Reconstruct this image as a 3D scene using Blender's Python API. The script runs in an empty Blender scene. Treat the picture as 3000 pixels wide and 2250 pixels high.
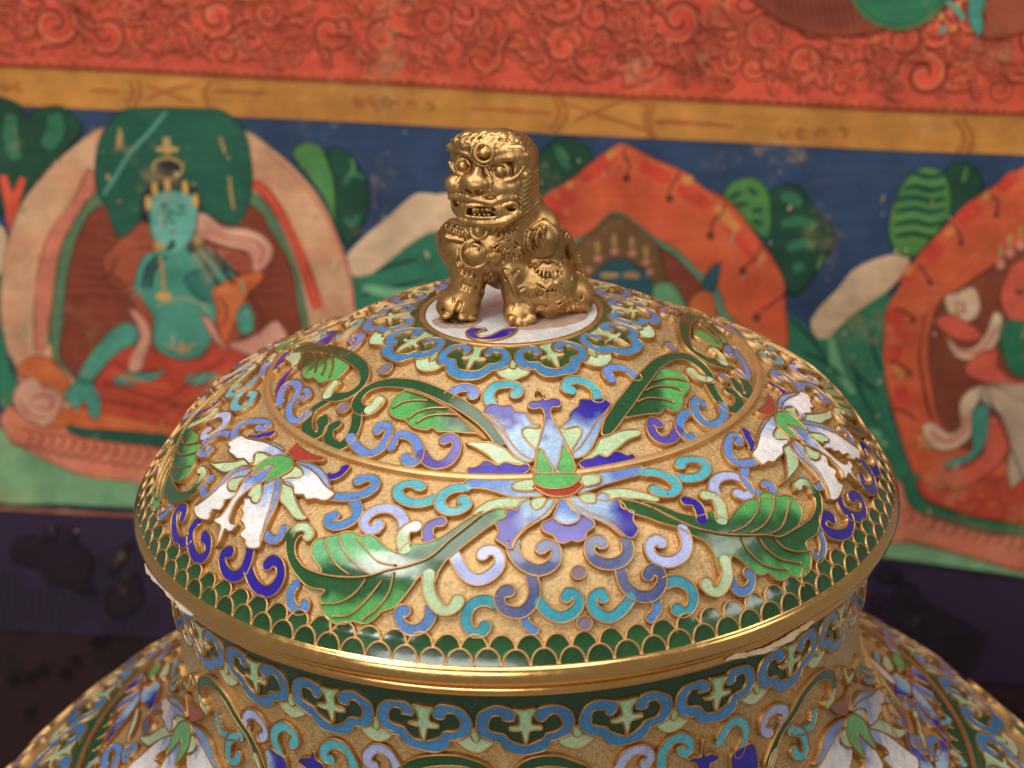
# A cloisonne jar with a gilt lion on its lid, in front of an old painted cloth hanging.
# 1 Blender unit = 10 cm.  Z is the axis of the jar, z = 0 is the widest edge of the lid.
import bpy, math, random
import numpy as np
from mathutils import Vector, Matrix
from mathutils.geometry import delaunay_2d_cdt
random.seed(7); RNG = np.random.default_rng(7)
sc = bpy.context.scene
sc.unit_settings.scale_length = 0.1
col = sc.collection

# ------------------------------------------------------------------ camera
CAM_F, CAM_PITCH, CAM_ROLL = 5972.1, 0.3991, -0.0267        # focal length in 3000 px widths
CAM_C = np.array([-0.0033, -4.8766, 2.3045])
fw = np.array([0, math.cos(CAM_PITCH), -math.sin(CAM_PITCH)]); r0 = np.array([1., 0, 0]); u0 = np.cross(r0, fw)
RX = r0*math.cos(CAM_ROLL)+u0*math.sin(CAM_ROLL); UY = -r0*math.sin(CAM_ROLL)+u0*math.cos(CAM_ROLL)
cd = bpy.data.cameras.new('camera'); cam = bpy.data.objects.new('camera', cd); col.objects.link(cam)
M = Matrix(((RX[0], UY[0], -fw[0], CAM_C[0]), (RX[1], UY[1], -fw[1], CAM_C[1]), (RX[2], UY[2], -fw[2], CAM_C[2]), (0, 0, 0, 1)))
cam.matrix_world = M
cd.sensor_fit = 'HORIZONTAL'; cd.sensor_width = 36; cd.lens = 36*CAM_F/3000
cd.clip_start = 0.1; cd.clip_end = 100
cd.dof.use_dof = True; cd.dof.focus_distance = 4.95; cd.dof.aperture_fstop = 1.6
cd.dof.aperture_blades = 0
sc.camera = cam

# ------------------------------------------------------------------ light
world = bpy.data.worlds.new('World'); sc.world = world; world.use_nodes = True
bg = world.node_tree.nodes['Background']; bg.inputs[0].default_value = (1.0, .93, .84, 1); bg.inputs[1].default_value = 0.22
def area(name, loc, target, sx, sy, power, colr):
    l = bpy.data.lights.new(name, 'AREA'); l.shape = 'RECTANGLE'; l.size = sx; l.size_y = sy; l.energy = power; l.color = colr
    o = bpy.data.objects.new(name, l); col.objects.link(o); o.location = loc
    o.rotation_euler = (Vector(target)-Vector(loc)).to_track_quat('-Z', 'Y').to_euler(); return o
area('window_light', (-2.9, -2.3, 4.6), (0, 0, .2), 1.4, 1.4, 105, (1, .96, .90))
area('ceiling_light', (-.2, -1.0, 6.0), (0, 0, 0), 4.2, 3.4, 215, (1, .95, .89))
area('room_light', (4.4, -1.6, 3.6), (0, 0, .2), 1.6, 1.6, 45, (1, .93, .85))
area('front_light', (-3.0, -8.4, 3.1), (0, 0, .1), 6.0, 1.1, 240, (1, .95, .89))
sc.view_settings.view_transform = 'Standard'; sc.view_settings.look = 'None'; sc.view_settings.gamma = 1; sc.view_settings.exposure = .14
sc.render.engine = 'CYCLES'

LID_PROFILE=[(0.0,0.4499),(0.04,0.4494),(0.08,0.4489),(0.12,0.4483),(0.16,0.4478),(0.2,0.4473),(0.24,0.4465),(0.28,0.4424),(0.32,0.4352),(0.36,0.4227),(0.4,0.4048),(0.44,0.3837),(0.48,0.3614),(0.52,0.3394),(0.56,0.318),(0.6,0.2976),(0.64,0.2786),(0.68,0.2609),(0.72,0.2432),(0.76,0.2242),(0.8,0.2025),(0.84,0.1757),(0.88,0.1383),(0.92,0.0841),(0.93,0.0681),(0.94,0.0516),(0.95,0.0348),(0.965,0.0215),(0.975,0.006),(0.986,-0.016)]
BODY_PROFILE=[(0.93,-0.115),(0.925,-0.2),(0.921,-0.32),(0.923,-0.42),(0.935,-0.52),(0.962,-0.62),(1.005,-0.71),(1.075,-0.785),(1.2,-0.848),(1.35,-0.918),(1.5,-1.03),(1.7,-1.24),(1.9,-1.55),(2.0,-1.95)]
# (group, name, kind, [(angle in degrees, distance along the profile)], colour, level, width, copies)
LID_CELLS=[
('blue_lotus','petal','p',[(-9.24,0.4868),(-8.13,0.4625),(-6.13,0.4554),(-3.07,0.4611),(-0.82,0.4592),(0.17,0.4764),(2.03,0.4814),(3.6,0.4858),(4.11,0.5045),(5.0,0.5167),(6.74,0.5239),(5.66,0.5304),(3.73,0.5262),(2.03,0.5344),(2.09,0.5508),(3.32,0.5733),(4.89,0.5962),(4.2,0.6231),(2.85,0.6167),(0.53,0.5937),(-1.53,0.5604),(-3.2,0.524),(-5.76,0.495),(-7.96,0.4882)],('deep','sky',(-2.3,0.473),(2.17,0.5617)),2,0,'M'),
('blue_lotus','petal_fold','p',[(-9.1,0.4885),(-7.96,0.4882),(-5.76,0.495),(-3.2,0.524),(-1.53,0.5604),(0.53,0.5937),(2.85,0.6167),(4.03,0.6266),(2.89,0.6313),(1.27,0.6231),(-0.94,0.5968),(-2.76,0.5639),(-4.62,0.5349),(-6.32,0.5097)],('peri','sky',(-7.87,0.4954),(0.52,0.5973)),2,0,'M'),
('blue_lotus','petal','p',[(28.79,0.4961),(28.56,0.4836),(26.79,0.4717),(24.72,0.4713),(22.19,0.4645),(20.23,0.463),(19.06,0.4803),(17.19,0.4887),(15.45,0.5012),(14.81,0.5153),(12.64,0.5309),(13.04,0.5407),(15.45,0.5387),(17.06,0.5413),(17.14,0.5584),(15.49,0.5799),(13.71,0.5994),(13.06,0.6132),(15.15,0.6018),(17.4,0.5795),(20.59,0.5479),(22.83,0.5295),(25.95,0.5131)],('deep','sky',(20.22,0.4975),(17.58,0.5648)),2,0,'M'),
('blue_lotus','petal_fold','p',[(28.79,0.4961),(25.95,0.5131),(22.83,0.5295),(20.59,0.5479),(17.4,0.5795),(15.15,0.6018),(13.16,0.6153),(12.95,0.6299),(15.29,0.6283),(18.03,0.6072),(20.96,0.5715),(24.15,0.5324),(26.84,0.5112)],('peri','sky',(27.04,0.5078),(14.57,0.612)),2,0,'M'),
('blue_lotus','heart_petal','p',[(4.32,0.4697),(4.46,0.4576),(5.88,0.4514),(8.19,0.4519),(8.99,0.4421),(9.73,0.4525),(11.95,0.4498),(13.99,0.4541),(14.32,0.4677),(13.07,0.4774),(11.25,0.4754),(10.32,0.4911),(10.67,0.5137),(11.4,0.5405),(11.96,0.5708),(12.47,0.6011),(12.82,0.6353),(12.28,0.6739),(8.07,0.6713),(4.1,0.6653),(4.42,0.6288),(5.22,0.5928),(6.37,0.5609),(7.72,0.5292),(8.59,0.4931),(7.94,0.4741),(6.06,0.4771)],('deep','sky',(9.14,0.4788),(8.71,0.5962)),3,0,'M'),
('blue_lotus','bud_leaf','p',[(4.37,0.6637),(4.49,0.6362),(5.28,0.6002),(6.09,0.5936),(6.81,0.6162),(7.87,0.6673)],'lgreen',4,0,'M'),
('blue_lotus','bud_leaf','p',[(8.66,0.6672),(10.09,0.6237),(11.34,0.5914),(12.26,0.6101),(12.74,0.6351),(12.27,0.672)],'lgreen',4,0,'M'),
('blue_lotus','sepal','p',[(1.87,0.5332),(3.56,0.5268),(5.63,0.5325),(7.24,0.5306),(6.68,0.5502),(5.79,0.575),(5.03,0.5963),(3.32,0.5733),(2.09,0.5508)],'pale',1,0,'M'),
('blue_lotus','sepal','p',[(11.83,0.5336),(13.03,0.5415),(15.43,0.5394),(17.04,0.542),(17.14,0.5584),(15.49,0.5799),(13.66,0.6011),(12.69,0.6164),(12.31,0.5824),(11.77,0.552)],'pale',1,0,'M'),
('blue_lotus','sepal','p',[(-12.03,0.5749),(-11.06,0.568),(-8.55,0.5703),(-6.42,0.5685),(-4.22,0.5784),(-2.11,0.5894),(-0.66,0.6096),(1.27,0.6238),(2.89,0.6313),(1.76,0.6362),(-0.13,0.6328),(-2.33,0.6275),(-4.09,0.6347),(-4.99,0.622),(-6.69,0.6042),(-9.24,0.587)],'pale',1,0,'M'),
('blue_lotus','sepal','p',[(31.74,0.5968),(31.78,0.5848),(29.02,0.5763),(25.88,0.5755),(22.48,0.5826),(20.91,0.5848),(19.43,0.6026),(17.28,0.6209),(15.19,0.6319),(17.05,0.6375),(19.36,0.6299),(20.7,0.642),(22.35,0.6307),(24.0,0.6214),(27.78,0.6045),(30.68,0.6023)],'pale',1,0,'M'),
('blue_lotus','petal','p',[(-10.1,0.6663),(-10.27,0.6454),(-9.04,0.6454),(-8.04,0.6375),(-7.06,0.6255),(-5.96,0.623),(-4.79,0.633),(-3.67,0.6373),(-2.33,0.6275),(-0.68,0.6333),(0.94,0.6383),(2.59,0.6348),(3.13,0.6432),(2.73,0.6551),(1.37,0.6654),(-0.97,0.6736),(-6.11,0.6736)],('deep','deep2',(-3.72,0.6256),(-3.55,0.6696)),2,0,'M'),
('blue_lotus','petal','p',[(13.77,0.6482),(15.31,0.6378),(17.03,0.6382),(19.04,0.6304),(20.4,0.642),(22.7,0.6296),(24.28,0.6359),(25.21,0.6493),(26.62,0.6488),(26.44,0.6683),(22.97,0.6735),(20.06,0.6753),(16.81,0.6733),(14.8,0.6671)],('deep','deep2',(21.58,0.6345),(19.61,0.6722)),2,0,'M'),
('blue_lotus','petal','p',[(-10.15,0.6812),(-9.7,0.7052),(-7.1,0.7055),(-4.6,0.713),(-2.17,0.7253),(0.18,0.7334),(3.22,0.7334),(5.37,0.7299),(3.56,0.7189),(1.41,0.7173),(-0.74,0.7034),(-0.23,0.6887),(1.06,0.6781),(-6.09,0.6755)],('peri','sky',(-8.51,0.6895),(2.55,0.7274)),1,0,'M'),
('blue_lotus','petal','p',[(11.74,0.7347),(14.55,0.729),(17.27,0.7208),(20.0,0.7164),(22.8,0.7128),(25.67,0.7103),(26.72,0.6875),(22.54,0.6842),(18.48,0.6811),(15.79,0.6807),(16.88,0.7005),(16.42,0.7149),(14.79,0.7189),(13.03,0.7198)],('peri','sky',(23.51,0.6951),(13.44,0.7236)),1,0,'M'),
('blue_lotus','sepal','p',[(-0.86,0.7004),(-0.23,0.6887),(1.55,0.6821),(3.82,0.6837),(3.82,0.7061),(3.47,0.714),(1.41,0.7162),(-0.5,0.7098)],'pale',2,0,'M'),
('blue_lotus','sepal','p',[(12.71,0.6879),(14.93,0.6827),(16.95,0.6871),(17.19,0.7032),(16.18,0.7143),(14.3,0.7186),(13.16,0.7136)],'pale',2,0,'M'),
('blue_lotus','bud_base','p',[(3.94,0.6689),(3.86,0.6949),(5.08,0.7098),(7.42,0.7181),(10.13,0.7165),(12.27,0.7023),(13.12,0.6811),(8.58,0.672)],'lgreen',4,0,'M'),
('blue_lotus','calyx','p',[(3.29,0.7049),(3.96,0.698),(5.44,0.7106),(7.42,0.7181),(9.87,0.7172),(12.68,0.7012),(13.11,0.7135),(11.88,0.7274),(10.72,0.7382),(8.29,0.7418),(6.03,0.7351),(4.62,0.7209)],'red',3,0,'M'),
('blue_lotus','sepal','p',[(-7.87,0.7854),(-7.65,0.7738),(-6.45,0.7551),(-4.7,0.74),(-2.16,0.7345),(0.17,0.736),(2.51,0.7347),(1.06,0.7485),(0.12,0.7626),(-1.89,0.7645),(-4.12,0.768),(-6.04,0.781)],'pale',2,0,'M'),
('blue_lotus','sepal','p',[(14.72,0.7558),(16.35,0.7365),(18.99,0.7359),(22.06,0.7494),(24.72,0.7725),(26.02,0.7924),(25.09,0.7984),(22.92,0.7833),(20.55,0.7735),(18.79,0.7651),(16.39,0.7681)],'pale',2,0,'M'),
('blue_lotus','petal','p',[(-3.74,0.8104),(-3.35,0.8017),(-1.87,0.7889),(-2.15,0.7728),(-1.0,0.7676),(-0.01,0.7727),(0.13,0.7608),(0.84,0.7484),(2.35,0.7431),(2.64,0.7623),(3.42,0.7728),(4.59,0.7659),(5.68,0.7458),(7.08,0.7449),(5.88,0.771),(4.16,0.7924),(2.14,0.81),(0.62,0.8312),(-0.43,0.8523),(-0.84,0.8722),(-1.27,0.8771),(-2.61,0.8615),(-3.66,0.8501),(-3.07,0.8302)],('deep','sky',(-1.85,0.8081),(4.06,0.7762)),2,0,'M'),
('blue_lotus','petal_fold','p',[(7.08,0.7449),(7.66,0.7457),(6.55,0.7718),(5.23,0.7935),(3.64,0.806),(1.88,0.8208),(0.39,0.8411),(-0.44,0.8604),(-0.89,0.8785),(-0.8,0.8652),(-0.39,0.8517),(0.66,0.8312),(2.14,0.8106),(4.16,0.7924),(5.88,0.771)],('peri','sky',(0.6,0.8362),(6.36,0.7679)),2,0,'M'),
('blue_lotus','petal','p',[(9.47,0.7447),(11.52,0.7464),(12.15,0.7625),(13.4,0.7695),(14.42,0.7673),(15.0,0.7506),(16.16,0.7431),(17.16,0.7513),(17.38,0.7716),(18.78,0.7709),(18.62,0.7929),(19.29,0.8022),(20.46,0.8113),(19.78,0.829),(19.72,0.843),(20.02,0.8577),(19.18,0.872),(18.36,0.8796),(17.61,0.8758),(16.78,0.8569),(15.71,0.8283),(14.35,0.8102),(12.85,0.7968),(11.0,0.775)],('deep','sky',(17.98,0.8166),(13.77,0.7952)),2,0,'M'),
('blue_lotus','petal_fold','p',[(8.85,0.7437),(9.5,0.7473),(10.99,0.7758),(12.83,0.7975),(14.33,0.8109),(15.69,0.829),(16.76,0.8578),(17.51,0.8756),(16.66,0.8667),(15.45,0.8398),(13.74,0.8184),(11.85,0.8027),(9.98,0.7823)],('sky','peri',(10.24,0.7663),(16.21,0.8537)),2,0,'M'),
('blue_lotus','sepal','p',[(2.65,0.7441),(2.64,0.7623),(3.42,0.7728),(4.59,0.7659),(5.68,0.7458),(4.38,0.7356)],'pale',1,0,'M'),
('blue_lotus','sepal','p',[(11.53,0.7456),(12.15,0.7625),(13.4,0.7695),(14.42,0.7673),(15.0,0.7479),(14.08,0.7383),(12.15,0.7382)],'pale',1,0,'M'),
('blue_lotus','petal','p',[(7.94,0.7472),(9.06,0.7533),(10.06,0.777),(10.8,0.8),(10.35,0.815),(9.18,0.8224),(7.94,0.8205),(6.79,0.8095),(6.35,0.7966),(6.91,0.7795),(7.56,0.7622)],('sky','peri',(8.2,0.8167),(9.08,0.7826)),3,0,'M'),
('blue_lotus','petal','p',[(4.19,0.8126),(5.23,0.806),(6.24,0.8009),(6.96,0.8141),(8.15,0.8203),(9.43,0.8195),(10.62,0.8112),(11.13,0.7961),(12.04,0.8068),(12.96,0.8193),(12.8,0.8363),(11.32,0.8469),(10.87,0.8633),(9.57,0.8701),(8.64,0.8643),(7.38,0.8705),(6.26,0.8635),(5.8,0.8472),(4.66,0.8386),(4.02,0.8268)],('deep','deep2',(8.31,0.8246),(7.84,0.8641)),2,0,'M'),
('leaf_inner_left','leaf_blade','p',[(-37.5,0.5148),(-38.52,0.4891),(-38.02,0.4676),(-36.61,0.4501),(-34.66,0.4439),(-28.87,0.4529),(-23.92,0.4645),(-19.21,0.4813),(-14.72,0.5066),(-10.64,0.5368),(-6.91,0.565),(-9.54,0.5442),(-12.15,0.5439),(-15.48,0.543),(-18.41,0.5462),(-20.39,0.548),(-22.02,0.5373),(-23.19,0.5473),(-25.66,0.5478),(-28.05,0.5439),(-30.74,0.5303),(-33.48,0.5314),(-36.29,0.5245)],('dgreen','lgreen',(-20.91,0.4776),(-25.17,0.5272)),1,0,'0'),
('leaf_inner_left','stem','s',[(-3.55,0.5633),(-5.25,0.5398),(-8.22,0.5096),(-13.07,0.479),(-19.34,0.4527),(-27.16,0.4339),(-34.84,0.4274),(-42.83,0.4387),(-47.84,0.4601),(-49.82,0.4861),(-49.67,0.514),(-47.82,0.5335),(-44.79,0.54),(-42.81,0.5307),(-42.17,0.515),(-42.27,0.4999)],'dgreen',2,0.031,'0'),
('leaf_inner_left','stem_tip','s',[(-42.81,0.5307),(-42.32,0.5183),(-42.27,0.4999)],'pale',3,0.029,'0'),
('leaf_inner_left','vein','v',[(-36.47,0.5081),(-34.36,0.4832),(-30.8,0.4708),(-26.44,0.4644)],'gold',3,0,'0'),
('leaf_inner_left','vein','v',[(-29.87,0.5284),(-28.05,0.5017),(-24.55,0.4845),(-19.37,0.477)],'gold',3,0,'0'),
('leaf_inner_left','vein','v',[(-27.02,0.5351),(-24.53,0.5091),(-20.12,0.4973),(-15.38,0.4954)],'gold',3,0,'0'),
('leaf_inner_left','vein','v',[(-36.61,0.4501),(-28.87,0.4529),(-19.34,0.4777),(-12.32,0.5195),(-6.91,0.565)],'gold',3,0,'0'),
('leaf_inner_right','stem','p',[(21.89,0.5737),(24.32,0.5368),(27.54,0.513),(31.75,0.4876),(37.66,0.4625),(42.94,0.4438),(47.17,0.435),(53.25,0.4259),(59.85,0.427),(65.75,0.4401),(71.22,0.4662),(73.19,0.4948),(72.53,0.5252),(69.67,0.5539),(67.03,0.5655),(64.93,0.5619),(63.97,0.5508),(66.18,0.5464),(67.91,0.5261),(68.61,0.502),(67.72,0.4788),(64.42,0.4594),(58.48,0.4521),(53.18,0.4548),(47.86,0.4674),(41.65,0.4856),(35.05,0.5153),(30.35,0.5402),(26.19,0.5666),(23.87,0.5783)],'dgreen',2,0,'0'),
('leaf_inner_right','leaf_blade','p',[(54.81,0.4541),(57.67,0.4637),(59.55,0.4823),(60.25,0.5061),(58.63,0.5284),(55.47,0.5424),(52.29,0.5463),(49.72,0.5624),(47.23,0.574),(44.68,0.5726),(43.84,0.558),(43.4,0.5522),(40.82,0.5604),(36.58,0.5493),(31.73,0.543),(30.3,0.5409),(35.05,0.5153),(41.65,0.4856),(47.86,0.4674)],('dgreen','lgreen',(44.34,0.5082),(49.03,0.5362)),1,0,'0'),
('leaf_inner_right','stem_tip','s',[(65.81,0.5569),(64.07,0.5411),(63.28,0.5218),(63.96,0.5068)],'pale',3,0.027,'0'),
('leaf_inner_right','vein','v',[(47.23,0.4719),(52.13,0.4816),(55.9,0.5003),(58.54,0.5219)],'gold',3,0,'0'),
('leaf_inner_right','vein','v',[(41.5,0.4894),(46.59,0.4899),(50.73,0.5073),(53.27,0.5318)],'gold',3,0,'0'),
('leaf_inner_right','vein','v',[(35.99,0.512),(40.59,0.5101),(44.37,0.5261),(47.23,0.5503)],'gold',3,0,'0'),
('leaf_far_left','stem','s',[(-102.98,0.6119),(-98.89,0.5633),(-87.28,0.4901),(-74.1,0.4457),(-62.61,0.435),(-55.78,0.4504),(-53.03,0.4794),(-53.59,0.5121),(-56.28,0.5369),(-60.06,0.5479),(-61.81,0.5344),(-62.74,0.5192)],'dgreen',2,0.031,'L'),
('leaf_far_left','stem_tip','s',[(-60.4,0.5481),(-61.74,0.5316),(-62.43,0.5119)],'pale',3,0.027,'L'),
('leaf_far_left','leaf_blade','p',[(-96.58,0.577),(-89.34,0.5248),(-79.26,0.475),(-67.3,0.4546),(-64.85,0.4793),(-64.54,0.5038),(-67.24,0.5246),(-68.98,0.5416),(-73.46,0.5444),(-75.05,0.5596),(-79.88,0.5707),(-83.26,0.5665),(-87.32,0.5703),(-90.6,0.5683)],('dgreen','lgreen',(-83.61,0.4941),(-76.35,0.5163)),1,0,'L'),
('leaf_far_left','vein','v',[(-90.0,0.5328),(-82.26,0.5226),(-75.57,0.5344)],'gold',3,0,'L'),
('leaf_far_left','vein','v',[(-85.35,0.5048),(-76.64,0.5009),(-71.58,0.5228)],'gold',3,0,'L'),
('leaf_far_left','vein','v',[(-79.38,0.4786),(-72.8,0.4859),(-67.52,0.5122)],'gold',3,0,'L'),
('leaf_far_right','stem','s',[(127.07,0.6923),(116.95,0.5706),(102.05,0.4823),(90.18,0.4541),(81.55,0.4558),(77.1,0.4741),(75.99,0.5045),(76.33,0.5364),(78.79,0.5692)],'dgreen',2,0.033,'R'),
('leaf_far_right','stem_tip','s',[(79.52,0.5668),(82.99,0.556),(84.68,0.5361)],'pale',3,0.027,'R'),
('leaf_far_right','leaf_blade','p',[(92.5,0.4851),(103.03,0.5126),(117.94,0.6068),(121.45,0.6612),(113.71,0.6254),(106.57,0.6099),(100.46,0.6039),(96.48,0.5911),(94.75,0.5748),(90.5,0.5671),(88.71,0.547),(88.78,0.518),(89.37,0.4929)],('dgreen','lgreen',(102.18,0.5371),(96.85,0.5601)),1,0,'R'),
('leaf_far_right','vein','v',[(112.33,0.5742),(104.68,0.5698),(95.31,0.5716)],'gold',3,0,'R'),
('leaf_far_right','vein','v',[(104.44,0.5293),(99.52,0.5406),(92.52,0.5553)],'gold',3,0,'R'),
('s','scroll','s',[(-45.6,0.5534),(-43.03,0.5866),(-41.81,0.622),(-42.23,0.6504),(-44.65,0.655),(-47.49,0.6412),(-49.22,0.6179),(-48.58,0.6049)],'dgreen',1,0.03,'I'),
('s','scroll','s',[(-58.38,0.551),(-59.33,0.5756),(-59.56,0.6058),(-56.96,0.6354),(-54.11,0.6534),(-51.47,0.6573),(-50.37,0.6426),(-51.94,0.6191),(-53.84,0.6075)],'dgreen',1,0.03,'I'),
('s','scroll','s',[(-41.79,0.6199),(-38.1,0.6398),(-34.66,0.6486),(-32.57,0.6322),(-32.27,0.6017),(-32.99,0.5721),(-34.81,0.5563),(-36.83,0.5646),(-36.03,0.5784)],'peri',2,0.026,'I'),
('s','scroll','s',[(-30.15,0.6124),(-30.52,0.5822),(-28.61,0.5712),(-25.65,0.5781),(-23.2,0.6031),(-22.25,0.6316),(-22.79,0.6478),(-24.52,0.6456),(-25.17,0.6336)],'peri',1,0.026,'I'),
('s','scroll','s',[(-21.9,0.6158),(-19.78,0.6367),(-17.41,0.6436),(-15.17,0.6303),(-14.15,0.5979),(-14.52,0.5707),(-16.17,0.5603),(-17.65,0.5686)],'purple',1,0.027,'I'),
('s','scroll','s',[(-71.89,0.6496),(-75.92,0.6356),(-78.92,0.6157),(-77.58,0.5938),(-73.44,0.589),(-70.6,0.6039),(-68.39,0.6278),(-64.86,0.6475),(-61.47,0.653),(-59.59,0.6406),(-59.9,0.6175)],'peri',2,0.026,'I'),
('s','scroll','s',[(-67.56,0.6224),(-70.6,0.6039),(-71.17,0.5856),(-69.04,0.5753),(-66.76,0.5815),(-67.43,0.596)],'peri',1,0.022,'I'),
('s','scroll','s',[(-77.55,0.6422),(-80.38,0.6334),(-84.26,0.6195),(-86.61,0.6052),(-87.59,0.5927)],'deep',1,0.024,'I'),
('s','scroll','s',[(79.4,0.5758),(79.58,0.6041),(77.18,0.6278),(73.4,0.6482),(69.86,0.6578),(68.92,0.6476),(70.6,0.6285),(72.94,0.614)],'dgreen',1,0.03,'R'),
('s','scroll','s',[(64.3,0.5625),(61.44,0.5934),(59.88,0.6234),(60.16,0.6478),(62.27,0.6574),(65.59,0.6467),(67.52,0.629),(67.09,0.6125)],'dgreen',1,0.03,'R'),
('s','scroll','s',[(54.57,0.5893),(54.14,0.5723),(51.1,0.588),(49.37,0.6169),(49.53,0.6441),(52.13,0.6553),(56.23,0.647),(58.99,0.6256)],'blue2',2,0.026,'R'),
('s','scroll','s',[(49.84,0.5967),(47.15,0.5896),(43.84,0.6015),(41.84,0.6258),(41.72,0.6474),(43.06,0.6549)],'blue2',1,0.026,'R'),
('s','scroll','s',[(41.45,0.6196),(38.54,0.6365),(35.83,0.6354),(34.66,0.6133),(35.47,0.585),(37.25,0.5726),(37.84,0.5853)],'purple',1,0.027,'R'),
('s','scroll','s',[(88.33,0.6028),(87.8,0.5844),(91.19,0.5834),(95.79,0.6062),(90.18,0.614),(86.37,0.6246),(82.63,0.6345),(78.98,0.6381),(78.43,0.6264),(79.99,0.6109)],'peri',1,0.024,'R'),
('s','scroll','s',[(103.23,0.478),(99.69,0.4343),(99.36,0.4094),(104.71,0.4145),(111.93,0.4541),(110.24,0.4614)],'peri',1,0.022,'R'),
('s','scroll','s',[(-21.39,0.443),(-19.61,0.4202),(-16.53,0.4096),(-13.29,0.4159),(-13.29,0.4312)],'peri',1,0.026,'M'),
('s','scroll','s',[(-6.89,0.4555),(-8.23,0.429),(-6.54,0.4017),(-2.93,0.3937),(0.75,0.3991),(1.71,0.4149),(0.63,0.4252)],'cyan',1,0.027,'M'),
('s','scroll','s',[(18.87,0.4298),(17.58,0.4201),(19.33,0.4025),(23.0,0.4034),(25.73,0.4194),(26.84,0.4439),(26.15,0.4683)],'cyan',1,0.027,'M'),
('s','scroll','s',[(34.6,0.4223),(34.58,0.4035),(36.86,0.3926),(40.71,0.3999),(43.19,0.4183),(43.66,0.4424)],'peri',1,0.026,'M'),
('s','scroll','s',[(7.26,0.4286),(7.9,0.4176),(9.04,0.4223),(9.59,0.4419)],'goldfill',2,0.01,'M'),
('s','dot','d',[(-51.06,0.4093)],'mauve',1,0.02,'I'),
('s','dot','d',[(-51.55,0.5543)],'mauve',1,0.018,'I'),
('s','dot','d',[(70.8,0.4289)],'mauve',1,0.02,'R'),
('s','dot','d',[(72.1,0.582)],'mauve',1,0.018,'R'),
('s','dot','d',[(8.85,0.9419)],'mauve',1,0.0165,'M'),
('s','dot','d',[(8.77,1.056)],'mauve',1,0.0165,'M'),
('s','scroll','s',[(-15.31,0.7419),(-17.11,0.7581),(-19.38,0.7638),(-21.99,0.7545),(-23.34,0.7347),(-22.7,0.715),(-20.9,0.7073),(-19.14,0.7134)],'cyan',1,0.027,'M'),
('s','scroll','s',[(-9.93,0.7061),(-12.22,0.7111),(-13.88,0.728),(-14.4,0.751),(-13.42,0.7725),(-11.5,0.7793),(-9.91,0.7717),(-9.17,0.7537),(-10.03,0.7444)],'cyan',2,0.027,'M'),
('s','scroll','s',[(26.37,0.7075),(28.55,0.7189),(30.25,0.7362),(30.88,0.7595),(30.37,0.7777),(28.85,0.7871),(27.19,0.7803),(26.32,0.7639)],'cyan',2,0.027,'M'),
('s','scroll','s',[(32.0,0.7467),(34.13,0.7608),(36.76,0.7647),(39.25,0.7518),(39.67,0.7282),(38.07,0.7131),(35.79,0.7076),(34.72,0.7165)],'cyan',1,0.027,'M'),
('s','scroll','s',[(-19.07,0.8365),(-19.89,0.812),(-21.54,0.794),(-23.62,0.7889),(-25.46,0.7995),(-26.44,0.82),(-26.42,0.8413),(-25.05,0.8547),(-23.84,0.8496),(-23.8,0.8373)],'lav',1,0.028,'M'),
('s','scroll','s',[(36.26,0.84),(37.32,0.8056),(39.53,0.7884),(42.25,0.7935),(43.67,0.814),(43.69,0.8395),(43.09,0.8555),(41.64,0.8594),(40.75,0.8453)],'lav',1,0.028,'M'),
('s','scroll','s',[(-17.94,0.8893),(-18.77,0.8617),(-18.45,0.8392),(-17.23,0.83)],('pale','white',(-18.77,0.8617),(-17.23,0.83)),3,0.03,'M'),
('s','scroll','s',[(-14.52,0.8559),(-15.04,0.8349),(-14.55,0.8162),(-13.15,0.8088)],'deep',1,0.026,'M'),
('s','scroll','s',[(34.31,0.8914),(35.64,0.8581),(35.77,0.8307),(34.53,0.8196)],'pale',3,0.028,'M'),
('s','scroll','s',[(31.07,0.876),(31.67,0.8524),(31.7,0.83),(30.43,0.8185)],'deep',3,0.026,'M'),
('s','scroll','s',[(-0.54,0.8596),(-0.84,0.8755),(-0.02,0.9021),(1.34,0.9206),(3.14,0.9298),(4.95,0.9198),(5.86,0.8993),(5.76,0.8758),(4.54,0.868),(3.71,0.8768)],('greyblue','greyblue2',(-1.04,0.8755),(5.48,0.9109)),1,0.028,'M'),
('s','scroll','s',[(1.9,0.9455),(2.24,0.9765),(1.66,1.0036),(0.47,1.0207),(-0.98,1.022),(-2.34,1.0108),(-2.83,0.9911),(-2.16,0.9752),(-1.46,0.9742)],('greyblue','greyblue2',(-1.1,0.9638),(2.27,1.0204)),1,0.028,'M'),
('s','scroll','s',[(17.32,0.8792),(16.9,0.9113),(15.44,0.9294),(13.48,0.9316),(11.75,0.9183),(11.05,0.895),(11.61,0.8745),(12.8,0.8691),(13.28,0.879)],('greyblue','greyblue2',(16.27,0.9003),(11.07,0.9193)),1,0.028,'M'),
('s','scroll','s',[(15.16,0.947),(15.35,0.9846),(16.83,1.0116),(18.91,1.0175),(20.7,0.9972),(20.98,0.9728),(19.97,0.96),(19.05,0.9693)],('greyblue','greyblue2',(15.16,0.947),(20.7,0.9972)),1,0.028,'M'),
('s','scroll','s',[(-9.86,0.892),(-8.89,0.9169),(-7.63,0.9399),(-5.95,0.9491),(-4.17,0.9387),(-2.88,0.9149),(-2.95,0.8907),(-3.74,0.8789),(-5.06,0.8801),(-5.48,0.8895)],'lav',1,0.028,'M'),
('s','scroll','s',[(-3.2,1.0021),(-4.86,0.9946),(-6.46,1.0028),(-7.34,1.0251),(-7.2,1.0517),(-6.19,1.0671),(-5.06,1.0627),(-4.73,1.0526)],'cyan2',1,0.027,'M'),
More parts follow.
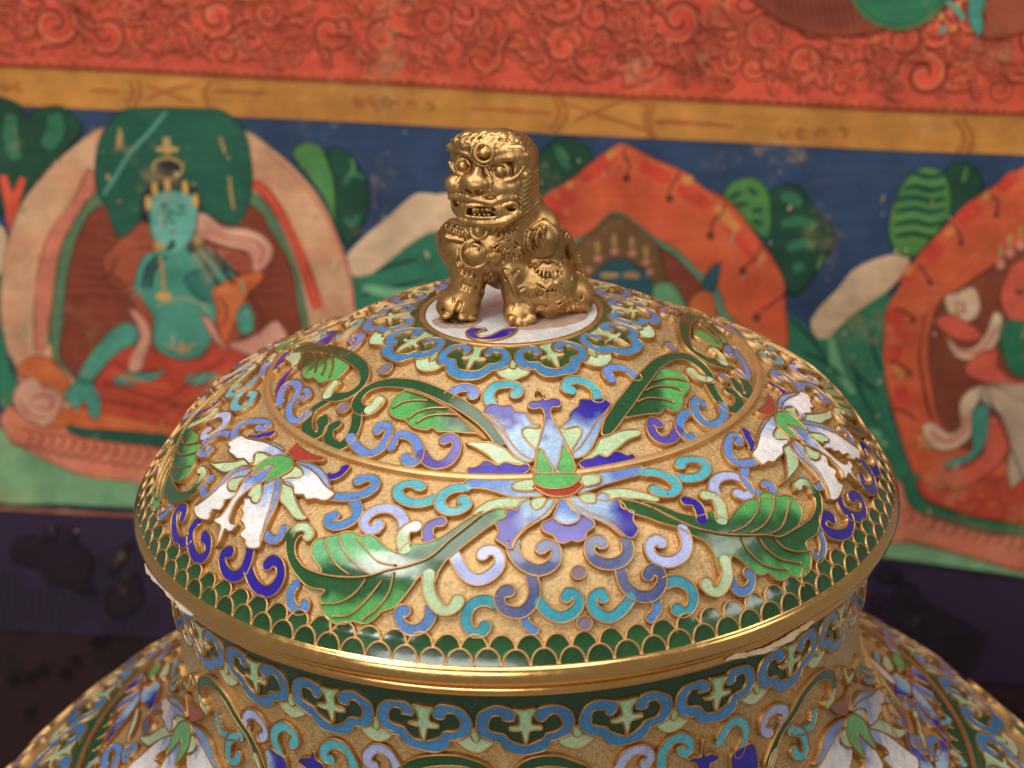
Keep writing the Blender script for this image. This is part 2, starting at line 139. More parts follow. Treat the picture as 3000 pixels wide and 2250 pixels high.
('s','scroll','s',[(2.93,1.0032),(3.96,1.0251),(5.61,1.0378),(7.37,1.0292),(8.41,1.0083),(8.02,0.9906),(7.0,0.9848),(6.64,0.9934)],'cyan2',2,0.027,'M'),
('s','scroll','s',[(15.66,1.0149),(14.31,1.0351),(12.41,1.0493),(10.77,1.0377),(10.07,1.0166),(10.44,0.998),(11.61,0.9933),(11.82,1.0034)],'cyan2',2,0.027,'M'),
('s','scroll','s',[(-12.48,1.0176),(-12.39,1.0407),(-13.31,1.0617),(-14.85,1.0704),(-16.34,1.0585),(-16.88,1.0375),(-16.08,1.0294)],'blue2',1,0.027,'M'),
('s','scroll','s',[(0.61,1.0357),(0.92,1.05),(1.84,1.0622)],'blue2',1,0.022,'M'),
('s','scroll','s',[(-13.23,0.9461),(-13.05,0.9755),(-12.13,1.0026),(-10.7,1.0202),(-9.38,1.0162),(-8.65,0.9992)],'pale',3,0.029,'M'),
('s','scroll','s',[(27.09,0.8849),(26.6,0.9221),(25.19,0.9446),(23.11,0.9528),(21.43,0.9443),(20.47,0.9256),(20.65,0.9029),(22.06,0.8937),(22.61,0.9029)],'lav',1,0.028,'M'),
('s','scroll','s',[(31.48,0.985),(31.11,1.0136),(29.75,1.0362),(28.53,1.044),(27.48,1.033),(27.3,1.0201)],'pale',3,0.029,'M'),
('s','scroll','s',[(31.57,1.0283),(31.75,1.0517),(32.8,1.0626),(34.22,1.0578),(34.96,1.0387),(34.59,1.027)],'blue2',1,0.024,'M'),
('s','scroll','s',[(51.09,1.0229),(50.66,1.0493),(49.44,1.0675),(48.21,1.072),(48.22,1.0587)],'blue2',1,0.022,'M'),
('s','scroll','s',[(21.09,0.9971),(22.97,0.9959),(24.48,1.0127),(25.01,1.0375),(24.17,1.0628),(22.91,1.0695),(22.02,1.0578)],'cyan2',1,0.027,'M'),
('s','scroll','s',[(19.33,1.0275),(19.26,1.0488),(18.13,1.0649)],'blue2',1,0.024,'M'),
('s','scroll','s',[(-33.66,1.0214),(-34.08,1.0407),(-33.49,1.0658),(-32.05,1.0763),(-31.15,1.0679),(-31.2,1.0589)],'blue2',1,0.025,'M'),
('leaf_outer_left','leaf_blade','p',[(-33.26,0.9285),(-33.11,0.9126),(-31.69,0.8991),(-30.01,0.8865),(-28.62,0.8726),(-27.09,0.87),(-25.55,0.8754),(-24.45,0.8673),(-22.69,0.8752),(-20.77,0.8932),(-19.38,0.9001),(-18.65,0.9011),(-18.33,0.8911),(-17.7,0.8758),(-16.1,0.873),(-14.33,0.8682),(-12.35,0.8492),(-10.4,0.8222),(-8.15,0.7926),(-6.1,0.7738),(-6.25,0.7846),(-8.54,0.819),(-11.02,0.8579),(-13.46,0.902),(-16.53,0.9268),(-19.69,0.9441),(-22.06,0.9622),(-24.28,0.9726),(-25.85,0.9759),(-27.84,0.9803),(-29.92,0.9826),(-30.17,0.9718),(-31.33,0.9611),(-32.71,0.9451)],('dgreen','lgreen2',[(-29.8,0.9881),(-24.28,0.9726),(-19.69,0.9441),(-13.46,0.902),(-6.15,0.7824)],0.055),2,0,'M'),
('leaf_outer_left','leaf_blade','p',[(-37.24,0.9573),(-38.13,0.9361),(-38.24,0.9105),(-37.55,0.8911),(-35.96,0.88),(-34.34,0.8877),(-33.7,0.9046),(-34.5,0.9143),(-35.73,0.9085),(-36.33,0.9186),(-36.12,0.9401),(-35.06,0.9604),(-33.17,0.9769),(-31.02,0.9822),(-27.81,0.9814),(-24.26,0.9737),(-22.04,0.9633),(-19.67,0.9452),(-16.51,0.928),(-13.44,0.9032),(-11.0,0.8592),(-8.53,0.8204),(-6.24,0.786),(-4.78,0.7706),(-3.25,0.7626),(-2.12,0.7699),(-1.88,0.7885),(-3.77,0.8069),(-5.75,0.8295),(-8.86,0.8738),(-10.72,0.9034),(-11.92,0.9371),(-12.09,0.9601),(-12.8,0.9536),(-13.8,0.9464),(-14.68,0.9522),(-16.35,0.9971),(-17.55,1.0243),(-19.42,1.0393),(-20.22,1.0583),(-21.54,1.0722),(-23.42,1.0707),(-24.43,1.0809),(-26.11,1.0834),(-27.65,1.0722),(-28.57,1.0527),(-29.14,1.0318),(-28.64,1.0163),(-30.45,1.0184),(-32.02,1.0156),(-34.21,0.9987),(-35.84,0.9817)],('dgreen','lgreen',[(-38.11,0.9132),(-37.03,0.9564),(-34.57,0.9765),(-30.86,0.9889),(-24.11,0.9819),(-19.5,0.9564),(-13.39,0.9076),(-6.08,0.7931)],0.075),1,0,'M'),
('leaf_outer_left','stem_tip','s',[(-37.97,0.9224),(-37.61,0.9009),(-36.07,0.8891),(-34.76,0.8955),(-34.51,0.9078)],('dgreen','pale',(-37.97,0.9224),(-36.87,0.8943)),3,0.024,'M'),
('leaf_outer_left','vein','v',[(-31.5,0.9043),(-29.63,0.934),(-27.5,0.9571),(-25.12,0.971)],'gold',3,0,'M'),
('leaf_outer_left','vein','v',[(-29.44,0.8895),(-27.35,0.9204),(-24.83,0.9447),(-22.06,0.9622)],'gold',3,0,'M'),
('leaf_outer_left','vein','v',[(-26.41,0.8807),(-24.09,0.9046),(-21.47,0.9286),(-18.42,0.9315)],'gold',3,0,'M'),
('leaf_outer_left','vein','v',[(-28.67,1.0467),(-25.85,1.0352),(-23.72,1.0064),(-22.53,0.9697)],'gold',3,0,'M'),
('leaf_outer_left','vein','v',[(-26.52,1.0689),(-24.15,1.0588),(-22.11,1.0246),(-20.01,0.9675)],'gold',3,0,'M'),
('leaf_outer_left','vein','v',[(-21.99,1.062),(-20.12,1.0342),(-18.72,0.993),(-18.57,0.9472)],'gold',3,0,'M'),
('leaf_outer_left','vein','v',[(-35.06,0.9604),(-33.17,0.9769),(-31.02,0.9822),(-27.82,0.9812),(-24.27,0.9732),(-22.05,0.9628),(-19.68,0.9446),(-16.52,0.9274),(-13.45,0.9026),(-11.01,0.8586),(-8.53,0.8197),(-6.24,0.7853)],'gold',3,0,'M'),
('leaf_outer_right','leaf_blade','p',[(22.49,0.7923),(23.82,0.7961),(25.69,0.8113),(28.09,0.8432),(29.68,0.858),(31.57,0.8658),(33.51,0.8623),(34.06,0.8777),(34.79,0.8892),(35.52,0.8957),(37.8,0.8826),(40.81,0.8703),(42.65,0.8747),(43.54,0.879),(44.58,0.8699),(46.5,0.8796),(47.37,0.895),(49.08,0.9045),(50.07,0.9241),(50.05,0.9491),(49.22,0.9643),(47.65,0.9778),(45.52,0.9811),(42.62,0.9801),(40.79,0.965),(37.33,0.9467),(34.26,0.9298),(31.41,0.91),(28.82,0.8852),(25.77,0.8411),(23.8,0.81)],('dgreen','lgreen',[(22.49,0.7923),(29.05,0.8793),(34.48,0.9243),(40.96,0.9612),(45.9,0.9736)],0.075),2,0,'M'),
('leaf_outer_right','leaf_blade','p',[(19.2,0.7706),(21.74,0.786),(23.78,0.8106),(25.72,0.8424),(28.78,0.8864),(31.37,0.9111),(34.21,0.9309),(37.29,0.9477),(40.74,0.9661),(42.57,0.9811),(45.46,0.9823),(47.7,0.983),(51.28,0.9794),(53.8,0.9602),(54.91,0.9323),(54.52,0.9103),(53.06,0.9115),(51.9,0.9111),(51.86,0.8983),(53.13,0.8872),(55.07,0.8913),(56.24,0.9143),(56.13,0.9477),(54.92,0.975),(52.6,1.0),(50.49,1.0189),(48.67,1.02),(47.14,1.0238),(47.17,1.0455),(46.89,1.0628),(45.62,1.0829),(43.88,1.0886),(42.54,1.0829),(41.66,1.0699),(40.4,1.0763),(38.78,1.064),(38.13,1.0448),(36.51,1.0422),(35.48,1.0285),(34.72,1.0062),(33.87,0.9877),(33.08,0.9773),(32.48,0.9896),(31.39,1.0113),(30.14,1.0175),(30.15,0.9911),(30.28,0.9557),(29.67,0.9257),(28.08,0.9056),(26.69,0.8799),(24.08,0.8562),(22.43,0.8369),(19.79,0.8104),(19.34,0.7861)],('dgreen','lgreen',[(19.55,0.7792),(28.39,0.8969),(34.04,0.9352),(40.39,0.974),(43.31,0.9968),(47.24,0.9916),(51.57,0.9864),(54.92,0.9644),(56.01,0.9165)],0.085),1,0,'M'),
('leaf_outer_right','stem_tip','s',[(55.19,0.941),(55.22,0.9154),(54.06,0.8989),(52.69,0.9023)],('dgreen','pale',(55.21,0.9337),(54.26,0.9076)),3,0.024,'M'),
('leaf_outer_right','vein','v',[(43.39,0.8812),(41.26,0.9063),(37.85,0.9248),(34.35,0.9276)],'gold',3,0,'M'),
('leaf_outer_right','vein','v',[(46.44,0.8928),(43.92,0.9218),(40.82,0.9408),(37.42,0.9446)],'gold',3,0,'M'),
('leaf_outer_right','vein','v',[(48.69,0.9187),(46.34,0.9435),(43.69,0.9637),(40.89,0.964)],'gold',3,0,'M'),
('leaf_outer_right','vein','v',[(35.88,0.9448),(36.07,0.9795),(37.29,1.0167),(39.1,1.0379),(41.41,1.054)],'gold',3,0,'M'),
('leaf_outer_right','vein','v',[(38.85,0.96),(39.4,0.9936),(41.0,1.0277),(44.35,1.0562)],'gold',3,0,'M'),
('leaf_outer_right','vein','v',[(41.54,0.9778),(42.55,1.0081),(44.76,1.0312),(47.4,1.0438)],'gold',3,0,'M'),
('leaf_outer_right','vein','v',[(23.8,0.81),(25.75,0.8418),(28.8,0.8858),(31.39,0.9106),(34.23,0.9303),(37.31,0.9472),(40.76,0.9655),(42.6,0.9806),(45.48,0.9818),(47.67,0.9822)],'gold',3,0,'M'),
('white_lotus','calyx','p',[(-53.38,0.6949),(-50.6,0.7005),(-46.73,0.7028),(-43.18,0.6988),(-42.87,0.7071),(-45.12,0.7203),(-47.63,0.7314),(-49.64,0.7359),(-52.43,0.7265),(-53.24,0.7111)],'red',2,0,'W'),
('white_lotus','bud_leaf','p',[(-54.08,0.8349),(-55.02,0.8145),(-55.37,0.788),(-54.67,0.7626),(-52.96,0.7457),(-50.64,0.7385),(-48.67,0.7455),(-47.39,0.7654),(-47.9,0.7871),(-48.85,0.8058),(-50.11,0.8277),(-52.04,0.7776),(-52.8,0.7986),(-53.43,0.8208)],'lgreen',4,0,'W'),
('white_lotus','heart_petal','p',[(-52.03,0.7778),(-53.27,0.7983),(-54.51,0.827),(-54.67,0.8457),(-53.76,0.8712),(-53.23,0.9032),(-53.13,0.9284),(-53.21,0.9482),(-54.15,0.9626),(-53.71,0.969),(-51.91,0.9681),(-51.56,0.9802),(-51.16,0.9974),(-50.71,1.0172),(-50.5,0.9935),(-50.7,0.9692),(-49.7,0.97),(-48.98,0.9636),(-48.94,0.9468),(-50.11,0.9501),(-51.18,0.9411),(-51.97,0.9139),(-52.15,0.8886),(-51.65,0.8594),(-50.97,0.8372),(-50.42,0.8243)],('peri','white',(-52.58,0.8208),(-52.01,0.8993)),4,0,'W'),
('white_lotus','petal','p',[(-68.11,0.8131),(-68.17,0.7964),(-67.71,0.773),(-65.73,0.7673),(-63.08,0.7551),(-59.82,0.7409),(-55.89,0.7339),(-52.38,0.7348),(-53.06,0.7448),(-55.0,0.76),(-57.5,0.764),(-59.09,0.7755),(-58.58,0.7866),(-57.05,0.7998),(-57.64,0.8088),(-60.0,0.8071),(-61.27,0.8178),(-63.47,0.8195),(-65.46,0.8218),(-66.33,0.8126)],('white','peri2',(-61.36,0.7722),(-53.78,0.7388)),3,0,'W'),
('white_lotus','petal_fold','p',[(-65.71,0.7655),(-62.66,0.7464),(-58.52,0.7306),(-55.49,0.7253),(-53.17,0.7301),(-52.33,0.7345),(-55.89,0.7339),(-59.82,0.7409),(-63.08,0.7551)],'peri2',3,0,'W'),
('white_lotus','sepal','p',[(-68.19,0.8733),(-65.52,0.8653),(-63.56,0.8455),(-61.02,0.8232),(-60.0,0.8071),(-57.64,0.8088),(-57.05,0.7998),(-58.58,0.7866),(-59.09,0.7755),(-57.5,0.764),(-55.2,0.7603),(-55.63,0.7898),(-55.98,0.8064),(-57.98,0.8217),(-59.68,0.848),(-61.1,0.8646),(-63.85,0.8711),(-66.61,0.8752)],'pale',2,0,'W'),
('white_lotus','petal','p',[(-55.66,0.809),(-57.16,0.8242),(-58.24,0.8511),(-58.4,0.8741),(-58.77,0.9094),(-59.7,0.9431),(-61.03,0.972),(-60.52,0.9807),(-58.85,0.9861),(-56.59,0.9804),(-55.54,0.9714),(-56.12,0.9579),(-56.06,0.9469),(-54.55,0.9408),(-54.45,0.9258),(-55.0,0.9146),(-53.96,0.9041),(-53.59,0.8902),(-54.11,0.8816),(-55.81,0.889),(-57.02,0.8811),(-57.63,0.8642),(-56.35,0.8508),(-55.64,0.837),(-55.64,0.819)],('white','peri2',(-56.39,0.9009),(-56.4,0.8423)),3,0,'W'),
('white_lotus','petal_fold','p',[(-55.93,0.8048),(-58.19,0.8201),(-59.46,0.8457),(-59.49,0.8734),(-59.54,0.9069),(-60.08,0.9394),(-60.82,0.9687),(-59.64,0.9438),(-58.72,0.9098),(-58.35,0.8745),(-58.18,0.8516),(-57.1,0.8247),(-55.6,0.8095)],('peri','peri2',(-57.97,0.8218),(-59.97,0.9405)),3,0,'W'),
('white_lotus','sepal','p',[(-56.95,0.8826),(-57.49,0.8654),(-56.18,0.8483),(-55.15,0.8424),(-54.96,0.8626),(-54.22,0.8783),(-55.06,0.8879),(-56.09,0.8877)],'pale',4,0,'W'),
('white_lotus','petal','p',[(-48.84,0.806),(-47.38,0.8229),(-45.87,0.8509),(-44.47,0.8852),(-43.5,0.9224),(-42.71,0.9513),(-42.17,0.9676),(-43.16,0.9788),(-44.79,0.9809),(-45.48,0.9687),(-46.82,0.9662),(-47.22,0.9554),(-46.87,0.9443),(-47.98,0.9363),(-48.74,0.9337),(-48.87,0.9171),(-50.09,0.9098),(-50.2,0.8964),(-51.14,0.887),(-50.17,0.8763),(-49.3,0.8827),(-48.04,0.8809),(-48.01,0.8632),(-49.09,0.8456),(-49.75,0.8287)],('peri2','white',(-48.59,0.8301),(-46.94,0.9061)),3,0,'W'),
('white_lotus','petal_fold','p',[(-48.9,0.8011),(-47.56,0.7984),(-45.91,0.8228),(-44.28,0.8539),(-43.43,0.887),(-42.99,0.9198),(-42.62,0.9444),(-42.2,0.963),(-42.95,0.946),(-43.45,0.9221),(-44.42,0.885),(-45.83,0.8507),(-47.33,0.8226)],('peri','peri2',(-47.61,0.8116),(-43.27,0.9212)),3,0,'W'),
('white_lotus','sepal','p',[(-51.06,0.8659),(-51.52,0.8398),(-50.73,0.8314),(-49.09,0.8456),(-48.01,0.8632),(-47.88,0.8808),(-49.14,0.8825),(-49.93,0.8748),(-50.65,0.8773)],'pale',4,0,'W'),
('white_lotus','sepal','p',[(-46.88,0.8031),(-45.42,0.7991),(-43.73,0.8034),(-42.18,0.8231),(-40.22,0.8407),(-38.13,0.8572),(-36.82,0.8641),(-37.53,0.8752),(-39.11,0.8764),(-41.35,0.8623),(-43.44,0.8533),(-44.38,0.8466),(-45.72,0.8217)],'pale',2,0,'W'),
('white_lotus','petal','p',[(-47.85,0.75),(-46.69,0.7435),(-43.93,0.7432),(-40.73,0.7534),(-38.05,0.7696),(-36.19,0.7779),(-34.78,0.784),(-35.12,0.8051),(-36.38,0.8131),(-37.82,0.8129),(-39.25,0.8235),(-40.48,0.8135),(-42.17,0.8208),(-43.85,0.8063),(-45.93,0.806),(-46.94,0.7981),(-46.04,0.7873),(-44.32,0.778),(-44.06,0.7649),(-45.76,0.7519)],('peri2','white',(-45.78,0.7431),(-41.35,0.7725)),3,0,'W'),
('white_lotus','petal_fold','p',[(-48.36,0.7446),(-47.0,0.7339),(-44.5,0.7275),(-41.68,0.7312),(-39.45,0.7424),(-37.23,0.7619),(-36.21,0.776),(-38.05,0.7696),(-40.73,0.7534),(-43.93,0.7432),(-46.69,0.7435)],('peri','peri2',(-46.58,0.7384),(-38.85,0.7524)),3,0,'W'),
('white_lotus','sepal','p',[(-48.13,0.7561),(-47.85,0.75),(-45.76,0.7519),(-44.06,0.7649),(-44.32,0.778),(-46.04,0.7873),(-46.94,0.7981),(-48.25,0.7979),(-47.68,0.7769)],'pale',2,0,'W'),
('s','scroll','s',[(-39.2,0.7447),(-37.71,0.7356),(-36.95,0.7199),(-37.09,0.7062)],'deep',1,0.024,'W'),
('s','scroll','s',[(-65.85,0.7667),(-64.6,0.7509),(-63.77,0.7333),(-62.28,0.7155)],'deep',1,0.024,'W'),
('s','scroll','s',[(-35.81,0.7923),(-33.31,0.7861),(-30.83,0.775),(-28.94,0.7569),(-28.29,0.7332),(-29.11,0.715),(-31.02,0.7158),(-32.25,0.7293)],'blue2',1,0.027,'W'),
('s','scroll','s',[(-30.76,0.7854),(-28.78,0.809),(-28.5,0.8355),(-29.57,0.8533),(-31.07,0.8647),(-32.59,0.8627),(-33.09,0.8467),(-32.32,0.8408)],'blue2',1,0.027,'W'),
('s','scroll','s',[(-71.92,0.7939),(-73.97,0.8172),(-74.52,0.8492),(-73.75,0.8734),(-72.03,0.8827),(-70.44,0.8696),(-71.08,0.8568)],'peri',1,0.026,'W'),
('s','scroll','s',[(-68.24,0.7943),(-71.41,0.7804),(-72.44,0.7602),(-71.5,0.7346),(-68.81,0.7115),(-66.5,0.7033),(-65.49,0.7124),(-66.87,0.7262)],'peri',1,0.026,'W'),
('s','scroll','s',[(-44.0,0.9847),(-43.55,1.0117),(-43.74,1.0387),(-44.89,1.0562),(-46.86,1.0558),(-48.43,1.04),(-48.9,1.0208),(-47.77,1.0103)],'deep',1,0.029,'W'),
('s','scroll','s',[(-42.87,1.025),(-40.93,1.0499),(-38.55,1.0597),(-37.04,1.0438),(-36.56,1.0145),(-37.48,0.9902),(-38.92,0.9856),(-39.65,0.9986)],'deep',1,0.029,'W'),
('s','scroll','s',[(-58.42,0.9918),(-58.86,1.0199),(-57.64,1.0449),(-55.39,1.0632),(-53.46,1.0623),(-52.51,1.0383),(-53.52,1.0166),(-54.96,1.0126)],'deep',1,0.028,'W'),
('s','scroll','s',[(-58.21,1.0356),(-58.83,1.0547),(-60.92,1.0651),(-63.47,1.054),(-65.48,1.0297),(-65.45,1.006),(-63.88,0.9965),(-62.98,1.0128)],'deep',1,0.028,'W'),
('s','scroll','s',[(-42.15,0.9388),(-40.7,0.9422),(-39.71,0.931),(-39.8,0.9103)],'peri',1,0.024,'W'),
('s','scroll','s',[(-62.84,0.8982),(-63.24,0.9136),(-62.27,0.9294),(-60.65,0.935)],'peri',1,0.024,'W'),
('s','scroll','s',[(-84.75,0.6881),(-83.71,0.7271),(-86.44,0.7638),(-90.99,0.7986),(-93.75,0.7986),(-92.82,0.7737),(-90.59,0.7508)],'cyan',1,0.026,'X'),
('disc','curl','p',[(-37.87,0.1863),(-39.8,0.1681),(-39.22,0.1483),(-31.48,0.144),(-25.86,0.1458),(-30.08,0.166),(-29.34,0.1851),(-23.94,0.1962),(-17.92,0.1841),(-13.15,0.1578),(-7.47,0.133),(2.72,0.125),(6.15,0.1305),(-0.5,0.1696),(-7.3,0.1937),(-14.46,0.2087),(-20.52,0.2138),(-26.77,0.2122),(-31.92,0.2028)],'deep',3,0,'D'),
]
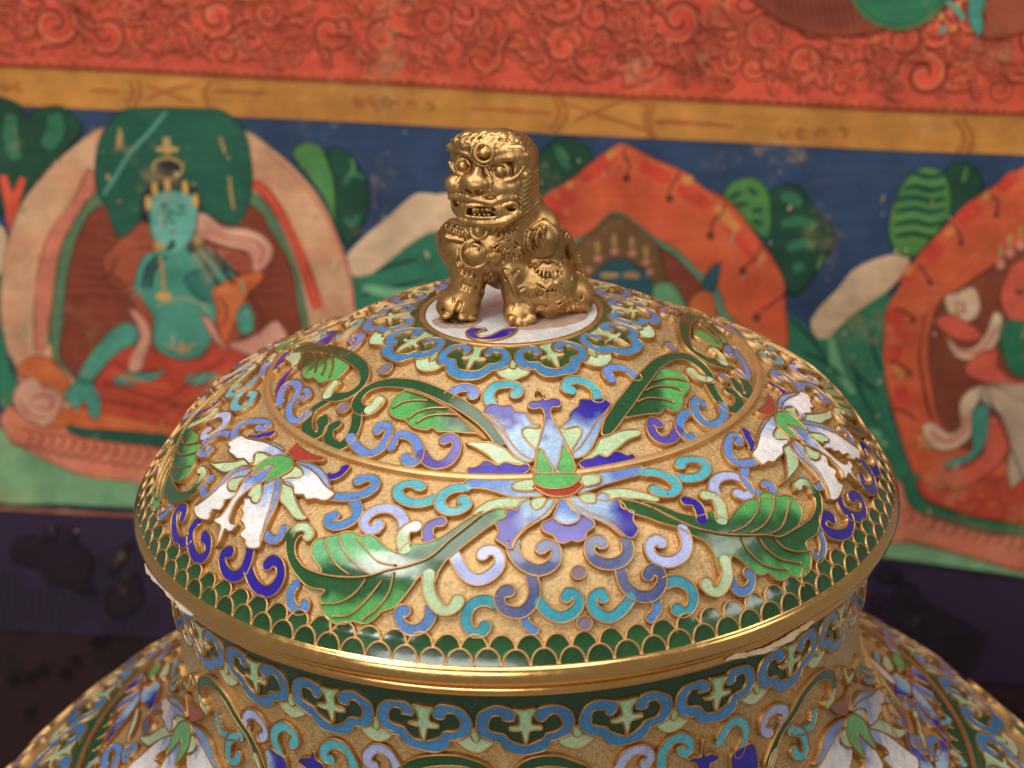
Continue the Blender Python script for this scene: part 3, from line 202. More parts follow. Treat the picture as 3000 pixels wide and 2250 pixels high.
# (group, name, kind, [(angle in degrees, distance along the profile)], colour, level, width, copies)
BODY_CELLS=[
('body_white_lotus','calyx','p',[(-68.62,0.3314),(-65.98,0.3399),(-62.29,0.3267),(-59.41,0.3055),(-60.69,0.3338),(-63.31,0.3692),(-65.7,0.3812),(-67.26,0.3691)],'red',2,0,'mir'),
('body_white_lotus','bud_leaf','p',[(-72.22,0.5564),(-72.68,0.5188),(-71.99,0.471),(-69.31,0.4238),(-66.17,0.3954),(-64.04,0.398),(-63.85,0.4354),(-65.08,0.4786),(-67.62,0.5359),(-67.78,0.464),(-70.12,0.512)],'lgreen',4,0,'mir'),
('body_white_lotus','heart_petal','p',[(-67.62,0.5359),(-67.73,0.4653),(-70.12,0.512),(-72.22,0.5564),(-72.5,0.5895),(-71.54,0.6103),(-67.45,0.5778),(-66.61,0.5509)],('peri','white',(-69.59,0.5067),(-69.98,0.5931)),3,0,'mir'),
('body_white_lotus','petal','p',[(-87.0,0.5245),(-79.71,0.4678),(-72.77,0.4128),(-68.43,0.3948),(-67.57,0.3979),(-71.22,0.4233),(-74.13,0.4583),(-73.38,0.4846),(-74.21,0.5041),(-78.06,0.529),(-80.18,0.535),(-83.27,0.5566),(-84.39,0.5485),(-88.72,0.5855),(-91.0,0.5826)],('white','peri2',(-82.32,0.5221),(-74.04,0.4388)),3,0,'mir'),
('body_white_lotus','petal_fold','p',[(-87.16,0.5254),(-75.62,0.4137),(-70.43,0.3832),(-67.81,0.3849),(-67.46,0.3961),(-69.28,0.3945),(-72.77,0.4128),(-79.71,0.4678)],'peri2',3,0,'mir'),
('body_white_lotus','sepal','p',[(-88.29,0.6947),(-85.32,0.6431),(-82.64,0.5834),(-79.18,0.537),(-74.21,0.5041),(-74.91,0.5233),(-79.85,0.5919),(-82.14,0.6387),(-85.15,0.6713)],'pale',2,0,'mir'),
('body_white_lotus','sepal','p',[(-74.13,0.4583),(-71.2,0.4238),(-68.67,0.4114),(-72.13,0.4687),(-73.69,0.4958)],'pale',2,0,'mir'),
('body_white_lotus','petal','p',[(-72.94,0.5034),(-77.83,0.5619),(-80.8,0.6259),(-81.89,0.6876),(-81.34,0.7232),(-78.6,0.7199),(-74.49,0.6627),(-73.8,0.604),(-76.12,0.6147),(-75.8,0.5873),(-73.43,0.5462)],('peri2','white',(-75.38,0.5428),(-78.16,0.6225)),3,0,'mir'),
('body_white_lotus','petal','p',[(-62.95,0.3998),(-60.25,0.4013),(-57.23,0.4171),(-53.6,0.4424),(-55.96,0.4822),(-61.32,0.515),(-64.4,0.4801),(-62.86,0.4549),(-61.19,0.4297),(-61.63,0.4061)],('peri2','white',(-61.12,0.4115),(-59.38,0.449)),3,0,'mir'),
('body_white_lotus','petal_fold','p',[(-63.74,0.3854),(-60.09,0.3683),(-56.81,0.3755),(-55.22,0.4041),(-53.14,0.4218),(-54.96,0.4295),(-57.22,0.4177),(-60.25,0.4013),(-62.95,0.3998)],('peri','peri2',(-62.58,0.3853),(-55.7,0.4046)),3,0,'mir'),
('body_white_lotus','sepal','p',[(-63.91,0.4117),(-61.73,0.4069),(-61.31,0.4237),(-62.77,0.4583),(-64.23,0.4679),(-63.85,0.4354)],'pale',4,0,'mir'),
('s','scroll','s',[(-89.15,0.5775),(-94.74,0.6686),(-93.44,0.6873),(-90.33,0.6827),(-88.02,0.6628),(-87.78,0.6393)],'greyblue',1,0.027,'mir'),
('s','scroll','s',[(-84.47,0.7343),(-86.64,0.7468),(-87.62,0.7287),(-86.78,0.7098),(-85.38,0.7103),(-85.34,0.7267)],'blue2',1,0.024,'mir'),
('s','scroll','s',[(-85.57,0.8074),(-88.45,0.8116),(-90.05,0.7968),(-88.87,0.7726),(-86.42,0.7663),(-84.52,0.7735)],'blue2',1,0.026,'mir'),
('s','scroll','s',[(-54.69,0.293),(-54.05,0.3187),(-51.81,0.316),(-49.35,0.3005)],'cyan',1,0.024,'mir'),
('s','scroll','s',[(-48.34,0.2904),(-51.03,0.3205),(-51.8,0.354),(-51.28,0.3809),(-49.6,0.3717),(-48.99,0.3535)],'cyan',1,0.027,'mir'),
('s','scroll','s',[(-46.41,0.2516),(-46.93,0.2274),(-45.02,0.2065),(-43.03,0.2085),(-42.05,0.2264),(-42.19,0.2481),(-43.39,0.2629)],'lav',1,0.027,'mir'),
('s','scroll','s',[(-109.93,0.7387),(-101.8,0.6448),(-82.37,0.4488),(-77.39,0.3831)],'cyan',1,0.02,'mir'),
('s','scroll','s',[(-113.51,0.7709),(-77.93,0.3713),(-74.01,0.361),(-72.49,0.316),(-74.09,0.3028)],'cyan',1,0.02,'mir'),
('s','scroll','s',[(-69.88,0.311),(-67.37,0.3059),(-65.94,0.2676)],'pale',1,0.02,'mir'),
('s','scroll','s',[(-86.27,0.8679),(-87.61,0.8563),(-88.17,0.8383)],'cyan',1,0.02,'mir'),
('long_stem','stem','s',[(-58.66,0.2965),(-60.31,0.2881),(-60.68,0.2556),(-59.24,0.2205),(-55.8,0.1956),(-51.79,0.2074),(-48.72,0.2444),(-45.51,0.2808),(-43.02,0.3417)],'dgreen',2,0.026,'mir'),
('long_stem','stem_tip','s',[(-60.53,0.2829),(-59.36,0.2945),(-58.42,0.2957)],'pale',3,0.026,'mir'),
('long_stem','stem_tip','s',[(-44.43,0.3206),(-43.58,0.342),(-42.99,0.365)],'pale',3,0.02,'mir'),
('s','dot','d',[(-63.39,0.2531)],'mauve',1,0.018,'mir'),
('body_blue_lotus','petal','p',[(-91.16,0.8304),(-94.7,0.8249),(-98.15,0.8232),(-101.15,0.8132),(-103.35,0.7936),(-102.28,0.7793),(-98.79,0.777),(-95.91,0.791),(-93.7,0.8027),(-92.0,0.8183)],('deep','sky',(-93.63,0.8187),(-99.75,0.7843)),2,0,'mir'),
('body_blue_lotus','petal','p',[(-97.84,0.855),(-100.69,0.8573),(-103.38,0.861),(-105.01,0.8328),(-105.52,0.8109),(-103.14,0.7961),(-101.89,0.8285),(-100.81,0.8496),(-98.92,0.8507)],('deep','peri',(-99.16,0.857),(-104.19,0.8243)),1,0,'mir'),
('body_blue_lotus','petal','p',[(-106.59,0.883),(-109.02,0.8902),(-111.54,0.8769),(-108.82,0.8448),(-107.22,0.8533)],('deep','peri',(-108.45,0.8921),(-110.45,0.8712)),1,0,'mir'),
('body_blue_lotus','petal','p',[(-104.43,0.7952),(-106.05,0.7755),(-106.95,0.7657),(-104.04,0.7213),(-98.77,0.6883),(-95.15,0.6875),(-98.91,0.7296),(-101.35,0.7713)],('sky','deep',(-103.27,0.7751),(-100.67,0.7106)),1,0,'mir'),
('body_blue_lotus','calyx','p',[(-107.26,0.8258),(-108.27,0.8237),(-106.1,0.7889),(-105.61,0.8006)],'red',3,0,'mir'),
('body_blue_lotus','bud_leaf','p',[(-108.82,0.8162),(-112.07,0.85),(-114.9,0.8628),(-112.02,0.8088),(-109.05,0.7946)],'lgreen',3,0,'mir'),
('body_blue_lotus','sepal','p',[(-108.62,0.7761),(-112.57,0.8026),(-112.52,0.7822),(-108.78,0.7385),(-106.97,0.7433)],'pale',1,0,'mir'),
('body_blue_lotus','sepal','p',[(-89.87,0.7486),(-94.71,0.7545),(-98.72,0.7635),(-98.75,0.7542),(-94.26,0.734),(-90.78,0.7387)],'pale',1,0,'mir'),
('body_blue_lotus','heart_petal','p',[(-108.76,0.8297),(-112.71,0.8633),(-117.95,0.9154),(-121.98,0.9406),(-119.13,0.8846),(-114.76,0.8554),(-111.52,0.8411)],('sky','peri',(-110.06,0.8368),(-120.24,0.9104)),1,0,'mir'),
('s','scroll','s',[(-46.52,0.2743),(-47.03,0.2467),(-45.47,0.2096),(-43.7,0.2064),(-42.54,0.2196),(-41.96,0.2435),(-42.79,0.2586)],'lav',1,0.027,'0'),
('s','scroll','s',[(-39.26,0.2764),(-40.16,0.2466),(-39.66,0.2169),(-38.06,0.1968),(-36.35,0.1996),(-35.7,0.2193),(-36.33,0.2373)],'cyan',1,0.027,'0'),
('s','scroll','s',[(-29.52,0.2436),(-30.55,0.2407),(-30.37,0.217),(-28.83,0.1971),(-27.15,0.1977),(-25.99,0.2166),(-25.43,0.2476)],'cyan',1,0.027,'0'),
('s','scroll','s',[(-22.25,0.2293),(-23.18,0.2225),(-22.88,0.1977),(-21.43,0.179),(-19.91,0.1842),(-18.85,0.2081),(-18.4,0.2331)],'lav',1,0.027,'0'),
('s','scroll','s',[(13.92,0.2225),(14.85,0.1958),(16.53,0.1856),(18.09,0.1946),(18.63,0.2159),(17.71,0.2286)],'lav',1,0.027,'0'),
('s','scroll','s',[(20.29,0.2509),(20.37,0.2162),(21.37,0.1866),(22.95,0.1776),(24.59,0.1921),(24.98,0.2126),(24.34,0.2282),(23.56,0.2167)],'cyan',1,0.027,'0'),
('s','scroll','s',[(30.12,0.2244),(30.76,0.2032),(31.9,0.1859),(33.52,0.1887),(34.77,0.2128),(34.82,0.2412),(33.59,0.2771)],'cyan',1,0.026,'0'),
('crown','petal','p',[(-35.31,0.2787),(-34.49,0.2612),(-33.12,0.2549),(-32.57,0.2349),(-32.16,0.2338),(-31.94,0.2538),(-30.84,0.2592),(-30.49,0.2703),(-31.87,0.2873),(-33.7,0.2901)],'deep',2,0,'0'),
('crown','petal','p',[(24.39,0.2504),(25.42,0.2426),(26.68,0.2489),(26.97,0.2124),(27.19,0.2007),(27.45,0.2489),(28.39,0.2471),(29.71,0.2618),(29.82,0.2726),(28.4,0.2748),(27.95,0.2952),(26.25,0.2864),(25.84,0.2615)],'deep',2,0,'0'),
('crown','petal','p',[(-42.24,0.2907),(-41.05,0.2755),(-39.28,0.2816),(-37.97,0.2846),(-37.79,0.3199),(-41.22,0.3411),(-42.01,0.3096)],('sky','deep',(-41.75,0.3209),(-39.61,0.3073)),2,0,'0'),
('crown','petal','p',[(32.2,0.2728),(34.55,0.2634),(36.51,0.2725),(37.12,0.3417),(33.89,0.3524),(32.15,0.3107)],'deep',2,0,'0'),
('arch','stem','s',[(-17.64,0.2343),(-16.26,0.2122),(-14.37,0.1966),(-11.79,0.1869),(-8.91,0.1852),(-6.45,0.1981),(-5.25,0.2175)],'dgreen',2,0.03,'0'),
('arch','stem','s',[(-0.75,0.2173),(0.16,0.1992),(1.75,0.1869),(4.04,0.1843),(6.51,0.1974),(8.64,0.2223)],'dgreen',2,0.03,'0'),
]
# flat painted shapes of the wall hanging: (group, kind, outline in cloth coordinates, colour, order, width)
PAINTING=[
('hills','p',[(-0.621,-0.448),(-0.477,-0.364),(-0.363,-0.274),(-0.299,-0.241),(-0.193,-0.194),(0.163,-0.164),(0.309,-0.232),(0.328,-0.576),(-0.619,-0.627)],'hill',1,0),
('hills','p',[(1.069,-0.416),(1.11,-0.476),(1.164,-0.511),(1.258,-0.58),(1.349,-0.486),(1.495,-0.37),(1.549,-0.846),(1.688,-1.155),(1.618,-1.193),(1.515,-1.075),(1.347,-0.889),(1.117,-0.789)],'hill',1,0),
('hills','p',[(-1.975,-0.482),(-1.936,-0.573),(-1.954,-0.89),(-1.884,-0.967),(-1.933,-1.051),(-2.007,-1.039)],'hill',1,0),
('hills','s',[(1.119,-0.498),(1.206,-0.571),(1.288,-0.669)],'hilldark',2,0.012),
('hills','s',[(1.191,-0.643),(1.267,-0.67),(1.362,-0.744)],'hilldark',2,0.012),
('hills','s',[(1.377,-0.68),(1.427,-0.741),(1.5,-0.8)],'hilldark',2,0.012),
('hills','s',[(1.402,-0.71),(1.434,-0.804),(1.496,-0.897)],'hilldark',2,0.012),
('hills','s',[(1.441,-0.535),(1.466,-0.628),(1.504,-0.705)],'hilldark',2,0.012),
('hills','s',[(1.305,-0.621),(1.355,-0.745),(1.405,-0.806)],'hilllight',1,0.03),
('hills','s',[(1.42,-1.015),(1.503,-0.969),(1.571,-1.047)],'hilllight',1,0.03),
('hills','s',[(1.276,-0.544),(1.307,-0.637),(1.3,-0.716)],'hilllight',1,0.03),
('hills','s',[(-0.577,-0.431),(-0.462,-0.386),(-0.333,-0.341)],'hilldark',2,0.014),
('hills','s',[(-0.547,-0.506),(-0.439,-0.47),(-0.316,-0.432)],'hilldark',2,0.014),
('hills','s',[(-0.548,-0.475),(-0.402,-0.491),(-0.258,-0.46)],'hilllight',2,0.04),
('hills','p',[(-0.618,-0.356),(-0.55,-0.269),(-0.465,-0.189),(-0.388,-0.11),(-0.339,-0.074),(-0.268,-0.076),(-0.176,-0.07),(-0.172,-0.204),(-0.264,-0.224),(-0.307,-0.241),(-0.377,-0.29),(-0.455,-0.363),(-0.527,-0.42),(-0.601,-0.426)],'cloud',3,0),
('hills','p',[(1.205,-0.505),(1.237,-0.442),(1.294,-0.37),(1.343,-0.291),(1.403,-0.25),(1.471,-0.223),(1.534,-0.213),(1.559,-0.234),(1.525,-0.319),(1.475,-0.379),(1.409,-0.433),(1.349,-0.486),(1.298,-0.551),(1.251,-0.582),(1.212,-0.542)],'cloud',3,0),
('hills','p',[(-2.007,-0.277),(-1.964,-0.282),(-1.938,-0.334),(-1.958,-0.442),(-1.976,-0.489),(-2.02,-0.491)],'cloud',3,0),
('tree','p',[(-1.978,0.198),(-1.858,0.198),(-1.854,0.146),(-1.795,0.185),(-1.703,0.201),(-1.642,0.15),(-1.635,0.099),(-1.734,-0.016),(-1.848,-0.148),(-1.887,-0.202),(-2.003,-0.208)],'tdark',2,0),
('tree','s',[(-1.896,0.159),(-1.902,0.056),(-1.884,-0.016)],'tmid',3,0.05),
('tree','s',[(-1.733,0.167),(-1.728,0.109),(-1.768,0.034)],'tmid',3,0.06),
('tree','p',[(-0.823,0.058),(-0.78,0.102),(-0.722,0.094),(-0.686,0.015),(-0.665,-0.058),(-0.664,-0.207),(-0.694,-0.126),(-0.773,-0.015)],'tlight',3,0),
('tree','p',[(-0.695,0.065),(-0.646,0.091),(-0.602,0.062),(-0.558,-0.015),(-0.529,-0.073),(-0.542,-0.186),(-0.603,-0.302),(-0.636,-0.258),(-0.669,-0.2),(-0.657,-0.072)],'tdark',2,0),
('tree','s',[(-0.623,-0.055),(-0.596,-0.002),(-0.553,-0.03)],'tmid',3,0.02),
('tree','s',[(-0.622,-0.19),(-0.593,-0.218),(-0.572,-0.18)],'tmid',3,0.03),
('tree','s',[(-0.603,0.049),(-0.589,0.02),(-0.595,-0.024)],'tlight',4,0.012),
('tree','p',[(0.128,0.13),(0.182,0.176),(0.252,0.176),(0.31,0.137),(0.323,0.103),(0.259,0.038),(0.192,-0.023),(0.116,-0.077),(0.089,0.055)],'tdark',2,0),
('tree','s',[(0.183,0.147),(0.207,0.09),(0.237,0.062)],'tmid',3,0.03),
('tree','s',[(0.197,0.14),(0.228,0.098)],'tlight',4,0.012),
('tree','p',[(0.824,-0.02),(0.845,0.027),(0.899,0.056),(0.957,0.048),(0.997,-0.009),(1.013,-0.106),(1.004,-0.177),(0.959,-0.149),(0.904,-0.092),(0.865,-0.047)],'tlight',3,0),
('tree','s',[(0.849,-0.024),(0.889,-0.0)],'tdark',4,0.018),
('tree','s',[(0.916,0.016),(0.953,-0.004)],'tdark',4,0.018),
('tree','s',[(0.873,-0.053),(0.921,-0.043)],'tdark',4,0.018),
('tree','s',[(0.938,-0.072),(0.979,-0.062)],'tdark',4,0.018),
('tree','s',[(0.941,-0.109),(0.985,-0.121)],'tdark',4,0.018),
('tree','p',[(1.0,0.004),(1.055,0.042),(1.112,0.032),(1.154,-0.023),(1.232,-0.095),(1.26,-0.161),(1.214,-0.276),(1.154,-0.386),(1.102,-0.389),(1.056,-0.285),(1.005,-0.188),(1.018,-0.082)],'tdark',2,0),
('tree','s',[(1.045,-0.007),(1.088,-0.012),(1.119,-0.04)],'tmid',3,0.04),
('tree','s',[(1.055,-0.118),(1.125,-0.099),(1.184,-0.126)],'tmid',3,0.04),
('tree','s',[(1.086,-0.214),(1.147,-0.188),(1.191,-0.201)],'tmid',3,0.04),
('tree','s',[(1.115,-0.295),(1.156,-0.278)],'tmid',3,0.04),
('tree','s',[(1.223,-0.229),(1.207,-0.291)],'tlight',4,0.012),
('tree','p',[(1.468,-0.128),(1.471,-0.022),(1.508,0.083),(1.558,0.128),(1.623,0.124),(1.67,0.069),(1.686,-0.048),(1.628,-0.149),(1.565,-0.224),(1.504,-0.201)],'tlight',3,0),
('tree','s',[(1.505,0.098),(1.539,0.109),(1.597,0.096),(1.654,0.111)],'tdark',4,0.02),
('tree','s',[(1.511,0.047),(1.545,0.059),(1.603,0.045),(1.661,0.06)],'tdark',4,0.02),
('tree','s',[(1.474,0.0),(1.55,0.015),(1.608,0.001),(1.666,0.016)],'tdark',4,0.02),
('tree','s',[(1.479,-0.044),(1.555,-0.029),(1.613,-0.043),(1.671,-0.028)],'tdark',4,0.02),
('tree','s',[(1.485,-0.095),(1.561,-0.081),(1.62,-0.094),(1.678,-0.079)],'tdark',4,0.02),
('tree','s',[(1.491,-0.144),(1.567,-0.129),(1.625,-0.143),(1.684,-0.128)],'tdark',4,0.02),
('tree','p',[(1.655,0.133),(1.702,0.162),(1.761,0.138),(1.801,0.061),(1.738,-0.017),(1.687,-0.057),(1.662,0.069)],'tdark',2,0),
('tree','s',[(1.731,0.138),(1.725,0.079)],'tlight',4,0.014),
('tree','s',[(-1.941,-0.082),(-1.922,-0.182),(-1.918,-0.302)],'flame',3,0.035),
('tree','s',[(-1.863,-0.089),(-1.897,-0.18),(-1.917,-0.295)],'flame',3,0.03),
('left_shrine','p',[(-1.66,0.046),(-1.544,0.125),(-1.302,0.166),(-1.02,0.144),(-0.922,0.091),(-0.809,-0.006),(-0.709,-0.134),(-0.643,-0.282),(-0.599,-0.417),(-0.579,-0.554),(-0.584,-0.736),(-0.624,-0.898),(-0.884,-1.074),(-1.784,-1.083),(-1.937,-0.857),(-1.968,-0.747),(-1.978,-0.63),(-1.957,-0.442),(-1.922,-0.31),(-1.864,-0.179),(-1.772,-0.063),(-1.712,-0.0)],'beige',2,0),
('left_shrine','p',[(-1.583,-0.068),(-1.593,-0.143),(-1.65,-0.221),(-1.713,-0.33),(-1.748,-0.454),(-1.774,-0.619),(-1.792,-0.769),(-1.845,-0.804),(-1.846,-0.662),(-1.821,-0.458),(-1.761,-0.287),(-1.669,-0.162),(-1.607,-0.039)],'salmon',3,0),
('left_shrine','p',[(-0.974,-0.051),(-0.923,-0.078),(-0.859,-0.172),(-0.794,-0.305),(-0.743,-0.44),(-0.707,-0.562),(-0.743,-0.571),(-0.794,-0.404),(-0.852,-0.255),(-0.923,-0.131),(-0.978,-0.081)],'flame',3,0),
('left_shrine','s',[(-0.922,0.062),(-0.809,-0.036),(-0.712,-0.157),(-0.647,-0.297),(-0.602,-0.432),(-0.584,-0.563)],'salmon',3,0.012),
('left_shrine','p',[(-1.586,-0.139),(-1.65,-0.221),(-1.713,-0.33),(-1.748,-0.454),(-1.774,-0.618),(-1.791,-0.682),(-1.778,-0.801),(-1.752,-0.863),(-1.482,-1.026),(-0.884,-0.993),(-0.779,-0.826),(-0.761,-0.666),(-0.772,-0.564),(-0.809,-0.405),(-0.852,-0.277),(-0.916,-0.16),(-0.973,-0.103),(-1.276,0.066)],'greenband',3,0),
('left_shrine','p',[(-1.573,-0.187),(-1.638,-0.273),(-1.678,-0.358),(-1.705,-0.475),(-1.726,-0.616),(-1.732,-0.679),(-1.747,-0.767),(-1.729,-0.862),(-1.482,-1.026),(-0.884,-0.993),(-0.809,-0.828),(-0.788,-0.684),(-0.8,-0.59),(-0.823,-0.428),(-0.866,-0.324),(-0.924,-0.228),(-0.97,-0.163),(-1.278,-0.008)],'maroon',4,0),
('left_shrine','s',[(-1.496,-0.549),(-1.686,-0.559)],'maroondark',5,0.006),
('left_shrine','s',[(-1.493,-0.517),(-1.681,-0.517)],'maroondark',5,0.006),
('left_shrine','s',[(-1.487,-0.485),(-1.67,-0.476)],'maroondark',5,0.006),
('left_shrine','s',[(-1.477,-0.454),(-1.652,-0.435)],'maroondark',5,0.006),
('left_shrine','s',[(-1.465,-0.425),(-1.629,-0.396)],'maroondark',5,0.006),
('left_shrine','s',[(-1.449,-0.397),(-1.6,-0.36)],'maroondark',5,0.006),
('left_shrine','s',[(-1.431,-0.372),(-1.567,-0.326)],'maroondark',5,0.006),
('left_shrine','s',[(-1.41,-0.349),(-1.528,-0.296)],'maroondark',5,0.006),
('left_shrine','s',[(-1.387,-0.329),(-1.486,-0.27)],'maroondark',5,0.006),
('left_shrine','s',[(-1.363,-0.313),(-1.441,-0.248)],'maroondark',5,0.006),
('left_shrine','s',[(-1.337,-0.3),(-1.393,-0.231)],'maroondark',5,0.006),
('left_shrine','s',[(-1.311,-0.291),(-1.344,-0.218)],'maroondark',5,0.006),
('left_shrine','s',[(-1.284,-0.285),(-1.294,-0.21)],'maroondark',5,0.006),
('left_shrine','s',[(-1.257,-0.284),(-1.243,-0.208)],'maroondark',5,0.006),
('left_shrine','s',[(-1.23,-0.286),(-1.193,-0.21)],'maroondark',5,0.006),
('left_shrine','s',[(-1.203,-0.293),(-1.144,-0.218)],'maroondark',5,0.006),
('left_shrine','s',[(-1.178,-0.303),(-1.097,-0.23)],'maroondark',5,0.006),
('left_shrine','s',[(-1.155,-0.317),(-1.053,-0.248)],'maroondark',5,0.006),
('left_shrine','s',[(-1.133,-0.334),(-1.013,-0.27)],'maroondark',5,0.006),
('left_shrine','s',[(-1.113,-0.355),(-0.976,-0.296)],'maroondark',5,0.006),
('left_shrine','s',[(-1.096,-0.378),(-0.944,-0.326)],'maroondark',5,0.006),
('left_shrine','s',[(-1.082,-0.405),(-0.917,-0.359)],'maroondark',5,0.006),
('left_shrine','s',[(-1.071,-0.433),(-0.895,-0.395)],'maroondark',5,0.006),
('left_shrine','s',[(-1.063,-0.463),(-0.88,-0.434)],'maroondark',5,0.006),
('left_shrine','s',[(-1.058,-0.494),(-0.87,-0.474)],'maroondark',5,0.006),
('left_shrine','s',[(-1.057,-0.526),(-0.867,-0.516)],'maroondark',5,0.006),
('left_shrine','p',[(-1.456,0.204),(-1.514,0.156),(-1.559,0.085),(-1.581,-0.008),(-1.579,-0.104),(-1.548,-0.187),(-1.495,-0.312),(-1.398,-0.222),(-1.346,-0.167),(-1.175,-0.196),(-1.045,-0.239),(-1.001,-0.172),(-0.98,-0.059),(-0.982,0.03),(-0.992,0.099),(-1.023,0.165),(-1.065,0.202),(-1.111,0.221),(-1.174,0.221),(-1.371,0.211),(-1.449,0.206)],'halo',5,0),
('left_shrine','s',[(-1.301,0.203),(-1.374,0.112),(-1.448,0.028),(-1.508,-0.071),(-1.554,-0.14)],'teal',6,0.014),
('left_shrine','s',[(-1.48,0.114),(-1.49,0.048)],'ochre',6,0.02),
('left_shrine','s',[(-1.536,-0.058),(-1.53,-0.08)],'ochre',6,0.02),
('left_shrine','s',[(-1.098,0.112),(-1.081,0.047)],'ochre',6,0.01),
('left_shrine','s',[(-1.065,-0.041),(-1.059,-0.122),(-1.049,-0.174)],'ochre',6,0.01),
('left_shrine','p',[(-1.563,-0.398),(-1.495,-0.318),(-1.384,-0.237),(-1.344,-0.356),(-1.406,-0.467),(-1.509,-0.511),(-1.558,-0.46)],'rust',5,0),
('left_shrine','p',[(-1.465,-0.509),(-1.565,-0.445),(-1.46,-0.362),(-1.315,-0.339),(-1.033,-0.34),(-0.939,-0.419),(-1.005,-0.438),(-0.992,-0.616),(-1.067,-0.73),(-1.327,-0.808),(-1.427,-0.702)],'rust',5,0),
('left_shrine','p',[(-1.337,-0.356),(-1.235,-0.335),(-1.134,-0.345),(-1.034,-0.44),(-1.033,-0.478),(-1.122,-0.506),(-1.136,-0.553),(-1.108,-0.6),(-1.13,-0.631),(-1.146,-0.711),(-1.192,-0.786),(-1.282,-0.803),(-1.348,-0.779),(-1.376,-0.715),(-1.366,-0.636),(-1.422,-0.545),(-1.445,-0.515),(-1.426,-0.43),(-1.396,-0.374)],'teal',7,0),
('left_shrine','p',[(-1.245,-0.458),(-1.179,-0.424),(-1.128,-0.445),(-1.122,-0.506),(-1.138,-0.553),(-1.189,-0.548),(-1.224,-0.504)],'tealdark',8,0),
('left_shrine','p',[(-1.388,-0.244),(-1.403,-0.155),(-1.38,-0.102),(-1.308,-0.061),(-1.237,-0.072),(-1.187,-0.114),(-1.174,-0.173),(-1.19,-0.242)],'ink',7,0),
('left_shrine','p',[(-1.367,-0.138),(-1.309,-0.109),(-1.238,-0.113),(-1.197,-0.144),(-1.19,-0.219),(-1.205,-0.28),(-1.242,-0.335),(-1.287,-0.37),(-1.335,-0.349),(-1.37,-0.283),(-1.375,-0.206)],'teallight',8,0),
('left_shrine','s',[(-1.381,-0.135),(-1.38,-0.188)],'gold',9,0.022),
('left_shrine','s',[(-1.355,-0.082),(-1.353,-0.134)],'gold',9,0.022),
('left_shrine','s',[(-1.304,-0.057),(-1.303,-0.109)],'gold',9,0.022),
('left_shrine','s',[(-1.237,-0.068),(-1.235,-0.12)],'gold',9,0.022),
('left_shrine','s',[(-1.198,-0.118),(-1.196,-0.171)],'gold',9,0.022),
('left_shrine','p',[(-1.342,-0.026),(-1.32,0.012),(-1.277,0.018),(-1.253,-0.014),(-1.265,-0.051),(-1.301,-0.064),(-1.329,-0.054)],'ink',8,0),
('left_shrine','s',[(-1.35,-0.041),(-1.356,-0.004),(-1.302,0.021),(-1.246,-0.002),(-1.257,-0.043),(-1.301,-0.064),(-1.343,-0.048)],'ochre',9,0.01),
('left_shrine','s',[(-1.304,0.101),(-1.302,0.035)],'ochre',9,0.03),
('left_shrine','s',[(-1.344,0.052),(-1.259,0.056)],'ochre',9,0.02),
('left_shrine','s',[(-1.362,-0.334),(-1.343,-0.312),(-1.326,-0.332),(-1.344,-0.355),(-1.36,-0.337)],'ochre',9,0.012),
('left_shrine','s',[(-1.209,-0.303),(-1.191,-0.281),(-1.173,-0.301),(-1.192,-0.324),(-1.207,-0.306)],'ochre',9,0.012),
('left_shrine','s',[(-1.312,-0.351),(-1.286,-0.322),(-1.296,-0.308)],'ink',9,0.02),
('left_shrine','s',[(-1.185,-0.34),(-1.221,-0.35),(-1.224,-0.327)],'ink',9,0.02),
('left_shrine','s',[(-1.17,-0.34),(-1.113,-0.398),(-1.049,-0.479)],'ink',9,0.016),
('left_shrine','s',[(-1.134,-0.345),(-1.077,-0.411),(-1.027,-0.447)],'ink',9,0.016),
('left_shrine','s',[(-1.199,-0.349),(-1.15,-0.415),(-1.107,-0.49)],'ink',9,0.016),
('left_shrine','s',[(-1.345,-0.372),(-1.39,-0.428),(-1.407,-0.513)],'ink',9,0.016),
('left_shrine','s',[(-1.316,-0.378),(-1.368,-0.434),(-1.381,-0.512)],'ink',9,0.016),
('left_shrine','s',[(-1.338,-0.379),(-1.329,-0.463),(-1.324,-0.571)],'ochre',9,0.012),
('left_shrine','s',[(-1.357,-0.542),(-1.298,-0.539)],'gold',9,0.03),
('left_shrine','s',[(-1.325,-0.744),(-1.267,-0.765),(-1.207,-0.734)],'ochre',9,0.012),
('left_shrine','s',[(-1.262,-0.725),(-1.263,-0.781)],'ochre',9,0.016),
('left_shrine','s',[(-1.317,-0.158),(-1.32,-0.264)],'teal2',9,0.016),
('left_shrine','s',[(-1.311,-0.181),(-1.268,-0.201),(-1.232,-0.191)],'tealdark',9,0.008),
('left_shrine','p',[(-1.137,-0.501),(-1.005,-0.432),(-0.939,-0.428),(-0.954,-0.468),(-1.004,-0.525),(-1.027,-0.604),(-1.064,-0.668),(-1.087,-0.733),(-1.116,-0.663),(-1.122,-0.57)],'orange2',8,0),
('left_shrine','p',[(-1.182,-0.189),(-1.146,-0.202),(-1.096,-0.244),(-1.003,-0.249),(-0.937,-0.275),(-0.898,-0.333),(-0.925,-0.397),(-0.976,-0.43),(-0.981,-0.375),(-1.002,-0.338),(-1.06,-0.327),(-1.169,-0.295),(-1.197,-0.259)],'pink',8,0),
('left_shrine','s',[(-1.161,-0.233),(-1.083,-0.282),(-0.989,-0.292),(-0.939,-0.335),(-0.954,-0.397)],'rust',9,0.007),
('left_shrine','s',[(-1.169,-0.263),(-1.068,-0.304),(-0.996,-0.315),(-0.964,-0.359)],'rust',9,0.006),
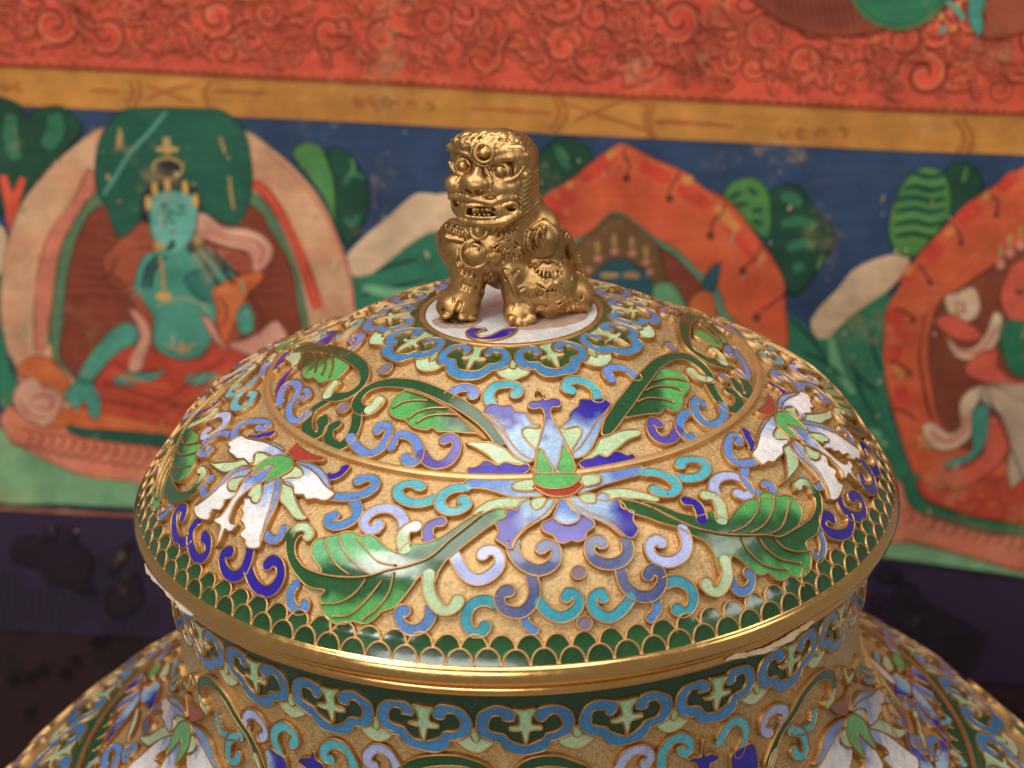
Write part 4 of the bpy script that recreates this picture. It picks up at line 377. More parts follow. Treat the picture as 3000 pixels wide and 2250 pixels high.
('left_shrine','p',[(-1.488,-0.755),(-1.55,-0.822),(-1.613,-0.921),(-1.631,-0.993),(-1.685,-1.037),(-1.484,-1.095),(-1.312,-1.131),(-1.183,-1.058),(-1.069,-0.89),(-1.031,-0.84),(-0.994,-0.791),(-1.104,-0.734),(-1.186,-0.794),(-1.282,-0.807),(-1.356,-0.779)],'red',7,0),
('left_shrine','p',[(-1.861,-1.121),(-1.707,-1.038),(-1.588,-1.056),(-1.334,-1.091),(-1.259,-1.103),(-1.313,-1.148),(-1.486,-1.137),(-1.726,-1.125)],'orange2',8,0),
('left_shrine','p',[(-1.082,-0.731),(-1.008,-0.711),(-0.934,-0.66),(-0.882,-0.626),(-0.838,-0.718),(-0.883,-0.784),(-0.971,-0.782),(-1.038,-0.76)],'pink',8,0),
('left_shrine','p',[(-1.036,-0.587),(-0.999,-0.554),(-0.976,-0.615),(-0.985,-0.68),(-1.021,-0.69),(-1.044,-0.634)],'teal',9,0),
('left_shrine','p',[(-1.47,-0.659),(-1.53,-0.686),(-1.607,-0.777),(-1.662,-0.86),(-1.683,-0.915),(-1.635,-0.925),(-1.58,-0.855),(-1.519,-0.788),(-1.442,-0.736),(-1.438,-0.679)],'teal',9,0),
('left_shrine','p',[(-1.679,-0.911),(-1.635,-0.921),(-1.6,-0.969),(-1.593,-1.032),(-1.61,-1.084),(-1.641,-1.069),(-1.646,-1.019),(-1.674,-1.006),(-1.685,-1.055),(-1.714,-1.016),(-1.746,-0.977),(-1.719,-0.958)],'teal',9,0),
('left_shrine','p',[(-1.468,-0.596),(-1.418,-0.625),(-1.382,-0.701),(-1.406,-0.798),(-1.431,-0.863),(-1.477,-0.858),(-1.459,-0.785),(-1.426,-0.72),(-1.439,-0.657)],'pink',10,0),
('left_shrine','p',[(-1.182,-0.61),(-1.139,-0.639),(-1.116,-0.701),(-1.073,-0.764),(-1.111,-0.734),(-1.147,-0.689)],'pink',10,0),
('left_shrine','p',[(-1.538,-0.909),(-1.507,-0.875),(-1.433,-0.875),(-1.358,-0.863),(-1.326,-0.849),(-1.366,-0.892),(-1.464,-0.921),(-1.523,-0.924)],'teal',9,0),
('left_shrine','p',[(-1.254,-0.886),(-1.195,-0.858),(-1.106,-0.861),(-1.076,-0.874),(-1.143,-0.904),(-1.24,-0.909)],'teal',9,0),
('left_shrine','p',[(-1.733,-1.113),(-1.636,-1.126),(-1.29,-1.14),(-1.291,-1.196),(-1.337,-1.192),(-1.637,-1.167),(-1.734,-1.14)],'halo',9,0),
('left_shrine','p',[(-2.003,-1.096),(-1.963,-1.044),(-1.933,-1.061),(-1.861,-1.122),(-1.733,-1.123),(-1.637,-1.167),(-1.487,-1.184),(-1.261,-1.188),(-1.265,-1.361),(-1.493,-1.351),(-1.644,-1.342),(-1.757,-1.307),(-1.868,-1.255),(-1.956,-1.202),(-1.998,-1.138)],'salmon2',8,0),
('left_shrine','s',[(-1.915,-1.14),(-1.887,-1.148),(-1.881,-1.179),(-1.904,-1.209)],'rust',9,0.01),
('left_shrine','s',[(-1.872,-1.145),(-1.843,-1.153),(-1.837,-1.184),(-1.86,-1.214)],'rust',9,0.01),
('left_shrine','s',[(-1.828,-1.149),(-1.8,-1.158),(-1.794,-1.189),(-1.816,-1.219)],'rust',9,0.01),
('left_shrine','s',[(-1.785,-1.154),(-1.756,-1.162),(-1.75,-1.193),(-1.773,-1.224)],'rust',9,0.01),
('left_shrine','s',[(-1.741,-1.159),(-1.713,-1.167),(-1.707,-1.198),(-1.729,-1.228)],'rust',9,0.01),
('left_shrine','s',[(-1.698,-1.163),(-1.669,-1.172),(-1.663,-1.203),(-1.685,-1.233)],'rust',9,0.01),
('left_shrine','s',[(-1.654,-1.168),(-1.626,-1.176),(-1.619,-1.207),(-1.642,-1.238)],'rust',9,0.01),
('left_shrine','s',[(-1.61,-1.173),(-1.582,-1.181),(-1.576,-1.212),(-1.598,-1.242)],'rust',9,0.01),
('left_shrine','s',[(-1.567,-1.177),(-1.539,-1.186),(-1.532,-1.217),(-1.554,-1.247)],'rust',9,0.01),
('left_shrine','s',[(-1.523,-1.182),(-1.495,-1.19),(-1.488,-1.221),(-1.511,-1.252)],'rust',9,0.01),
('left_shrine','s',[(-1.48,-1.187),(-1.451,-1.195),(-1.445,-1.226),(-1.467,-1.256)],'rust',9,0.01),
('left_shrine','s',[(-1.436,-1.191),(-1.408,-1.2),(-1.401,-1.231),(-1.423,-1.261)],'rust',9,0.01),
('left_shrine','s',[(-1.393,-1.196),(-1.364,-1.204),(-1.357,-1.235),(-1.379,-1.266)],'rust',9,0.01),
('left_shrine','s',[(-1.349,-1.201),(-1.32,-1.209),(-1.314,-1.24),(-1.336,-1.27)],'rust',9,0.01),
('left_shrine','s',[(-1.305,-1.205),(-1.277,-1.214),(-1.27,-1.245),(-1.292,-1.275)],'rust',9,0.01),
('left_shrine','s',[(-1.971,-1.197),(-1.95,-1.22),(-1.926,-1.201)],'brown',9,0.006),
('left_shrine','s',[(-1.926,-1.206),(-1.905,-1.229),(-1.881,-1.21)],'brown',9,0.006),
('left_shrine','s',[(-1.881,-1.214),(-1.86,-1.238),(-1.836,-1.218)],'brown',9,0.006),
('left_shrine','s',[(-1.836,-1.222),(-1.815,-1.246),(-1.791,-1.226)],'brown',9,0.006),
('left_shrine','s',[(-1.791,-1.23),(-1.77,-1.253),(-1.746,-1.234)],'brown',9,0.006),
('left_shrine','s',[(-1.746,-1.237),(-1.724,-1.261),(-1.701,-1.241)],'brown',9,0.006),
('left_shrine','s',[(-1.701,-1.244),(-1.679,-1.267),(-1.656,-1.248)],'brown',9,0.006),
('left_shrine','s',[(-1.656,-1.25),(-1.634,-1.274),(-1.611,-1.254)],'brown',9,0.006),
('left_shrine','s',[(-1.611,-1.256),(-1.589,-1.28),(-1.565,-1.26)],'brown',9,0.006),
('left_shrine','s',[(-1.565,-1.262),(-1.544,-1.285),(-1.52,-1.266)],'brown',9,0.006),
('left_shrine','s',[(-1.52,-1.267),(-1.498,-1.291),(-1.475,-1.271)],'brown',9,0.006),
('left_shrine','s',[(-1.475,-1.272),(-1.453,-1.295),(-1.43,-1.276)],'brown',9,0.006),
('left_shrine','s',[(-1.43,-1.276),(-1.408,-1.3),(-1.384,-1.28)],'brown',9,0.006),
('left_shrine','s',[(-1.384,-1.28),(-1.362,-1.304),(-1.339,-1.284)],'brown',9,0.006),
('left_shrine','s',[(-1.339,-1.283),(-1.317,-1.307),(-1.294,-1.287)],'brown',9,0.006),
('left_shrine','s',[(-1.294,-1.286),(-1.271,-1.31),(-1.248,-1.29)],'brown',9,0.006),
('left_shrine','p',[(-1.927,-0.881),(-1.861,-0.823),(-1.795,-0.827),(-1.744,-0.88),(-1.715,-0.919),(-1.748,-0.985),(-1.815,-0.949),(-1.867,-0.935)],'orange2',9,0),
('left_shrine','p',[(-1.949,-1.011),(-1.912,-0.938),(-1.851,-0.917),(-1.823,-0.955),(-1.778,-0.955),(-1.742,-0.985),(-1.742,-1.017),(-1.809,-1.119),(-1.861,-1.114),(-1.919,-1.076)],'pink',10,0),
('left_shrine','s',[(-1.871,-1.007),(-1.825,-0.988),(-1.788,-1.01),(-1.805,-1.052),(-1.85,-1.046)],'rust',11,0.008),
('left_shrine','s',[(-1.923,-1.01),(-1.889,-1.073),(-1.815,-1.093)],'rust',11,0.008),
('left_shrine','p',[(-2.075,-1.174),(-1.998,-1.145),(-1.956,-1.204),(-1.868,-1.257),(-1.757,-1.309),(-1.644,-1.345),(-1.493,-1.353),(-1.227,-1.359),(-1.23,-1.494),(-1.451,-1.475),(-1.726,-1.472),(-2.093,-1.463)],'meadow',6,0),
('left_shrine','s',[(-1.583,-0.918),(-1.479,-0.945),(-1.361,-0.979),(-1.212,-1.011)],'maroon',9,0.01),
('left_shrine','s',[(-1.601,-0.992),(-1.481,-1.01),(-1.333,-1.042)],'maroon',9,0.01),
('left_shrine','s',[(-1.09,-0.795),(-1.195,-0.865),(-1.286,-0.95),(-1.407,-1.022)],'maroon',9,0.01),
('left_shrine','s',[(-1.143,-0.862),(-1.219,-0.955),(-1.332,-1.026)],'maroon',9,0.01),
('left_shrine','s',[(-1.535,-0.827),(-1.447,-0.862),(-1.358,-0.849)],'maroon',9,0.01),
('left_shrine','s',[(-1.559,-0.868),(-1.434,-0.91),(-1.307,-0.927)],'orange',9,0.012),
('left_shrine','s',[(-1.061,-0.825),(-1.166,-0.919),(-1.272,-0.998)],'orange',9,0.012),
('left_shrine','s',[(-1.336,-0.174),(-1.307,-0.165)],'ink',10,0.008),
('left_shrine','s',[(-1.267,-0.167),(-1.235,-0.173)],'ink',10,0.008),
('left_shrine','s',[(-1.293,-0.187),(-1.298,-0.232),(-1.28,-0.239)],'tealdark',10,0.008),
('left_shrine','s',[(-1.302,-0.27),(-1.273,-0.273)],'rust',10,0.009),
('left_shrine','s',[(-1.35,-0.573),(-1.343,-0.582)],'gold',10,0.01),
('left_shrine','s',[(-1.328,-0.564),(-1.321,-0.573)],'gold',10,0.01),
('left_shrine','s',[(-1.306,-0.555),(-1.299,-0.564)],'gold',10,0.01),
('left_shrine','s',[(-1.284,-0.546),(-1.276,-0.555)],'gold',10,0.01),
('left_shrine','s',[(-1.261,-0.537),(-1.254,-0.546)],'gold',10,0.01),
('left_shrine','s',[(-1.24,-0.543),(-1.233,-0.552)],'gold',10,0.01),
('left_shrine','s',[(-1.218,-0.55),(-1.211,-0.559)],'gold',10,0.01),
('left_shrine','s',[(-1.196,-0.557),(-1.189,-0.566)],'gold',10,0.01),
('left_shrine','s',[(-1.174,-0.563),(-1.167,-0.572)],'gold',10,0.01),
('left_shrine','s',[(-0.998,-0.476),(-0.977,-0.545),(-0.941,-0.613),(-0.956,-0.693)],'brown',9,0.007),
('left_shrine','s',[(-1.115,-0.529),(-1.08,-0.589),(-1.103,-0.661)],'brown',9,0.007),
('left_shrine','s',[(-1.505,-0.395),(-1.536,-0.458),(-1.494,-0.495)],'brown',9,0.007),
('centre_shrine','p',[(0.09,-0.123),(0.191,-0.021),(0.28,0.05),(0.387,0.15),(0.428,0.168),(0.472,0.154),(0.572,0.107),(0.675,0.068),(0.742,0.013),(0.836,-0.032),(0.914,-0.11),(0.985,-0.196),(1.041,-0.269),(1.085,-0.35),(1.096,-0.434),(1.118,-0.553),(1.104,-0.636),(0.92,-0.701),(0.042,-0.709),(0.023,-0.247)],'orange',2,0),
('centre_shrine','s',[(0.334,0.082),(0.402,0.122)],'redor',3,0.04),
('centre_shrine','s',[(0.281,0.02),(0.335,0.067),(0.389,0.106)],'redor',3,0.05),
('centre_shrine','s',[(0.139,-0.105),(0.2,-0.058),(0.264,-0.054)],'redor',3,0.07),
('centre_shrine','s',[(0.503,0.09),(0.561,0.064),(0.619,0.038)],'redor',3,0.05),
('centre_shrine','s',[(0.649,0.01),(0.715,-0.024),(0.775,-0.065)],'redor',3,0.05),
('centre_shrine','s',[(0.149,-0.165),(0.217,-0.116)],'redor',3,0.06),
('centre_shrine','s',[(0.844,-0.129),(0.906,-0.193),(0.955,-0.258)],'redor',3,0.03),
('centre_shrine','s',[(0.401,0.144),(0.375,0.106)],'amber',4,0.03),
('centre_shrine','s',[(0.681,0.055),(0.691,0.019)],'amber',4,0.04),
('centre_shrine','s',[(0.803,-0.056),(0.85,-0.113),(0.895,-0.148)],'amber',4,0.04),
('centre_shrine','s',[(0.981,-0.234),(0.999,-0.271)],'amber',4,0.03),
('centre_shrine','s',[(0.226,-0.012),(0.254,0.004)],'amber',4,0.03),
('centre_shrine','s',[(0.439,0.156),(0.437,0.124),(0.464,0.088),(0.452,0.058)],'brown',5,0.007),
('centre_shrine','s',[(0.651,0.076),(0.64,0.039),(0.621,0.008),(0.616,-0.014)],'brown',5,0.007),
('centre_shrine','s',[(0.834,-0.044),(0.826,-0.085),(0.793,-0.116),(0.789,-0.154)],'brown',5,0.007),
('centre_shrine','s',[(0.986,-0.204),(0.975,-0.25),(0.942,-0.282),(0.922,-0.298)],'brown',5,0.007),
('centre_shrine','s',[(1.102,-0.38),(1.063,-0.428),(1.009,-0.47)],'brown',5,0.007),
('centre_shrine','s',[(0.452,0.053),(0.453,0.02)],'brown',5,0.024),
('centre_shrine','s',[(0.62,-0.02),(0.62,-0.052)],'brown',5,0.024),
('centre_shrine','s',[(0.788,-0.16),(0.789,-0.193)],'brown',5,0.024),
('centre_shrine','s',[(0.922,-0.296),(0.924,-0.33)],'brown',5,0.024),
('centre_shrine','s',[(0.992,-0.484),(0.994,-0.519)],'brown',5,0.024),
('centre_shrine','p',[(0.24,-0.273),(0.335,-0.185),(0.417,-0.102),(0.519,-0.157),(0.594,-0.209),(0.668,-0.247),(0.76,-0.329),(0.833,-0.394),(0.865,-0.477),(0.896,-0.585),(0.221,-0.621)],'teal2',4,0),
('centre_shrine','p',[(0.255,-0.287),(0.336,-0.208),(0.417,-0.121),(0.52,-0.175),(0.595,-0.232),(0.663,-0.274),(0.747,-0.353),(0.81,-0.419),(0.838,-0.494),(0.86,-0.587),(0.236,-0.62)],'maroon2',5,0),
('centre_shrine','p',[(0.417,-0.113),(0.505,-0.155),(0.582,-0.219),(0.616,-0.306),(0.63,-0.397),(0.615,-0.522),(0.29,-0.539),(0.268,-0.273),(0.349,-0.178)],'olive',6,0),
('centre_shrine','p',[(0.352,-0.36),(0.399,-0.304),(0.47,-0.293),(0.53,-0.328),(0.569,-0.356),(0.589,-0.461),(0.58,-0.539),(0.327,-0.553),(0.32,-0.431)],'slate',7,0),
('centre_shrine','s',[(0.362,-0.282),(0.364,-0.308)],'pink',8,0.036),
('centre_shrine','s',[(0.355,-0.225),(0.362,-0.274)],'ochre',8,0.016),
('centre_shrine','s',[(0.425,-0.248),(0.426,-0.274)],'pink',8,0.036),
('centre_shrine','s',[(0.418,-0.192),(0.424,-0.241)],'ochre',8,0.016),
('centre_shrine','s',[(0.493,-0.254),(0.495,-0.279)],'pink',8,0.036),
('centre_shrine','s',[(0.486,-0.198),(0.493,-0.246)],'ochre',8,0.016),
('centre_shrine','s',[(0.549,-0.289),(0.551,-0.314)],'pink',8,0.036),
('centre_shrine','s',[(0.542,-0.232),(0.549,-0.281)],'ochre',8,0.016),
('centre_shrine','s',[(0.329,-0.334),(0.33,-0.355)],'pink',8,0.03),
('centre_shrine','s',[(0.566,-0.329),(0.567,-0.35)],'pink',8,0.03),
('centre_shrine','s',[(0.377,-0.361),(0.41,-0.362),(0.446,-0.358)],'ochre',8,0.022),
('centre_shrine','s',[(0.464,-0.357),(0.496,-0.357),(0.525,-0.359)],'ochre',8,0.022),
('centre_shrine','p',[(0.585,-0.4),(0.649,-0.381),(0.696,-0.44),(0.732,-0.531),(0.595,-0.538)],'hilllight',7,0),
('centre_shrine','p',[(0.783,-0.343),(0.808,-0.296),(0.835,-0.28),(0.83,-0.356),(0.816,-0.403),(0.773,-0.405)],'slate',7,0),
('centre_shrine','p',[(0.726,-0.454),(0.773,-0.405),(0.818,-0.426),(0.835,-0.549),(0.749,-0.561)],'orange2',8,0),
('right_shrine','p',[(2.079,0.247),(1.947,0.153),(1.864,0.087),(1.75,-0.007),(1.646,-0.139),(1.579,-0.233),(1.523,-0.365),(1.495,-0.432),(1.495,-0.533),(1.505,-0.649),(1.544,-0.806),(1.607,-0.973),(1.678,-1.133),(1.758,-1.244),(2.375,-1.375),(2.134,0.249)],'orange',2,0),
('right_shrine','s',[(1.922,0.123),(1.868,0.054)],'redor',3,0.05),
('right_shrine','s',[(1.791,-0.001),(1.731,-0.079)],'redor',3,0.06),
('right_shrine','s',[(1.671,-0.164),(1.621,-0.227)],'redor',3,0.06),
('right_shrine','s',[(1.531,-0.438),(1.524,-0.5)],'redor',3,0.07),
('right_shrine','s',[(1.535,-0.593),(1.549,-0.655)],'redor',3,0.06),
('right_shrine','s',[(1.583,-0.764),(1.607,-0.842)],'redor',3,0.05),
('right_shrine','s',[(1.558,-0.298),(1.555,-0.329)],'redor',3,0.06),
('right_shrine','s',[(1.827,0.045),(1.81,0.014)],'amber',4,0.03),
('right_shrine','s',[(1.719,-0.094),(1.688,-0.133)],'amber',4,0.03),
('right_shrine','s',[(1.567,-0.252),(1.551,-0.299)],'amber',4,0.03),
('right_shrine','s',[(1.545,-0.687),(1.592,-0.716)],'amber',4,0.03),
('right_shrine','s',[(1.682,-0.984),(1.746,-1.021)],'amber',4,0.04),
('right_shrine','s',[(1.835,0.038),(1.867,0.01),(1.866,-0.035)],'brown',5,0.008),
('right_shrine','s',[(1.703,-0.08),(1.736,-0.123),(1.747,-0.153)],'brown',5,0.008),
('right_shrine','s',[(1.596,-0.251),(1.629,-0.295),(1.646,-0.317)],'brown',5,0.008),
('right_shrine','s',[(1.517,-0.438),(1.561,-0.444),(1.608,-0.48)],'brown',5,0.008),
('right_shrine','s',[(1.52,-0.656),(1.572,-0.669),(1.613,-0.707)],'brown',5,0.008),
('right_shrine','s',[(1.565,-0.861),(1.618,-0.874),(1.658,-0.904)],'brown',5,0.008),
('right_shrine','s',[(1.866,-0.031),(1.869,-0.053)],'brown',5,0.022),
('right_shrine','s',[(1.747,-0.149),(1.749,-0.171)],'brown',5,0.022),
('right_shrine','s',[(1.646,-0.313),(1.649,-0.335)],'brown',5,0.022),
('right_shrine','s',[(1.6,-0.469),(1.603,-0.492)],'brown',5,0.022),
('right_shrine','s',[(1.612,-0.695),(1.615,-0.718)],'brown',5,0.022),
('right_shrine','p',[(2.171,-0.004),(1.989,-0.147),(1.887,-0.243),(1.764,-0.345),(1.66,-0.431),(1.644,-0.563),(1.65,-0.681),(1.714,-0.877),(1.767,-0.955),(1.879,-1.021),(2.319,-0.997)],'maroon2',4,0),
('right_shrine','s',[(1.972,-0.029),(1.842,-0.17),(1.748,-0.273),(1.684,-0.391),(1.659,-0.485),(1.664,-0.641),(1.727,-0.868),(1.765,-0.938)],'orange',5,0.022),
('right_shrine','p',[(1.704,-1.163),(1.798,-1.201),(1.97,-1.149),(2.336,-1.112),(2.375,-1.375),(2.154,-1.339),(1.954,-1.317),(1.799,-1.275),(1.727,-1.238)],'red',6,0),
('right_shrine','s',[(1.753,-1.201),(1.756,-1.205)],'gold',7,0.012),
('right_shrine','s',[(1.791,-1.235),(1.794,-1.238)],'gold',7,0.012),
('right_shrine','s',[(1.828,-1.269),(1.832,-1.272)],'gold',7,0.012),
('right_shrine','s',[(1.855,-1.211),(1.858,-1.215)],'gold',7,0.012),
('right_shrine','s',[(1.893,-1.245),(1.896,-1.248)],'gold',7,0.012),
('right_shrine','s',[(1.931,-1.279),(1.934,-1.282)],'gold',7,0.012),
('right_shrine','s',[(1.957,-1.221),(1.96,-1.225)],'gold',7,0.012),
('right_shrine','s',[(1.995,-1.255),(1.998,-1.258)],'gold',7,0.012),
('right_shrine','s',[(2.033,-1.289),(2.036,-1.292)],'gold',7,0.012),
('right_shrine','s',[(2.059,-1.231),(2.062,-1.235)],'gold',7,0.012),
('right_shrine','s',[(2.097,-1.265),(2.101,-1.268)],'gold',7,0.012),
('right_shrine','s',[(2.136,-1.299),(2.139,-1.302)],'gold',7,0.012),
('right_shrine','p',[(1.712,-0.382),(1.76,-0.364),(1.814,-0.338),(1.85,-0.398),(1.844,-0.46),(1.782,-0.486),(1.742,-0.457)],'cream',6,0),
('right_shrine','p',[(1.758,-0.41),(1.786,-0.401),(1.798,-0.439),(1.771,-0.452)],'pink',7,0),
('right_shrine','p',[(1.937,-0.301),(1.977,-0.223),(2.201,-0.204),(2.244,-0.492),(2.034,-0.474),(1.973,-0.462),(1.938,-0.41),(1.925,-0.355)],'coral',7,0),
('right_shrine','s',[(1.979,-0.345),(2.001,-0.351),(2.016,-0.343)],'ink',8,0.014),
('right_shrine','s',[(1.905,-0.219),(1.913,-0.257)],'pink',8,0.03),
('right_shrine','s',[(1.897,-0.16),(1.904,-0.212)],'ochre',8,0.016),
('right_shrine','s',[(1.934,-0.173),(1.942,-0.21)],'pink',8,0.03),
('right_shrine','s',[(1.926,-0.113),(1.933,-0.165)],'ochre',8,0.016),
('right_shrine','s',[(1.972,-0.141),(1.98,-0.178)],'pink',8,0.03),
('right_shrine','s',[(1.964,-0.081),(1.971,-0.133)],'ochre',8,0.016),
('right_shrine','p',[(1.688,-0.483),(1.734,-0.45),(1.811,-0.484),(1.858,-0.513),(1.883,-0.543),(1.821,-0.562),(1.746,-0.542)],'coral',7,0),
('right_shrine','p',[(1.743,-0.55),(1.789,-0.595),(1.846,-0.592),(1.889,-0.535),(1.912,-0.433),(1.942,-0.446),(1.947,-0.532),(1.907,-0.612),(1.852,-0.638),(1.785,-0.626)],'cream',8,0),
('right_shrine','s',[(1.774,-0.596),(1.842,-0.615),(1.894,-0.573),(1.927,-0.494)],'pink',9,0.018),
('right_shrine','p',[(1.947,-0.477),(2.024,-0.465),(2.242,-0.477),(2.269,-0.663),(2.057,-0.706),(1.983,-0.639),(1.952,-0.57)],'halo2',8,0),
('right_shrine','p',[(1.827,-0.671),(1.871,-0.614),(1.947,-0.586),(1.948,-0.649),(2.007,-0.709),(2.134,-0.734),(2.079,-0.8),(1.953,-0.744),(1.862,-0.717)],'coral',9,0),
('right_shrine','p',[(1.826,-0.83),(1.861,-0.765),(1.952,-0.736),(2.002,-0.725),(1.921,-0.777),(1.881,-0.859),(1.892,-0.948),(1.841,-1.015),(1.777,-1.035),(1.721,-0.998),(1.691,-0.934),(1.733,-0.916),(1.798,-0.961),(1.845,-0.926)],'cream',9,0),
('right_shrine','s',[(1.723,-0.957),(1.794,-0.994),(1.855,-0.95),(1.861,-0.877)],'pink',10,0.03),
('right_shrine','p',[(1.881,-0.859),(1.935,-0.824),(1.951,-0.952),(1.933,-1.035),(1.873,-1.087),(1.801,-1.108),(1.804,-1.075),(1.896,-1.037),(1.892,-0.948)],'teal',10,0),
('right_shrine','p',[(1.79,-1.135),(1.875,-1.104),(1.947,-1.034),(1.943,-0.888),(1.994,-0.885),(2.033,-0.948),(2.043,-1.02),(1.968,-1.133),(1.864,-1.197),(1.819,-1.191)],'coral',9,0),
('right_shrine','p',[(1.892,-0.779),(1.989,-0.735),(2.285,-0.767),(2.334,-1.096),(2.117,-1.139),(2.086,-1.184),(2.056,-1.128),(2.045,-0.98),(1.994,-0.871),(1.935,-0.824)],'fur',9,0),
('right_shrine','s',[(1.929,-0.785),(1.955,-0.815)],'ink',10,0.005),
('right_shrine','s',[(1.943,-0.81),(1.969,-0.841)],'ink',10,0.005),
('right_shrine','s',[(1.957,-0.836),(1.983,-0.867)],'ink',10,0.005),
('right_shrine','s',[(1.97,-0.862),(1.996,-0.892)],'ink',10,0.005),
('right_shrine','s',[(1.984,-0.887),(2.01,-0.918)],'ink',10,0.005),
('right_shrine','s',[(1.998,-0.913),(2.024,-0.944)],'ink',10,0.005),
('right_shrine','s',[(2.012,-0.939),(2.038,-0.97)],'ink',10,0.005),
('right_shrine','s',[(2.025,-0.965),(2.052,-0.996)],'ink',10,0.005),
('right_shrine','s',[(2.039,-0.991),(2.066,-1.022)],'ink',10,0.005),
('right_shrine','s',[(2.053,-1.017),(2.08,-1.049)],'ink',10,0.005),
('right_shrine','s',[(2.067,-1.044),(2.094,-1.075)],'ink',10,0.005),
('right_shrine','s',[(2.081,-1.07),(2.108,-1.101)],'ink',10,0.005),
('right_shrine','s',[(2.095,-1.096),(2.122,-1.128)],'ink',10,0.005),
('right_shrine','s',[(2.109,-1.123),(2.136,-1.154)],'ink',10,0.005),
('right_shrine','p',[(1.646,-1.193),(1.672,-1.144),(1.709,-1.146),(1.692,-1.188),(1.728,-1.246),(1.8,-1.284),(1.994,-1.331),(2.374,-1.368),(2.381,-1.417),(2.162,-1.398),(2.001,-1.39),(1.807,-1.342),(1.697,-1.298)],'halo2',8,0),
('right_shrine','p',[(1.526,-1.173),(1.647,-1.191),(1.704,-1.289),(1.807,-1.342),(2.001,-1.39),(2.382,-1.419),(2.405,-1.578),(2.184,-1.558),(2.018,-1.517),(1.861,-1.474),(1.707,-1.449),(1.555,-1.44)],'salmon2',7,0),
('right_shrine','s',[(1.66,-1.299),(1.691,-1.31),(1.699,-1.342),(1.675,-1.365)],'rust',9,0.01),
('right_shrine','s',[(1.706,-1.308),(1.737,-1.319),(1.745,-1.352),(1.721,-1.374)],'rust',9,0.01),
('right_shrine','s',[(1.752,-1.317),(1.783,-1.328),(1.791,-1.361),(1.767,-1.383)],'rust',9,0.01),
('right_shrine','s',[(1.798,-1.326),(1.829,-1.337),(1.837,-1.37),(1.814,-1.392)],'rust',9,0.01),
('right_shrine','s',[(1.844,-1.335),(1.876,-1.347),(1.883,-1.379),(1.86,-1.402)],'rust',9,0.01),
('right_shrine','s',[(1.89,-1.344),(1.922,-1.356),(1.93,-1.388),(1.906,-1.411)],'rust',9,0.01),
('right_shrine','s',[(1.937,-1.353),(1.968,-1.365),(1.976,-1.397),(1.953,-1.42)],'rust',9,0.01),
('right_shrine','s',[(1.983,-1.362),(2.014,-1.374),(2.022,-1.407),(1.999,-1.429)],'rust',9,0.01),
('right_shrine','s',[(2.029,-1.371),(2.061,-1.383),(2.069,-1.416),(2.045,-1.438)],'rust',9,0.01),
('right_shrine','s',[(2.075,-1.381),(2.107,-1.392),(2.115,-1.425),(2.092,-1.447)],'rust',9,0.01),
('right_shrine','s',[(2.122,-1.39),(2.153,-1.401),(2.162,-1.434),(2.138,-1.457)],'rust',9,0.01),
('right_shrine','s',[(2.168,-1.399),(2.2,-1.411),(2.208,-1.443),(2.185,-1.466)],'rust',9,0.01),
('right_shrine','s',[(2.215,-1.408),(2.246,-1.42),(2.255,-1.452),(2.232,-1.475)],'rust',9,0.01),
('right_shrine','s',[(2.261,-1.417),(2.293,-1.429),(2.301,-1.462),(2.278,-1.484)],'rust',9,0.01),
('right_shrine','s',[(1.675,-1.433),(1.697,-1.453),(1.715,-1.439)],'brown',9,0.005),
('right_shrine','s',[(1.715,-1.441),(1.738,-1.462),(1.755,-1.447)],'brown',9,0.005),
('right_shrine','s',[(1.756,-1.45),(1.778,-1.471),(1.796,-1.456)],'brown',9,0.005),
('right_shrine','s',[(1.796,-1.459),(1.818,-1.48),(1.836,-1.465)],'brown',9,0.005),
('right_shrine','s',[(1.836,-1.467),(1.859,-1.488),(1.876,-1.474)],'brown',9,0.005),
('right_shrine','s',[(1.877,-1.476),(1.899,-1.497),(1.917,-1.482)],'brown',9,0.005),
('right_shrine','s',[(1.917,-1.485),(1.939,-1.506),(1.957,-1.491)],'brown',9,0.005),
('right_shrine','s',[(1.958,-1.494),(1.98,-1.515),(1.998,-1.5)],'brown',9,0.005),
('right_shrine','s',[(1.998,-1.502),(2.02,-1.523),(2.038,-1.509)],'brown',9,0.005),
('right_shrine','s',[(2.038,-1.511),(2.061,-1.532),(2.079,-1.517)],'brown',9,0.005),
('right_shrine','s',[(2.079,-1.52),(2.101,-1.541),(2.119,-1.526)],'brown',9,0.005),
('right_shrine','s',[(2.12,-1.529),(2.142,-1.55),(2.16,-1.535)],'brown',9,0.005),
('right_shrine','s',[(2.16,-1.537),(2.183,-1.558),(2.2,-1.544)],'brown',9,0.005),
('right_shrine','s',[(2.201,-1.546),(2.223,-1.567),(2.241,-1.552)],'brown',9,0.005),
('right_shrine','p',[(1.402,-1.414),(1.707,-1.448),(1.861,-1.473),(2.018,-1.515),(2.184,-1.557),(2.486,-1.608),(2.489,-1.633),(2.187,-1.578),(1.947,-1.553),(1.641,-1.528),(1.412,-1.516)],'meadow',6,0),
('brocade','p',[(-1.999,-1.698),(-1.965,-1.65),(-1.908,-1.635),(-1.826,-1.653),(-1.754,-1.637),(-1.684,-1.679),(-1.655,-1.747),(-1.679,-1.83),(-1.64,-1.886),(-1.692,-1.884),(-1.763,-1.847),(-1.835,-1.839),(-1.879,-1.783),(-1.935,-1.763),(-1.991,-1.749)],'brocdark',2,0),
('brocade','p',[(-1.614,-1.897),(-1.56,-1.835),(-1.502,-1.785),(-1.471,-1.783),(-1.457,-1.84),(-1.443,-1.898),(-1.486,-1.948),(-1.539,-1.987),(-1.591,-1.966)],'brocdark',2,0),
